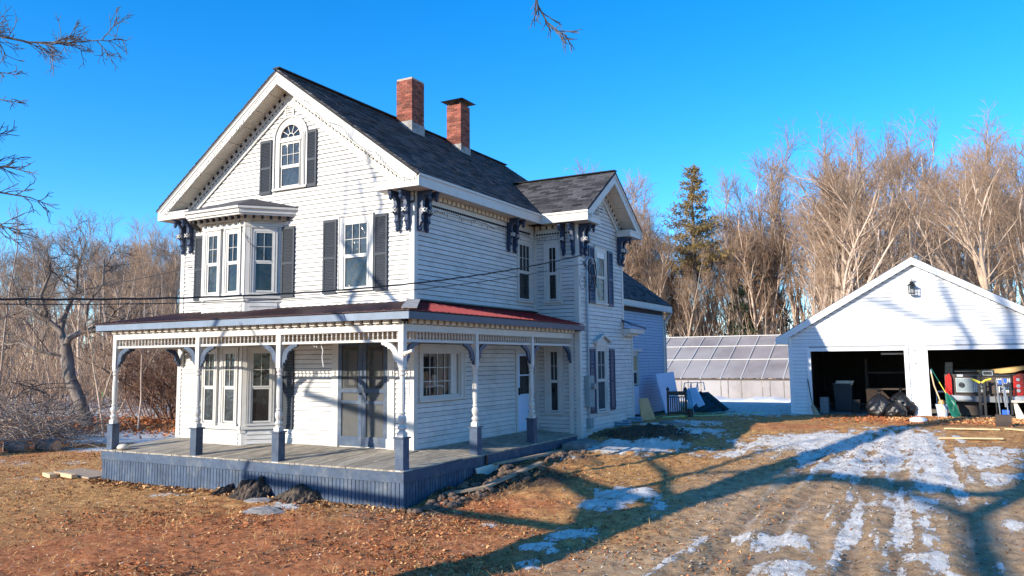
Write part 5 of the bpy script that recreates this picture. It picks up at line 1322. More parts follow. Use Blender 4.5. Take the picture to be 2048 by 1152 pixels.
def grow(rs, pts, rad, lvl, cfg, tb_thick, tb_thin):
    c = cfg[lvl]; n = len(pts)
    cnt = c['n'] if np.isscalar(c['n']) else rs.integers(*c['n'])
    for i in range(cnt):
        t = rs.uniform(c['t0'], 1)**c.get('tp', 1.0); f = t*(n-1); a = int(min(f, n-2)); q = f-a
        p = pts[a]*(1-q)+pts[a+1]*q; d = pts[a+1]-pts[a]; d /= np.linalg.norm(d)+1e-9
        r = (rad[a]*(1-q)+rad[a+1]*q)*c['rr']; r = max(r, c['rmin'])
        L = c['L']*rs.uniform(.6, 1.25)*(1-c.get('taper', .4)*t)
        nd = child_dir(rs, d, rs.uniform(*c['sp']))
        tb = tb_thick if c['thick'] else tb_thin
        cp, cr = limb(rs, p, nd, L, r, max(r*.3, c['rmin']*.6), c['seg'], c['w'], c['up'], c['k'], tb)
        if lvl+1 < len(cfg): grow(rs, cp, cr, lvl+1, cfg, tb_thick, tb_thin)
def bare_tree(seed, H, r0, kind='tall'):
    rs = np.random.default_rng(seed); A = Tubes(); B = Tubes()
    if kind == 'tall':
        cfg = [dict(n=(11, 14), t0=.34, L=H*.34, sp=(.25, .6), rr=.5, rmin=.03, thick=1, seg=7, w=.10, up=.09, k=5, taper=.55),
               dict(n=7, t0=.2, L=H*.14, sp=(.3, .7), rr=.5, rmin=.016, thick=0, seg=4, w=.13, up=.06, k=4, taper=.4),
               dict(n=5, t0=.15, L=H*.075, sp=(.3, .9), rr=.5, rmin=.012, thick=0, seg=3, w=.16, up=.06, k=3, taper=.3),
               dict(n=2, t0=.2, L=H*.04, sp=(.3, .8), rr=.7, rmin=.009, thick=0, seg=2, w=.1, up=.05, k=3, taper=.3)]
        pts, rad = limb(rs, V3((0, 0, -.3)), V3((rs.normal(0, .04), rs.normal(0, .04), 1)), H*.94, r0, .03, 12, .045, .03, 7, A)
    elif kind == 'fork':
        cfg = [dict(n=4, t0=.4, L=H*.58, sp=(.15, .38), rr=.75, rmin=.05, thick=1, seg=9, w=.09, up=.07, k=6, taper=.3),
               dict(n=9, t0=.25, L=H*.24, sp=(.3, .8), rr=.5, rmin=.02, thick=1, seg=6, w=.12, up=.05, k=4, taper=.4),
               dict(n=7, t0=.15, L=H*.10, sp=(.3, .9), rr=.5, rmin=.014, thick=0, seg=4, w=.17, up=.04, k=3, taper=.3),
               dict(n=3, t0=.2, L=H*.05, sp=(.3, .9), rr=.7, rmin=.010, thick=0, seg=2, w=.1, up=.03, k=3, taper=.3)]
        pts, rad = limb(rs, V3((0, 0, -.3)), V3((rs.normal(0, .07), rs.normal(0, .07), 1)), H*.5, r0, r0*.55, 8, .05, .02, 8, A)
    elif kind == 'sapling':
        cfg = [dict(n=16, t0=.2, L=H*.24, sp=(.4, .9), rr=.5, rmin=.012, thick=0, seg=4, w=.12, up=.10, k=3, taper=.6),
               dict(n=5, t0=.2, L=H*.09, sp=(.3, .9), rr=.5, rmin=.008, thick=0, seg=2, w=.12, up=.05, k=3)]
        pts, rad = limb(rs, V3((0, 0, -.2)), V3((rs.normal(0, .1), rs.normal(0, .1), 1)), H, r0, .012, 9, .06, .03, 5, A)
    elif kind == 'apple':
        cfg = [dict(n=8, t0=.2, L=H*.28, sp=(.4, 1.1), rr=.55, rmin=.02, thick=1, seg=6, w=.25, up=.09, k=4, taper=.3),
               dict(n=8, t0=.15, L=H*.14, sp=(.4, 1.1), rr=.5, rmin=.011, thick=0, seg=4, w=.25, up=.08, k=3, taper=.3),
               dict(n=5, t0=.1, L=H*.07, sp=(.4, 1.), rr=.6, rmin=.007, thick=0, seg=2, w=.2, up=.08, k=3, taper=.3)]
        P = [V3(q) for q in ((.12, 0, -.3), (.0, 0, .4), (-.35, .1, 1.2), (-.75, 0, 2.1), (-.95, .1, 2.9), (-1.0, 0, 3.5))]
        pts = np.array(P); rad = np.array([.34, .27, .25, .25, .27, .22]); A.add(pts, rad, 9)
        for lp, lr in ((((-1.0, 0, 3.4), (-1.35, .2, 4.1), (-1.8, .1, 4.5), (-2.4, -.2, 5.0), (-3.0, -.1, 5.2), (-3.4, .2, 6.0)), .17), (((-1.0, 0, 3.4), (-.75, -.2, 3.8), (-.2, 0, 4.1), (.5, .3, 4.3), (1.0, .2, 5.0), (1.7, .4, 5.5)), .17), (((-1.35, .2, 4.1), (-1.3, .5, 5.0), (-.8, .3, 5.9), (-.9, .5, 7.0), (-.4, .2, 8.0)), .11), (((-1.8, .1, 4.5), (-2.0, -.3, 5.6), (-1.7, -.2, 6.6), (-2.0, 0, 7.6)), .10), (((-.9, 0, 3.0), (-1.8, -.4, 3.2), (-2.7, -.5, 3.6), (-3.4, -.3, 3.5)), .07), (((-.2, 0, 4.1), (.0, -.3, 5.2), (.6, -.2, 6.1), (.5, 0, 7.2)), .09), (((.5, .3, 4.3), (1.3, .5, 4.2), (2.2, .4, 4.6)), .06)):
            lq = np.array(lp); lrad = np.linspace(lr, .03, len(lp)); A.add(lq, lrad, 6); grow(rs, lq, lrad, 0, cfg, A, B)
        return A, B
    elif kind == 'shrub':
        cfg = [dict(n=10, t0=.2, L=H*.4, sp=(.4, 1.0), rr=.6, rmin=.012, thick=0, seg=4, w=.2, up=.04, k=3, taper=.5),
               dict(n=6, t0=.15, L=H*.16, sp=(.4, 1.1), rr=.6, rmin=.008, thick=0, seg=3, w=.25, up=0, k=3)]
        for i in range(26):
            a = rs.uniform(0, 6.28); rr_ = rs.uniform(0, H*.35)
            pts, rad = limb(rs, V3((rr_*math.cos(a), rr_*math.sin(a), -.1)), V3((math.cos(a)*.45, math.sin(a)*.45, 1)), H*rs.uniform(.7, 1.05), .035, .01, 7, .16, -.02, 4, A)
            grow(rs, pts, rad, 0, cfg, A, B)
        return A, B
    grow(rs, pts, rad, 0, cfg, A, B)
    return A, B
def make_tree(name, seed, H, r0, kind, lab, cat='tree', bark='bark', twig='twig', group=None):
    A, B = bare_tree(seed, H, r0, kind)
    e = thing(name, lab, cat, (0, 0, 0), group)
    t = bpy.data.objects.new('trunk', A.mesh('trunk', M[bark])); COL.objects.link(t); t.parent = e
    if B.n:
        b = bpy.data.objects.new('crown', B.mesh('crown', M[twig])); COL.objects.link(b); b.parent = e
    return e
NPOOL = []
for i in range(5): NPOOL.append(make_tree('bare_tree', 100+i, 17, .20, 'tall', 'x'))
for i in range(3): NPOOL.append(make_tree('bare_tree', 120+i, 18, .30, 'fork', 'x'))
SPOOL = [make_tree('sapling', 140+i, 7.5, .05, 'sapling', 'x') for i in range(3)]
used = set()
def plant(proto, x, y, s, rz, lab, group=None, zs=1.0):
    v = Vector((x-CAM.x, y-CAM.y, 0)); px_ = v.dot(Rt)/max(v.dot(Fw), .1)*1605.8+1009
    if 1335 < px_ < 1450 and s > .78 and 40 < v.length < 100: s = s*.86
    z = g1(x, y)-.05
    if proto.name not in used:
        used.add(proto.name); o = proto; o.location = (x, y, z); o.rotation_euler = (0, 0, rz); o.scale = (s, s, s*zs)
    else: o = copy_thing(proto, (x, y, z), rz, (s, s, s*zs))
    o['label'] = lab
    if group: o['group'] = group
    return o
def camxy(px, D):           # world xy at a horizontal pixel column of the wide view and distance
    if 1200 < px < 1620 and D > 35 and D < 70: D = 64+(D-35)*.35     # the greenhouse stands nearer than the wood
    a = (px-1024+15.2)/1605.8; f = Vector((-math.sin(yaw), math.cos(yaw), 0)); r = Vector((math.cos(yaw), math.sin(yaw), 0))
    p = Vector((CAM.x, CAM.y, 0))+f*D+r*(a*D); return p.x, p.y
rf = random.Random(5)
GR = 'bare trees in the wood behind the greenhouse and garage'
# specific large trees (px column, distance, top row)
def topscale(D, row, H): return ((716-row)/1605.8*D+2.0)/H
big = [(1660, 50, 215, 5, 'tall forked bare tree left of the garage peak, highest beside the pine'), (1795, 52, 222, 6, 'forked bare tree directly above the garage gable'), (1590, 58, 300, 1, 'slim bare tree between the pine and the tallest forked tree'),
       (1850, 48, 205, 7, 'broad bare tree with the highest crown, behind the garage peak'), (2010, 46, 215, 6, 'tall bare tree at the right edge of the photo'), (1510, 60, 360, 2, 'bare tree just right of the pine'),
       (1300, 62, 330, 3, 'bare tree rising right beside the cross gable'), (1720, 62, 290, 0, 'bare tree filling the gap between the two highest crowns'), (1930, 60, 300, 4, 'bare tree behind the right slope of the garage'), (1450, 56, 400, 0, 'pale bare tree standing below the pine crown'), (1985, 58, 280, 5, 'bare tree second from the right edge')]
for px, D, row, k, lab in big:
    x, y = camxy(px, D); plant(NPOOL[k], x, y, topscale(D, row, (17 if k < 5 else 18)*1.0), rf.uniform(0, 6.28), lab)
for i in range(26):
    px = rf.uniform(1225, 1560); D = rf.uniform(50, 80); x, y = camxy(px, D)
    plant(NPOOL[rf.choice([0, 1, 2, 3, 4, 5])], x, y, topscale(D, rf.uniform(335, 440), 17), rf.uniform(0, 6.28), 'bare grey tree of the wood behind the greenhouse and garage', GR)
for i in range(96):
    px = 1200+940*(i+rf.random())/96 if i % 2 else rf.uniform(1200, 2160); D = rf.uniform(46, 85); k = rf.choice([0, 1, 2, 3, 4, 0, 1, 2, 3, 4, 5, 6, 7])
    row = rf.uniform(350, 520) if px < 1500 else rf.uniform(265, 430)
    if px > 1900: row -= 30
    x, y = camxy(px, D)
    plant(NPOOL[k], x, y, topscale(D, row, 17), rf.uniform(0, 6.28), 'bare grey tree of the wood behind the greenhouse and garage', GR)
GL_ = 'bare trees in the wood left of the house'
for i in range(80):
    px = rf.uniform(-150, 470); D = rf.uniform(62, 120); k = rf.choice([0, 1, 2, 3, 4, 0, 1, 2, 3, 4, 5, 6])
    row = rf.uniform(450, 540) if px > 100 else rf.uniform(470, 560)
    x, y = camxy(px, D)
    plant(NPOOL[k], x, y, topscale(D, row, 17), rf.uniform(0, 6.28), 'bare grey tree of the wood left of the house', GL_)
for i, (px, D, row) in enumerate(((165, 60, 425), (245, 66, 440), (325, 58, 440), (60, 70, 470))):
    x, y = camxy(px, D); plant(NPOOL[i], x, y, topscale(D, row, 17), rf.uniform(0, 6.28), ['bare tree with the highest thin crown in the left wood', 'bare round-crowned tree in the middle of the left wood', 'bare tree close to the left house corner', 'bare tree behind the brush pile, at the left edge'][i])
for i in range(60):
    right = i < 34
    px = rf.uniform(1270, 2100) if right else rf.uniform(-80, 360); D = rf.uniform(43, 60) if right else rf.uniform(42, 70)
    x, y = camxy(px, D); plant(rf.choice(SPOOL), x, y, rf.uniform(.8, 1.4), rf.uniform(0, 6.28), 'thin young tree at the edge of the wood behind the greenhouse' if right else 'thin young tree in the undergrowth left of the house', 'young trees behind the greenhouse' if right else 'young trees left of the house')
for o in NPOOL+SPOOL: pass
# far wood and undergrowth masses
def mass(name, lab, cols, Ds, n, H, mt, seed, lean=.12, r=(.03, .09), cat='wood', k=3):
    rs = np.random.default_rng(seed); tb = Tubes()
    for i in range(n):
        x, y = camxy(rs.uniform(*cols), rs.uniform(*Ds)); h = rs.uniform(*H); z = g1(x, y)-.2
        d = V3((rs.normal(0, lean), rs.normal(0, lean), 1)); r0 = rs.uniform(*r)
        m = 4; pts = [V3((x, y, z))]
        for j in range(m): d = d+rs.normal(0, .06, 3); d /= np.linalg.norm(d); pts.append(pts[-1]+d*h/m)
        tb.add(pts, np.linspace(r0, r0*.3, m+1), k)
        for q in range(rs.integers(3, 7)):
            j = rs.integers(1, m); p = pts[j]; nd = child_dir(rs, d, rs.uniform(.4, 1.0)); L = h*rs.uniform(.12, .3)
            tb.add([p, p+nd*L*.5, p+nd*L+V3((0, 0, L*.15))], [r0*.45, r0*.3, r0*.15], 3)
    me = tb.mesh(name, M[mt]); o = bpy.data.objects.new(name, me); COL.objects.link(o); o['kind'] = 'stuff'; o['label'] = lab; o['category'] = cat
mass('far_wood', 'dense bare trunks of the wood far behind the garage', (1150, 2200), (85, 120), 900, (6, 12), 'bark', 1, r=(.06, .16))
mass('far_wood', 'dense bare trunks of the wood far left of the house', (-250, 480), (100, 150), 900, (6, 12), 'bark', 2, r=(.07, .18))
mass('far_wood', 'unseen bare trees added behind the viewer to darken the window reflections', (-9000, 9000), (-75, -45), 900, (8, 13), 'bark', 8, r=(.1, .3))  # unseen wood, added so the window panes mirror something dark
mass('undergrowth', 'tangled bare saplings under the trees behind the greenhouse', (1240, 2150), (42, 75), 800, (2.5, 6.5), 'bark', 3, .25, (.012, .04), 'undergrowth')
mass('undergrowth', 'tangled bare brush under the trees left of the house', (-200, 440), (45, 90), 1700, (1.5, 6), 'twig', 4, .35, (.012, .04), 'undergrowth')
mass('undergrowth', 'reddish brush along the foot of the left wood', (-200, 420), (38, 55), 500, (.8, 2.2), 'redtwig', 5, .5, (.008, .022), 'undergrowth')

# conifers
def conifer(name, lab, x, y, H, R, seed, mt, base=.1, dens=1.0, ragged=.3, group=None):
    rs = np.random.default_rng(seed); z0 = g1(x, y); A = Tubes(); A.add([(0, 0, -.3), (0, 0, H*.5), (0, 0, H*.98)], [H*.016, H*.011, .02], 7)
    e = thing(name, lab, 'pine tree' if 'pine' in name else 'fir tree', (x, y, z0), group)
    tip = []; quads = []; n = int(85*dens*H/12)
    for i in range(n):
        t = rs.uniform(base, 1)**.8; h = H*t; a = rs.uniform(0, 6.28); L = R*(1-t)**.7*rs.uniform(1-ragged*1.6, 1)+.25
        up = .25 if ragged > .25 else -.1
        d = V3((math.cos(a), math.sin(a), up)); p0 = V3((0, 0, h)); p1 = p0+d*L; A.add([p0, (p0+p1)/2+V3((0, 0, -.03*L)), p1], [.035, .022, .008], 3)
        for j in range(int(12*L)+5):
            f = rs.uniform(.3, 1.03); c = p0+(p1-p0)*f+rs.normal(0, .10+.10*L*.3, 3)
            for q in range(5):
                dd = rs.normal(0, 1, 3)+d*.6; dd /= np.linalg.norm(dd); s = rs.uniform(.13, .28); w_ = np.cross(dd, rs.normal(0, 1, 3)); w_ /= np.linalg.norm(w_); w_ *= .028
                quads.append((c-w_, c+w_, c+dd*s+w_*.3, c+dd*s-w_*.3))
    t = bpy.data.objects.new('trunk', A.mesh('trunk', M['darkbark'])); COL.objects.link(t); t.parent = e
    V = np.array(quads).reshape(-1, 3); F = np.arange(len(V)).reshape(-1, 4)
    tb = Tubes(); tb.V = [V]; tb.F = [F]; tb.n = len(V); cr = bpy.data.objects.new('crown', tb.mesh('crown', M[mt])); COL.objects.link(cr); cr.parent = e
x, y = camxy(1392, 71); conifer('pine_tree', 'tall ragged pine with yellow-green needles above the bare wood', x, y, (716-316)/1605.8*71+2, 6.6, 1, 'needle', .4, 1.1, .5)
for i, (px, D, row, lab) in enumerate(((1500, 60, 600, 'low dark fir at the left of the dark gap above the greenhouse'), (1480, 70, 560, 'dark fir behind the low one above the greenhouse'), (1660, 72, 560, 'dark fir in the shade left of the garage slope'), (1560, 75, 590, 'small dark fir between the trunks behind the greenhouse'), (1345, 64, 480, 'narrow dark evergreen near the cross gable'))):
    x, y = camxy(px, D); conifer('fir_tree', lab, x, y, (716-row)/1605.8*D+2, 2.4, 20+i, 'firneedle', .05, 1.0, .15, 'dark firs in the wood')

# apple tree, shrubs, saplings, brush pile at left
ap = make_tree('apple_tree', 7, 7.2, .4, 'apple', 'gnarled leaning dark-barked tree standing alone before the left wood', 'tree', 'applebark', 'applebark'); ap.location = (-21.8, 6.7, g1(-21.6, 6.7)-.05); ap.rotation_euler = (0, 0, R_(29))
for i, (x, y, s, lab) in enumerate(((-20.4, 10.2, 1.0, 'dense brown thicket seen through the left end of the porch'), (-18.6, 11.6, 1.1, 'dense brown thicket nearest the house corner'), (-22.5, 11.5, .9, 'brown thicket at the left of the porch opening'))):
    if i == 0: sp_ = make_tree('shrub', 31, 4.6, .03, 'shrub', lab, 'shrub', 'redtwig', 'redtwig'); sh0 = sp_; sp_.location = (x, y, g1(x, y))
    else: sp_ = copy_thing(sh0, (x, y, g1(x, y)), i*1.3, s, lab)
for i, (px, py_, D, s, lab) in enumerate(((283, 845, 32, .9, 'slanting pale sapling seen through the porch opening'), (218, 850, 30, .85, 'pair-stemmed sapling just left of the corner post'), (196, 850, 31, .9, 'thin sapling left of the pair-stemmed one'), (20, 800, 34, 1.2, 'thin dark sapling at the left edge'))):
    x, y = camxy(px, D); o = plant(SPOOL[i % 3], x, y, s, i*1.1, lab)
    if i == 0: o.rotation_euler = (R_(3), R_(8), .5)
def brush_pile(cx, cy, rx, ry, h, n, seed, mt, name, lab):
    rs = np.random.default_rng(seed); tb = Tubes()
    for i in range(n):
        a = rs.uniform(0, 6.28); q = math.sqrt(rs.uniform(0, 1)); x = cx+rx*q*math.cos(a); y = cy+ry*q*math.sin(a)
        z = g1(x, y)+rs.uniform(0, h)*(1-q*.8); d = V3((rs.normal(), rs.normal(), abs(rs.normal(0, .35)))); L = rs.uniform(.6, 2.4)
        pts, rad = limb(rs, V3((x, y, z)), d, L, rs.uniform(.008, .03), .005, 5, .22, -.01, 4, tb)
        for j in range(3): limb(rs, pts[rs.integers(1, 5)], child_dir(rs, d/np.linalg.norm(d), .7), L*.4, .008, .004, 3, .2, 0, 3, tb)
    me = tb.mesh(name, M[mt]); o = bpy.data.objects.new(name, me); COL.objects.link(o); tag(o, lab, 'brush pile'); 
brush_pile(-17.5, 1.2, 2.8, 2.0, 1.5, 320, 1, 'brush', 'brush_pile', 'big tangled pile of cut branches at the left edge of the lawn')
brush_pile(-20.5, 3.5, 3.5, 2.0, 2.4, 240, 2, 'darkbark', 'brush_pile', 'darker heap of fallen branches behind the front brush pile')
brush_pile(-26, 14, 5, 2, 1.2, 160, 3, 'darkbark', 'brush_pile', 'low heap of branches in the far snow behind the gnarled tree')
for i, (x, y, r, L, a, lab) in enumerate(((-14.9, .9, .20, .7, .2, 'largest cut log at the right of the log group on snow'), (-15.5, .3, .17, .5, .6, 'middle cut log lying before the others'), (-16.2, .5, .16, .5, 1.2, 'dark cut log nearest the brush pile'))):
    lg = thing('cut_log', lab, 'log', (x, y, g1(x, y)))
    c = MB(); d = Vector((math.cos(a), math.sin(a), 0)); z = g1(x, y)+r*.85; p = Vector((x, y, z)); c.tube([p-d*L/2, p, p+d*L/2], [r, r*1.04, r*.96], 14); c.build('log_bark', M['darkbark'], lg, smooth=False)
    c = MB(); c.tube([p-d*(L/2+.006), p-d*(L/2-.01)], r*.9, 14); c.build('cut_face', M['wood'], lg); c = MB(); c.tube([p+d*(L/2-.01), p+d*(L/2+.006)], r*.86, 14); c.build('cut_face', M['wood'], lg)
# far small things
c = MB(); x, y = camxy(206, 62); c.prism([(x-.5, y, g1(x, y)), (x+.5, y, g1(x, y)), (x+.45, y, g1(x, y)+.5), (x-.45, y, g1(x, y)+.5)], (0, .5, 0)); T(c, 'green_box', 'green', 'small bright green box in the snow far behind the porch post', 'box')
M['lime2'] = mat('bright_green', (.05, .5, .12), .5, .1); bpy.data.objects['green_box'].data.materials[0] = M['lime2']
x, y = camxy(143, 55); c = MB(); c.prism([(x-.5, y, 1.1), (x+.5, y, 1.15), (x+.3, y, 1.5), (x-.3, y, 1.45)], (0, .3, 0)); T(c, 'blue_tarp', 'bluebright', 'small blue tarpaulin scrap behind the gnarled trunk', 'tarpaulin')
x, y = camxy(-75, 60); sd_ = thing('neighbour_shed', 'grey-blue gable corner of a neighbouring shed at the left edge', 'shed', (x, y, 0))
c = MB(); c.box(x-3, x+.3, y-2, y+2, -.9, 6.0); c.build('wall', M['whitepanel'], sd_); c = MB(); c.prism([(x-3.4, y-2.2, 6.0), (x+.9, y-2.2, 6.0), (x-.6, y-2.2, 6.9)], (0, 4.4, 0)); c.build('roof', M['conduit'], sd_)

# ================================================================== off-frame shade tree: limbs placed where its shadows fall
def back(P, Y0):
    x, y, z = P; t = y-Y0; return V3((x-.49*t, Y0, z+.40*t))
Y0 = -12.0
A = Tubes(); B = Tubes(); rs = np.random.default_rng(77)
tr0 = back((4.15, -6.6, -.88), Y0)
base = V3((tr0[0]-.1, Y0, -1.3))
def gp(x, y): return back((x, y, g1(x, y)), Y0)
trunk = np.array([base, gp(4.1, -6.9), gp(4.75, -4.6), gp(5.2, -2.3), gp(5.75, -.2), gp(6.5, 1.9), gp(7.1, 4.2)])
trad = np.array([.62, .50, .47, .44, .40, .38, .36]); A.add(trunk, trad, 12)
def wallp(x, z, y=15.37): return back((x, y, z), Y0)
l1 = np.array([trunk[-1], gp(8.3, 8.2), gp(9.3, 11.5), wallp(10.9, .6), wallp(11.1, 2.4), wallp(10.75, 3.1), wallp(10.4, 4.1), wallp(10.1, 5.6)])
A.add(l1, np.array([.30, .22, .20, .18, .15, .11, .09, .05]), 8)
l1b = np.array([l1[5], wallp(10.0, 3.05), wallp(8.9, 3.6), wallp(8.0, 4.1), wallp(7.2, 4.5)]); A.add(l1b, np.array([.10, .09, .07, .05, .03]), 6)
l2 = np.array([trunk[-2], gp(8.0, 3.2), gp(9.6, 2.9), gp(10.6, 2.4), gp(11.8, 3.0), gp(13.5, 5)]); A.add(l2, np.array([.26, .20, .17, .14, .18, .12]), 8)
l3 = np.array([gp(10.9, -3.6), gp(10.8, -1.0), gp(10.7, 1.0), gp(11.3, 3.2), gp(11.7, 6), gp(12.3, 9)])
l4 = np.array([trunk[3], gp(4.4, .2), gp(3.2, 1.4), gp(2.2, .9), gp(1.8, .2)]); A.add(l4, np.array([.24, .20, .15, .10, .05]), 7)
l5 = np.array([trunk[3], gp(4.6, .5), gp(5.6, 3.2), gp(6.3, 5.6), gp(7.5, 8)]); A.add(l5, np.array([.20, .15, .09, .07, .05]), 6)
l6 = np.array([trunk[4], gp(4.9, 2.6), gp(3.7, 4.5), back((1.38, 7, 2), Y0), back((.0, 4, 5), Y0)]); A.add(l6, np.array([.12, .09, .07, .06, .03]), 5)
stub = np.array([trunk[1]-V3((0, 0, .55)), (gp(-1.2, -6.9)+gp(4.1, -6.9))/2-V3((0, 0, .2)), gp(.3, -6.35), gp(-.45, -7.55)]); 
# upper crown
up_ = np.array([trunk[-1], trunk[-1]+V3((-.6, -.3, 1.6)), trunk[-1]+V3((-1.0, .2, 3.4)), trunk[-1]+V3((-1.6, 0, 5.4)), trunk[-1]+V3((-1.9, 0, 7.5))]); A.add(up_, np.array([.34, .28, .22, .15, .08]), 8)
fac = [np.array([trunk[4], back((-3.2, 0, 1.2), Y0), back((-2.2, 0, 2.6), Y0), back((-1.3, 0, 4.4), Y0), back((-.9, 0, 5.6), Y0), back((-1.4, 0, 7.0), Y0)])]
fac.append(np.array([trunk[3], back((-3.0, -2.1, -.5), Y0), back((-1.9, -1, .1), Y0), back((-1.2, 0, .9), Y0), back((-1.9, 0, 1.9), Y0)]))
for f in fac: A.add(f, np.linspace(.11, .03, len(f)), 6)
cfgS = [dict(n=7, t0=.3, L=1.8, sp=(.4, .9), rr=.4, rmin=.016, thick=0, seg=5, w=.16, up=.02, k=4, taper=.3), dict(n=5, t0=.2, L=.8, sp=(.4, .9), rr=.5, rmin=.008, thick=0, seg=3, w=.2, up=.02, k=3), dict(n=4, t0=.2, L=.35, sp=(.4, .9), rr=.6, rmin=.005, thick=0, seg=2, w=.2, up=.0, k=3)]
for q in (l1, l1b, up_, fac[0]): grow(rs, q, np.linspace(.12, .03, len(q)), 0, cfgS, A, B)
# twigs that reach into the top left and top of the picture
def vis(px, py, D): 
    d = Fw+Rt2*((px+15.2-1024)/1605.8)+Up2*((576-26.6-py)/1605.8); p = CAM+d*D; return V3(p)
cfgT = [dict(n=16, t0=.45, L=.55, sp=(.35, .8), rr=.55, rmin=.007, thick=0, seg=6, w=.18, up=.01, k=3, taper=.5), dict(n=7, t0=.12, L=.30, sp=(.35, .8), rr=.6, rmin=.0045, thick=0, seg=3, w=.2, up=.01, k=3), dict(n=3, t0=.2, L=.12, sp=(.4, .8), rr=.7, rmin=.0035, thick=0, seg=2, w=.2, up=.0, k=3)]
def reach(pts, rads, cfg=cfgT):
    pts = np.array(pts); A.add(pts, np.array(rads), 5); grow(rs, pts, np.array(rads), 0, cfg, A, B)
o1 = vis(-300, 60, 8.8); 
reach([up_[1], (up_[1]+o1)/2, o1, vis(-60, 60, 9), vis(60, 85, 9.1), vis(140, 85, 9.2), vis(205, 80, 9.3)], [.05, .04, .03, .018, .012, .009, .005])
o2 = vis(-300, 420, 8.8)
cfgL = [dict(cfgT[0], n=9, L=.42), dict(cfgT[1], n=4, L=.2)]
reach([trunk[-1], (trunk[-1]+o2)/2, o2, vis(-80, 400, 9), vis(0, 385, 9.1), vis(60, 395, 9.2), vis(85, 405, 9.3)], [.05, .04, .03, .018, .011, .007, .004], cfgL)
reach([o2, vis(-120, 340, 8.9), vis(-40, 330, 9), vis(20, 335, 9.1), vis(60, 345, 9.1)], [.02, .015, .011, .007, .004], cfgL)
reach([o2, vis(-120, 430, 8.6), vis(-40, 440, 8.8), vis(15, 455, 8.9), vis(35, 470, 8.9)], [.02, .015, .011, .007, .004], cfgL)
for a, b in ((140, 150), (190, 205), (270, 272)): reach([vis(-200, a-10, 9), vis(-60, a, 9), vis(10, b-4, 9.1), vis(40, b, 9.1)], [.012, .009, .006, .003], [dict(cfgT[0], n=5, L=.22), dict(cfgT[1], n=3, L=.12)])
o3 = vis(1075, -260, 7.2)
reach([up_[2], (up_[2]+o3)/2+V3((0, 0, 1.0)), o3, vis(1065, -60, 7.3), vis(1075, 10, 7.3), vis(1100, 55, 7.3), vis(1135, 72, 7.3)], [.04, .035, .02, .012, .009, .007, .004], [dict(cfgT[0], n=10, t0=.55, L=.30, taper=.4), dict(cfgT[1], n=4, L=.14)])
e = thing('shade_tree', 'large bare street tree left of the viewer whose twigs enter at the top left', 'tree', (0, 0, 0))
t = bpy.data.objects.new('trunk', A.mesh('trunk', M['darkbark'])); COL.objects.link(t); t.parent = e
t = bpy.data.objects.new('crown', B.mesh('crown', M['darkbark'])); COL.objects.link(t); t.parent = e
# second street tree further along: right-hand shadow on the drive and garage
A = Tubes(); B = Tubes(); Y0 = -21.0
def gp2(x, y): return back((x, y, g1(x, y)), Y0)
tt = np.array([V3((gp2(11.0, -5)[0]-.3, Y0, -1.3)), gp2(10.9, -4.0), gp2(10.75, -1.5), gp2(10.7, .6), gp2(11.6, 3.3), gp2(12.2, 8), back((12.4, 15.37, 1.0), Y0), back((12.2, 15.37, 3.3), Y0), back((11.7, 15.37, 4.6), Y0)])
tt[0][0] = 1.0
tt[0] = V3((tt[1][0]-.5, Y0, -1.3)); A.add(tt, np.array([.36, .22, .17, .18, .25, .20, .24, .2, .12]), 8)
b2 = np.array([tt[4], gp2(12.8, 2.9), gp2(14.5, 3.5)]); A.add(b2, np.array([.2, .15, .1]), 6)
b3 = np.array([tt[3], gp2(9.6, 2.2), gp2(8.2, 3.2), gp2(7.0, 3.4), gp2(5.6, 2.9)]); A.add(b3, np.array([.12, .11, .10, .10, .08]), 6)
b4 = np.array([tt[6], back((11.9, 15.37, 2.6), Y0), back((11.3, 15.37, 3.4), Y0), back((10.9, 15.37, 3.6), Y0)]); A.add(b4, np.array([.12, .1, .07, .04]), 6)
for q in (tt[5:], b4): grow(rs, q, np.linspace(.12, .04, len(q)), 0, [dict(cfgS[0], n=4, L=1.4)]+cfgS[1:], A, B)
e = thing('shade_tree', 'bare street tree behind the viewer throwing the shadow across the drive', 'tree', (0, 0, 0))
t = bpy.data.objects.new('trunk', A.mesh('trunk', M['darkbark'])); COL.objects.link(t); t.parent = e
t = bpy.data.objects.new('crown', B.mesh('crown', M['darkbark'])); COL.objects.link(t); t.parent = e
for i, (x, y, s) in enumerate(((-21, -13, .7), (-30, -18, .8))):
    plant(NPOOL[[5, 2, 6][i]], x, y, s, i*1.7, ['bare roadside tree off the left of the photo, nearer one', 'bare roadside tree off the left of the photo, farther one', 'bare tree across the road behind the viewer'][i])
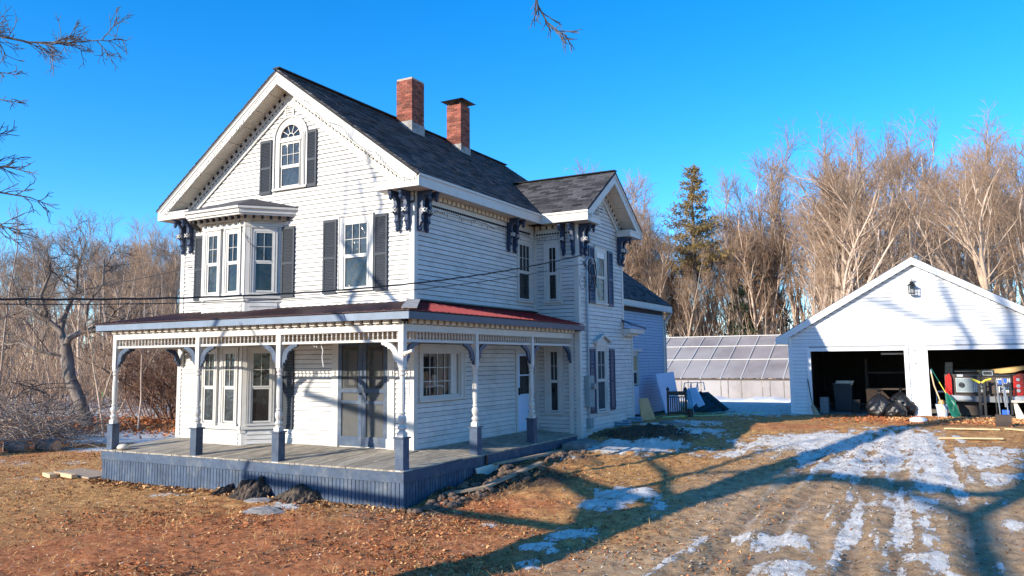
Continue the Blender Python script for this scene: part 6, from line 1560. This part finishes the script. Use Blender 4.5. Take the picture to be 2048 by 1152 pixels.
SNOW = [(7.54, 7.48, 1.75, 0.45, -0.18, 1.4, 1.0), (9.0, 8.25, 1.03, 0.25, -0.12, 2.02, 0.9), (10.16, 5.74, 1.36, 0.39, -0.01, 1.12, 0.8), (11.25, 7.01, 0.79, 0.22, 0.03, 0.68, 0.8), (5.84, 5.52, 1.59, 0.44, -0.18, 0.81, 0.6), (3.5, 5.25, 1.35, 0.37, -0.24, 0.69, 1.0), (2.62, 5.4, 0.64, 0.17, -0.22, 0.58, 0.9), (4.18, 7.95, 0.8, 0.2, -0.29, 1.04, 0.8), (5.67, 7.43, 1.11, 0.28, -0.21, 0.97, 0.5), (7.99, -1.87, 0.51, 0.2, -0.09, 0.5, 1.1), (8.4, -3.33, 0.47, 0.23, -0.08, 0.46, 1.0), (4.88, 0.41, 0.55, 0.18, -0.24, 0.65, 0.9), (4.77, -0.49, 0.4, 0.14, -0.17, 0.43, 0.9), (5.68, -0.17, 0.21, 0.07, -0.24, 0.72, 0.8), (5.07, -2.63, 0.44, 0.21, -0.21, 0.45, 0.9), (4.93, -3.61, 0.27, 0.13, -0.14, 0.27, 0.8), (5.19, -4.45, 0.19, 0.09, -0.19, 0.39, 0.7), (3.44, -2.56, 0.16, 0.07, -0.1, 0.18, 0.6), (1.37, 3.77, 0.49, 0.14, -0.31, 0.63, 0.7), (2.46, 3.19, 0.35, 0.1, -0.16, 0.34, 0.8), (8.64, 1.66, 0.17, 0.05, -0.05, 0.5, 0.5), (8.65, 0.11, 0.12, 0.04, -0.33, 2.83, 0.55), (9.58, 1.17, 0.47, 0.16, -0.04, 0.76, 0.8), (9.81, -0.46, 0.42, 0.15, -0.03, 0.76, 0.8), (9.36, -1.21, 0.1, 0.04, -0.17, 2.37, 0.6), (8.83, -2.55, 0.25, 0.12, -0.1, 0.8, 0.6), (10.12, -2.22, 0.42, 0.19, -0.01, 0.52, 0.9), (10.64, -2.24, 0.34, 0.17, 0.0, 0.26, 0.7), (10.69, 3.7, 0.68, 0.22, 0.02, 0.69, 0.7), (11.39, 4.17, 0.34, 0.1, 0.03, 0.51, 0.7), (11.24, 0.38, 0.21, 0.08, 0.02, 0.32, 0.6), (8.42, 4.62, 0.59, 0.18, -0.08, 0.81, 0.6), (10.35, 1.83, 0.31, 0.1, 0.0, 0.48, 0.5), (2.53, 21.96, 1.82, 0.62, -0.81, 3.73, 1.3), (4.08, 16.52, 1.35, 0.51, -0.61, 2.98, 0.9), (3.52, 10.33, 0.74, 0.17, -0.24, 0.88, 0.7), (2.8, 10.62, 0.44, 0.18, -0.21, 0.67, 0.6), (2.63, 9.59, 1.2, 0.25, -0.16, 0.5, 0.7), (-15.9, 3.95, 2.26, 0.79, -1.08, 0.76, 1.3), (-22.26, 4.63, 1.98, 0.66, -1.5, 0.88, 1.0), (-27.62, 9.24, 3.28, 0.97, -2.41, 1.5, 1.1), (-15.81, 5.32, 1.57, 0.53, -1.27, 0.96, 1.2), (-45.09, 19.44, 5.72, 1.88, -6.43, 3.94, 1.0), (-33.04, 16.99, 2.19, 0.77, -4.31, 3.13, 0.9), (-36.59, 22.23, 1.79, 0.59, -6.64, 5.21, 0.8), (-13.01, -1.08, 0.88, 0.34, -0.87, 0.5, 0.5), (-11.26, -0.4, 0.87, 0.33, -0.5, 0.32, 0.5), (-1.09, -2.92, 0.36, 0.17, -0.3, 0.31, 0.7), (-4.33, -3.0, 0.51, 0.23, -0.26, 0.21, 0.6), (-9.86, -2.64, 0.98, 0.43, -0.34, 0.2, 0.4)]
LEAF = [(-17.77, 7.51, 3.9, 1.26, -1.5, 1.17, 1.0), (-22.37, 8.99, 1.96, 0.6, -1.93, 1.39, 1.0), (0.49, -5.17, 2.97, 1.41, -1.66, 1.57, 0.7), (2.86, -3.67, 1.12, 0.53, -1.24, 1.79, 0.8), (2.2, -1.37, 1.11, 0.39, -0.67, 1.08, 0.6), (1.13, -6.25, 3.35, 1.62, -0.92, 0.82, 0.9), (3.75, -0.84, 0.9, 0.31, -0.34, 0.71, 0.4), (10.05, 14.45, 1.39, 0.55, -0.03, 1.88, 0.9), (6.47, 10.43, 1.07, 0.32, -0.11, 0.73, 0.5)]
SOIL = [(2.84, 7.16, 1.22, 0.29, -0.41, 1.18, 1.0), (1.71, 0.86, 1.39, 0.44, -0.58, 1.02, 1.0), (1.74, -0.64, 0.79, 0.27, -0.34, 0.54, 0.8), (2.46, 3.19, 0.69, 0.2, -0.36, 0.81, 0.6), (-2.27, -1.72, 1.3, 0.45, -0.31, 0.31, 0.5)]
DRIVE = [(8.94, -0.46, 2.38, 0.86, -0.46, 4.56, 1.0), (7.11, 0.73, 1.26, 0.43, -0.7, 3.23, 0.8), (7.05, -3.7, 1.54, 0.74, -0.4, 1.28, 0.8), (9.92, 3.46, 2.18, 0.69, -0.08, 3.01, 0.8), (7.68, 6.38, 2.21, 0.6, -0.27, 2.12, 0.7), (10.66, -1.26, 1.25, 0.47, 0.07, 2.83, 0.9), (6.65, -3.6, 0.94, 0.45, -0.36, 1.05, 0.4)]
TRACKS = [[(8.17, -5.69), (8.02, -3.52), (7.97, -1.13), (8.04, 2.87), (8.23, 6.53), (8.67, 9.73)], [(9.37, -5.09), (9.22, -3.2), (8.97, -0.77), (8.89, 1.75), (8.66, 6.65), (8.67, 9.73)], [(9.94, -4.81), (9.79, -2.92), (9.53, 1.55), (9.3, 6.82), (9.15, 9.86)], [(7.49, -6.03), (7.49, -4.04), (7.4, -1.02), (7.47, 2.19), (7.66, 5.68)], [(10.69, -2.54), (10.56, 0.45), (10.35, 5.19), (10.0, 9.34)]]
SNOW += [(8.95, -0.8, .14, 0, 0, 2.6, .95), (9.6, 0.0, .16, 0, 0, 2.6, .95), (10.2, 3.6, .5, .1, 0, 1.4, .9), (7.0, -3.2, .12, 0, .1, 1.5, .8), (8.3, 4.2, .7, .1, 0, 1.0, .9), (-11.5, 2.4, 2.6, .9, -.3, .5, 1.1)]
# ================================================================== ground
def vnoise(x, y, f, seed):
    rs = np.random.default_rng(seed); G = rs.random((64, 64))
    X = x*f; Y = y*f; xi = np.floor(X).astype(int); yi = np.floor(Y).astype(int); fx = X-xi; fy = Y-yi
    fx = fx*fx*(3-2*fx); fy = fy*fy*(3-2*fy); g = lambda a, b: G[a % 64, b % 64]
    return (g(xi, yi)*(1-fx)+g(xi+1, yi)*fx)*(1-fy)+(g(xi, yi+1)*(1-fx)+g(xi+1, yi+1)*fx)*fy
def fbm(x, y, f, seed, o=4):
    s = 0; a = .5
    for i in range(o): s = s+a*vnoise(x+i*7.3, y-i*3.1, f, seed+i); f *= 2.03; a *= .5
    return s
def field(L, x, y):
    out = np.zeros_like(x)
    for cx, cy, ux, uy, vx, vy, s in L:
        det = ux*vy-uy*vx
        a = ((x-cx)*vy-(y-cy)*vx)/det; b = (ux*(y-cy)-uy*(x-cx))/det
        out = np.maximum(out, s*np.exp(-.5*(a*a+b*b)*1.1))
    return out
def grid(xs, ys, name, skip=None):
    X, Y = np.meshgrid(xs, ys); x = X.ravel(); y = Y.ravel()
    z = gz(x, y)
    near = np.exp(-((x-3)/14.)**4)*np.exp(-((y-2)/16.)**4)
    z = z+near*((fbm(x, y, .9, 3)-.5)*.10+(fbm(x, y, 4.5, 9)-.5)*.075)
    so = field(SOIL, x, y); z = z+so*(fbm(x, y, 3.0, 21)*.34-.02)+.28*np.exp(-((x-3.0)/1.3)**2-((y-6.9)/1.1)**2)*fbm(x, y, 2.2, 55)*1.4+(so > .3)*(fbm(x, y, 9, 31)-.45)*.12*so
    sn = field(SNOW, x, y)+.30*np.exp(-((x-8.8)/2.4)**2-((y-7.5)/3.2)**2)+.18*np.exp(-((x-10.5)/2.2)**2-((y-1.5)/4)**2)+(fbm(x, y, .9, 40)-.5)*.35+(fbm(x, y, 3.2, 60)-.5)*.5
    far = sst(14, 26, y)*sst(-14, -4, x)*.45+sst(-8, -16, x)*sst(2, 10, y)*.45
    sn = sn+far
    z = z+np.clip((sn-.35)*3, 0, 1)*.03*(near+.3)+0
    # wheel tracks along the drive
    dr = field(DRIVE, x, y); tr_ = np.zeros_like(x); stk = np.full_like(x, .5)
    for P in TRACKS:
        P = np.array(P); best = np.full(x.shape, 9.0); sa = np.zeros_like(x); acc = 0
        for a, b in zip(P[:-1], P[1:]):
            d_ = b-a; Lg = np.hypot(*d_); d_ = d_/Lg; rx, ry = x-a[0], y-a[1]; al = rx*d_[0]+ry*d_[1]; la = ry*d_[0]-rx*d_[1]
            ok = (al > -.05) & (al < Lg+.05) & (np.abs(la) < np.abs(best)); best = np.where(ok, la, best); sa = np.where(ok, acc+al, sa); acc += Lg
        m = np.exp(-(best/.17)**2); tr_ = np.maximum(tr_, m*(.6+.4*fbm(sa, best*2, .7, 5)))
        z = z-.035*m+.022*np.exp(-((np.abs(best)-.26)/.09)**2)*fbm(sa, best, 1.5, 8)*1.6
        k_ = np.exp(-(best/.75)**2); stk = stk*(1-k_)+k_*fbm(best*7+3, sa*.45, 1.0, 11)
    # keep clear under the buildings
    inh = (x > -7.7) & (x < 1.2) & (y > -1.9) & (y < 17.5); z = np.where(inh, z-.35, z)
    ing = (x > 5.45) & (x < 13.55) & (y > 15.5) & (y < 22.8); z = np.where(ing, -.35, z)
    V = np.stack([x, y, z], 1); nx, ny = len(xs), len(ys)
    i = np.arange(ny-1)[:, None]*nx+np.arange(nx-1)[None, :]; F = np.stack([i, i+1, i+nx+1, i+nx], -1).reshape(-1, 4)
    me = bpy.data.meshes.new(name); me.vertices.add(len(V)); me.vertices.foreach_set('co', V.ravel())
    me.loops.add(F.size); me.loops.foreach_set('vertex_index', F.ravel()); me.polygons.add(len(F))
    me.polygons.foreach_set('loop_start', np.arange(0, F.size, 4)); me.polygons.foreach_set('loop_total', np.full(len(F), 4)); me.update(calc_edges=True)
    me.shade_smooth()
    lf = field(LEAF, x, y)+.55*sst(-8, -20, x)*sst(20, 4, y); 
    a2 = me.color_attributes.new('track', 'FLOAT_COLOR', 'POINT'); a2.data.foreach_set('color', np.stack([np.clip(tr_, 0, 1), np.clip(stk, 0, 1), tr_*0, tr_*0+1], 1).ravel())
    at = me.color_attributes.new('mask', 'FLOAT_COLOR', 'POINT')
    C_ = np.stack([np.clip(sn, 0, 2), np.clip(lf, 0, 1), np.clip(dr, 0, 1), np.clip(so, 0, 1)], 1); at.data.foreach_set('color', C_.ravel())
    return me
def axis(a, b, fine0, fine1, st, n_out):
    c = np.arange(fine0, fine1+st, st)
    lo = fine0-(fine0-a)*(np.linspace(0, 1, n_out)[1:]**2.2); hi = fine1+(b-fine1)*(np.linspace(0, 1, n_out)[1:]**2.2)
    return np.concatenate([lo[::-1], c, hi])
me = grid(axis(-700, 700, -17, 13.5, .062, 45), axis(-120, 900, -9, 17, .062, 45), 'ground')
ground = bpy.data.objects.new('ground', me); COL.objects.link(ground); ground['kind'] = 'structure'; ground['label'] = 'brown lawn and muddy drive with patches of old snow'
gm = bpy.data.materials.new('lawn_mud_and_snow'); gm.use_nodes = True; t = gm.node_tree; N = t.nodes; L = t.links; b = N['Principled BSDF']
tk = N.new('ShaderNodeVertexColor'); tk.layer_name = 'track'; tks = N.new('ShaderNodeSeparateColor'); L.new(tk.outputs[0], tks.inputs[0])
geo = N.new('ShaderNodeNewGeometry'); at = N.new('ShaderNodeVertexColor'); at.layer_name = 'mask'; sep = N.new('ShaderNodeSeparateColor'); L.new(at.outputs[0], sep.inputs[0])
def noise(s, d=6, r=.6, st=(1, 1, 1), rot=0):
    mp = N.new('ShaderNodeMapping'); mp.inputs['Scale'].default_value = st; mp.inputs['Rotation'].default_value = (0, 0, rot); L.new(geo.outputs['Position'], mp.inputs[0])
    n = N.new('ShaderNodeTexNoise'); n.inputs['Scale'].default_value = s; n.inputs['Detail'].default_value = d; n.inputs['Roughness'].default_value = r; L.new(mp.outputs[0], n.inputs[0]); return n.outputs['Fac']
def ramp(f, *st):
    r = N.new('ShaderNodeValToRGB'); e = r.color_ramp.elements
    while len(e) < len(st): e.new(.5)
    for k, (p, c) in enumerate(st): e[k].position = p; e[k].color = (*c, 1)
    L.new(f, r.inputs[0]); return r.outputs[0]
def mix(f, a, c):
    m = N.new('ShaderNodeMix'); m.data_type = 'RGBA'; L.new(f, m.inputs[0])
    for s, v in ((6, a), (7, c)):
        if isinstance(v, tuple): m.inputs[s].default_value = (*v, 1)
        else: L.new(v, m.inputs[s])
    return m.outputs[2]
def math_(op, a, c=None, clamp=False):
    m = N.new('ShaderNodeMath'); m.operation = op; m.use_clamp = clamp
    for s, v in ((0, a), (1, c)):
        if v is None: continue
        if isinstance(v, (int, float)): m.inputs[s].default_value = v
        else: L.new(v, m.inputs[s])
    return m.outputs[0]
def rng(f, a, b_):
    m = N.new('ShaderNodeMapRange'); m.interpolation_type = 'SMOOTHSTEP'; m.inputs[1].default_value = a; m.inputs[2].default_value = b_; L.new(f, m.inputs[0]); return m.outputs[0]
lawn = ramp(noise(5, 9, .8), (.30, (.10, .06, .03)), (.43, (.40, .19, .075)), (.56, (.63, .34, .13)), (.70, (.82, .54, .26)))
leaf = ramp(noise(9, 9, .82), (.30, (.09, .035, .022)), (.43, (.40, .13, .05)), (.56, (.60, .24, .10)), (.70, (.80, .48, .28)))
mud = ramp(noise(5, 11, .8), (.30, (.15, .095, .05)), (.5, (.50, .32, .175)), (.70, (.74, .53, .32)))
soil = ramp(noise(14, 8, .75), (.3, (.03, .02, .015)), (.6, (.13, .09, .065)), (.75, (.22, .16, .11)))
c1 = mix(rng(math_('ADD', sep.outputs[1], math_('MULTIPLY', noise(1.3, 5), .9)), .55, 1.0), lawn, leaf)
c2 = mix(rng(math_('ADD', sep.outputs[2], math_('MULTIPLY', noise(2.2, 6, .7), .8)), .65, 1.05), c1, mud)
c2 = mix(math_('MULTIPLY', math_('MULTIPLY', tks.outputs[0], .6), sep.outputs[2]), c2, (.13, .095, .07))
c2 = mix(math_('MULTIPLY', rng(tks.outputs[1], .5, .72), math_('MULTIPLY', sep.outputs[2], .8)), c2, (.72, .56, .40))
c3 = mix(rng(at.outputs[1], .25, .7), c2, soil)
sn = math_('ADD', math_('MULTIPLY', sep.outputs[0], .60), math_('ADD', math_('MULTIPLY', noise(2.2, 12, .74, (1.7, .8, 1), -.12), 1.35), math_('MULTIPLY', noise(13, 6, .7, (1.5, .8, 1), -.12), .45)))
sn = math_('ADD', sn, math_('MULTIPLY', math_('SUBTRACT', tks.outputs[1], .5), 1.3)); sn = math_('SUBTRACT', sn, math_('MULTIPLY', tks.outputs[0], .12))
snf = rng(sn, 1.20, 1.245)
snc = ramp(noise(4, 9, .8, (2, .6, 1)), (.34, (.42, .33, .24)), (.46, (.70, .64, .57)), (.6, (.88, .85, .79)), (.8, (.92, .90, .85)))
col = mix(snf, c3, snc)
# small pale flecks
fl = rng(noise(38, 3, .5), .70, .74); col = mix(math_('MULTIPLY', fl, .55), col, (.66, .55, .46))
fg = math_('MULTIPLY', sep.outputs[2], rng(noise(.9, 4), .5, .62))
L.new(col, b.inputs['Base Color'])
rough = math_('SUBTRACT', .92, math_('MULTIPLY', fg, .45)); L.new(rough, b.inputs['Roughness']); b.inputs['Specular IOR Level'].default_value = .12
bp = N.new('ShaderNodeBump'); bp.inputs['Strength'].default_value = 1.0; bp.inputs['Distance'].default_value = .05
hh = math_('ADD', noise(16, 8, .75), math_('MULTIPLY', noise(60, 4, .7), .35)); hh = math_('ADD', hh, math_('MULTIPLY', snf, .55)); L.new(hh, bp.inputs['Height']); L.new(bp.outputs[0], b.inputs['Normal'])
ground.data.materials.append(gm)

# ------------------------------------------------ litter (real geometry)
def height(x, y): return gz(x, y)
from mathutils.bvhtree import BVHTree
vv = np.empty(len(me.vertices)*3); me.vertices.foreach_get('co', vv); vv = vv.reshape(-1, 3)
xs_ = np.unique(vv[:, 0]); ys_ = np.unique(vv[:, 1]); ZZ = vv[:, 2].reshape(len(ys_), len(xs_))
def zat(x, y):
    i = np.clip(np.searchsorted(xs_, x)-1, 0, len(xs_)-2); j = np.clip(np.searchsorted(ys_, y)-1, 0, len(ys_)-2)
    fx = (x-xs_[i])/(xs_[i+1]-xs_[i]); fy = (y-ys_[j])/(ys_[j+1]-ys_[j])
    return (ZZ[j, i]*(1-fx)+ZZ[j, i+1]*fx)*(1-fy)+(ZZ[j+1, i]*(1-fx)+ZZ[j+1, i+1]*fx)*fy
def blocked(x, y):
    return ((x > -7.85) & (x < 1.3) & (y > -2.15) & (y < 17.9)) | ((x > 5.3) & (x < 13.7) & (y > 15.3))
def scatter(name, lab, cat, n, mt, seed, region, weight, size, tall=False, thin=.35):
    rs = np.random.default_rng(seed)
    x = rs.uniform(region[0], region[1], n); y = rs.uniform(region[2], region[3], n)
    keep = (rs.random(n) < weight(x, y)) & ~blocked(x, y); x = x[keep]; y = y[keep]; n = len(x); z = zat(x, y)
    s = rs.uniform(size[0], size[1], n); a = rs.uniform(0, 6.28, n)
    if tall:
        lean = rs.normal(0, .55, (n, 2)); w_ = s*0+.004
        p = np.stack([x, y, z-.01], 1); tip = p+np.stack([lean[:, 0]*s, lean[:, 1]*s, s*.55], 1); ux = np.stack([np.cos(a), np.sin(a), a*0], 1)*w_[:, None]
        V = np.stack([p-ux, p+ux, tip+ux*.3, tip-ux*.3], 1)
    else:
        t1 = rs.normal(0, .45, n); t2 = rs.normal(0, .45, n)
        u = np.stack([np.cos(a), np.sin(a), t1], 1)*s[:, None]*.5; v = np.stack([-np.sin(a), np.cos(a), t2], 1)*s[:, None]*.5*thin*rs.uniform(.7, 1.6, n)[:, None]
        c = np.stack([x, y, z+s*.16], 1); up = np.array([0, 0, 1.])*s[:, None]*rs.uniform(.0, .25, n)[:, None]
        V = np.stack([c-u, c-v+up, c+u, c+v+up], 1)
    tb = Tubes(); tb.V = [V.reshape(-1, 3)]; tb.F = [np.arange(4*n).reshape(-1, 4)]
    mm = tb.mesh(name, M[mt])
    for p_ in mm.polygons: p_.use_smooth = False
    o = bpy.data.objects.new(name, mm); COL.objects.link(o); o['kind'] = 'stuff'; o['label'] = lab; o['category'] = cat
def snowless(x, y): return 1-np.clip((field(SNOW, x, y)-.35)*3, 0, .9)
reg = (-17, 9, -9, 8)
wl = lambda x, y: np.clip(field(LEAF, x, y)*1.0+.22+sst(-8, -16, x)*.3, 0, 1)*snowless(x, y)*(1-.8*np.clip(field(DRIVE, x, y), 0, 1))*np.clip(fbm(x, y, .8, 70)*4.2-1.5, .05, 1)
scatter('leaf_litter', 'russet fallen leaves over the front lawn', 'leaves', 46000, 'leafA', 1, (-16, 8, -9, 3), wl, (.025, .07), thin=.55)
scatter('leaf_litter', 'tan fallen leaves over the front lawn', 'leaves', 40000, 'leafB', 2, (-16, 8, -9, 3), wl, (.025, .065), thin=.5)
scatter('leaf_litter', 'dark brown fallen leaves over the front lawn', 'leaves', 42000, 'leafC', 3, (-16, 9, -9, 6), wl, (.03, .08), thin=.5)
scatter('wood_chips', 'pale wood chips and bark flakes sprinkled over the lawn', 'wood chips', 5000, 'bone', 4, (-14, 10, -9, 6), lambda x, y: .35+.3*field(LEAF, x, y), (.02, .06), thin=.35)
scatter('dry_grass', 'dry straw-coloured grass blades on the lawn', 'grass', 60000, 'straw', 5, (-18, 9, -9, 9), lambda x, y: .7*snowless(x, y)*(1-.85*np.clip(field(DRIVE, x, y)*1.3, 0, 1))*np.clip(fbm(x, y, .8, 90)*2.4-.7, .05, 1)*(1-.5*np.clip(field(LEAF, x, y), 0, 1)), (.05, .13), tall=True)
scatter('leaf_litter', 'bank of reddish leaves under the thicket left of the house', 'leaves', 26000, 'leafA', 6, (-28, -12, 4, 15), lambda x, y: np.exp(-((y-8.0-.15*(x+20))/2.0)**2), (.09, .2), thin=.6)
scatter('leaf_litter', 'bank of tan leaves under the thicket left of the house', 'leaves', 9000, 'leafB', 7, (-28, -12, 4, 15), lambda x, y: np.exp(-((y-8.0-.15*(x+20))/2.0)**2), (.08, .18), thin=.6)
scatter('leaf_litter', 'drift of orange leaves at the garage pier', 'leaves', 4000, 'leafB', 8, (8.6, 13.4, 12, 15.3), lambda x, y: sst(12.2, 14.6, y), (.05, .12), thin=.6)
scatter('leaf_litter', 'drift of russet leaves before the garage doors', 'leaves', 4000, 'leafA', 9, (6.5, 13.4, 11, 15.3), lambda x, y: sst(11, 14.8, y)*.7, (.05, .12), thin=.6)
scatter('drive_pebbles', 'small pale stones and grit on the muddy drive', 'pebbles', 16000, 'stone', 12, (4, 13, -6, 13), lambda x, y: np.clip(field(DRIVE, x, y), 0, 1)*np.clip(fbm(x, y, 1.4, 75)*3-1, .05, 1), (.015, .05), thin=.9)
scatter('drive_grit', 'brown leaf bits trodden into the muddy drive', 'leaf bits', 12000, 'leafC', 13, (3, 13, -7, 12), lambda x, y: .6*np.clip(fbm(x, y, 1.1, 78)*3-1, .05, 1), (.02, .06), thin=.6)
scatter('leaf_litter', 'leaves blown against the front porch skirt', 'leaves', 3500, 'leafB', 14, (-7.8, 2.2, -3.0, -2.16), lambda x, y: np.exp(-((y+2.15)/.3)**2), (.04, .10), thin=.6)
scatter('leaf_litter', 'dark leaves blown against the front porch skirt', 'leaves', 3500, 'leafC', 15, (-7.8, 2.2, -3.0, -2.16), lambda x, y: np.exp(-((y+2.15)/.35)**2), (.04, .10), thin=.6)
scatter('dry_grass', 'matted clumps of straw grass on the lawn', 'grass', 30000, 'straw', 16, (-18, 9, -9, 9), lambda x, y: (fbm(x, y, 1.6, 93) > .56)*snowless(x, y)*(1-np.clip(field(DRIVE, x, y)*1.3, 0, 1)), (.10, .22), tall=True)
# clods of dug soil along the porch
rs = np.random.default_rng(5); tb_v = []; tb_f = []
cl = MB()
for i in range(420):
    y = rs.uniform(-2.4, 4.2); x = 1.45+abs(rs.normal(0, .35))+(.15 if y < 0 else .25); r = rs.uniform(.02, .085)*(1 if rs.random() < .8 else 1.5)
    z = float(zat(np.array([x]), np.array([y]))[0]); n = 6; o = len(cl.v)
    for j, (h, q) in enumerate(((-.4, .7), (.35, 1.0), (.8, .55))):
        for k in range(n):
            a = k*math.pi/3; cl.v.append((x+r*q*math.cos(a)*rs.uniform(.7, 1.2), y+r*q*math.sin(a)*rs.uniform(.7, 1.2), z+h*r))
    for j in range(2):
        for k in range(n): cl.f.append((o+j*n+k, o+j*n+(k+1) % n, o+(j+1)*n+(k+1) % n, o+(j+1)*n+k))
    cl.f.append(tuple(o+2*n+k for k in range(n)))
o = cl.build('soil_clods', M['soil'], None, kind='stuff', label='clods of dug earth along the side porch skirt'); o['category'] = 'soil'
# twigs on the ground near the corner
tb = Tubes(); rs = np.random.default_rng(9)
for i in range(150):
    x = rs.normal(1.2, .7) if i < 90 else rs.uniform(-6, 8); y = -2.6-abs(rs.normal(0, .5)) if i < 90 else rs.uniform(-7, -2.6)
    z = float(zat(np.array([x]), np.array([y]))[0]); limb(rs, V3((x, y, z+.02)), V3((rs.normal(), rs.normal(), .25)), rs.uniform(.15, .5), .005, .003, 4, .35, -.02, 3, tb)
o = bpy.data.objects.new('fallen_twigs', tb.mesh('fallen_twigs', M['twig'])); COL.objects.link(o); o['kind'] = 'stuff'; o['label'] = 'thin fallen twigs around the porch corner'; o['category'] = 'twigs'
# snow bank in front of the greenhouse
mb = MB(); n = 60
for i in range(n+1):
    for j in range(9):
        u = i/n; v = j/8; x = -7.5+u*13.0; y = 31.6+v*4.3+.4*math.sin(x*1.3); h = .22*math.sin(math.pi*min(v*1.0, 1))**.7*(.75+.25*math.sin(x*2.1)+.12*math.sin(x*5.7))
        mb.v.append((x, y, -.52+h+rnd.uniform(-.015, .015)-(.3 if j in (0, 8) else 0)))
for i in range(n):
    for j in range(8): a = i*9+j; mb.f.append((a, a+9, a+10, a+1))
o = mb.build('snow_bank', M['snow'], None, smooth=True, kind='stuff', label='sunlit bank of old snow at the foot of the greenhouse'); o['category'] = 'snow'
# slabs of gravel before the right bay
tag_names = {}
for o in bpy.data.objects:
    if o.get('kind') == 'stuff' and o.parent is not None and 'category' in o: del o['category']
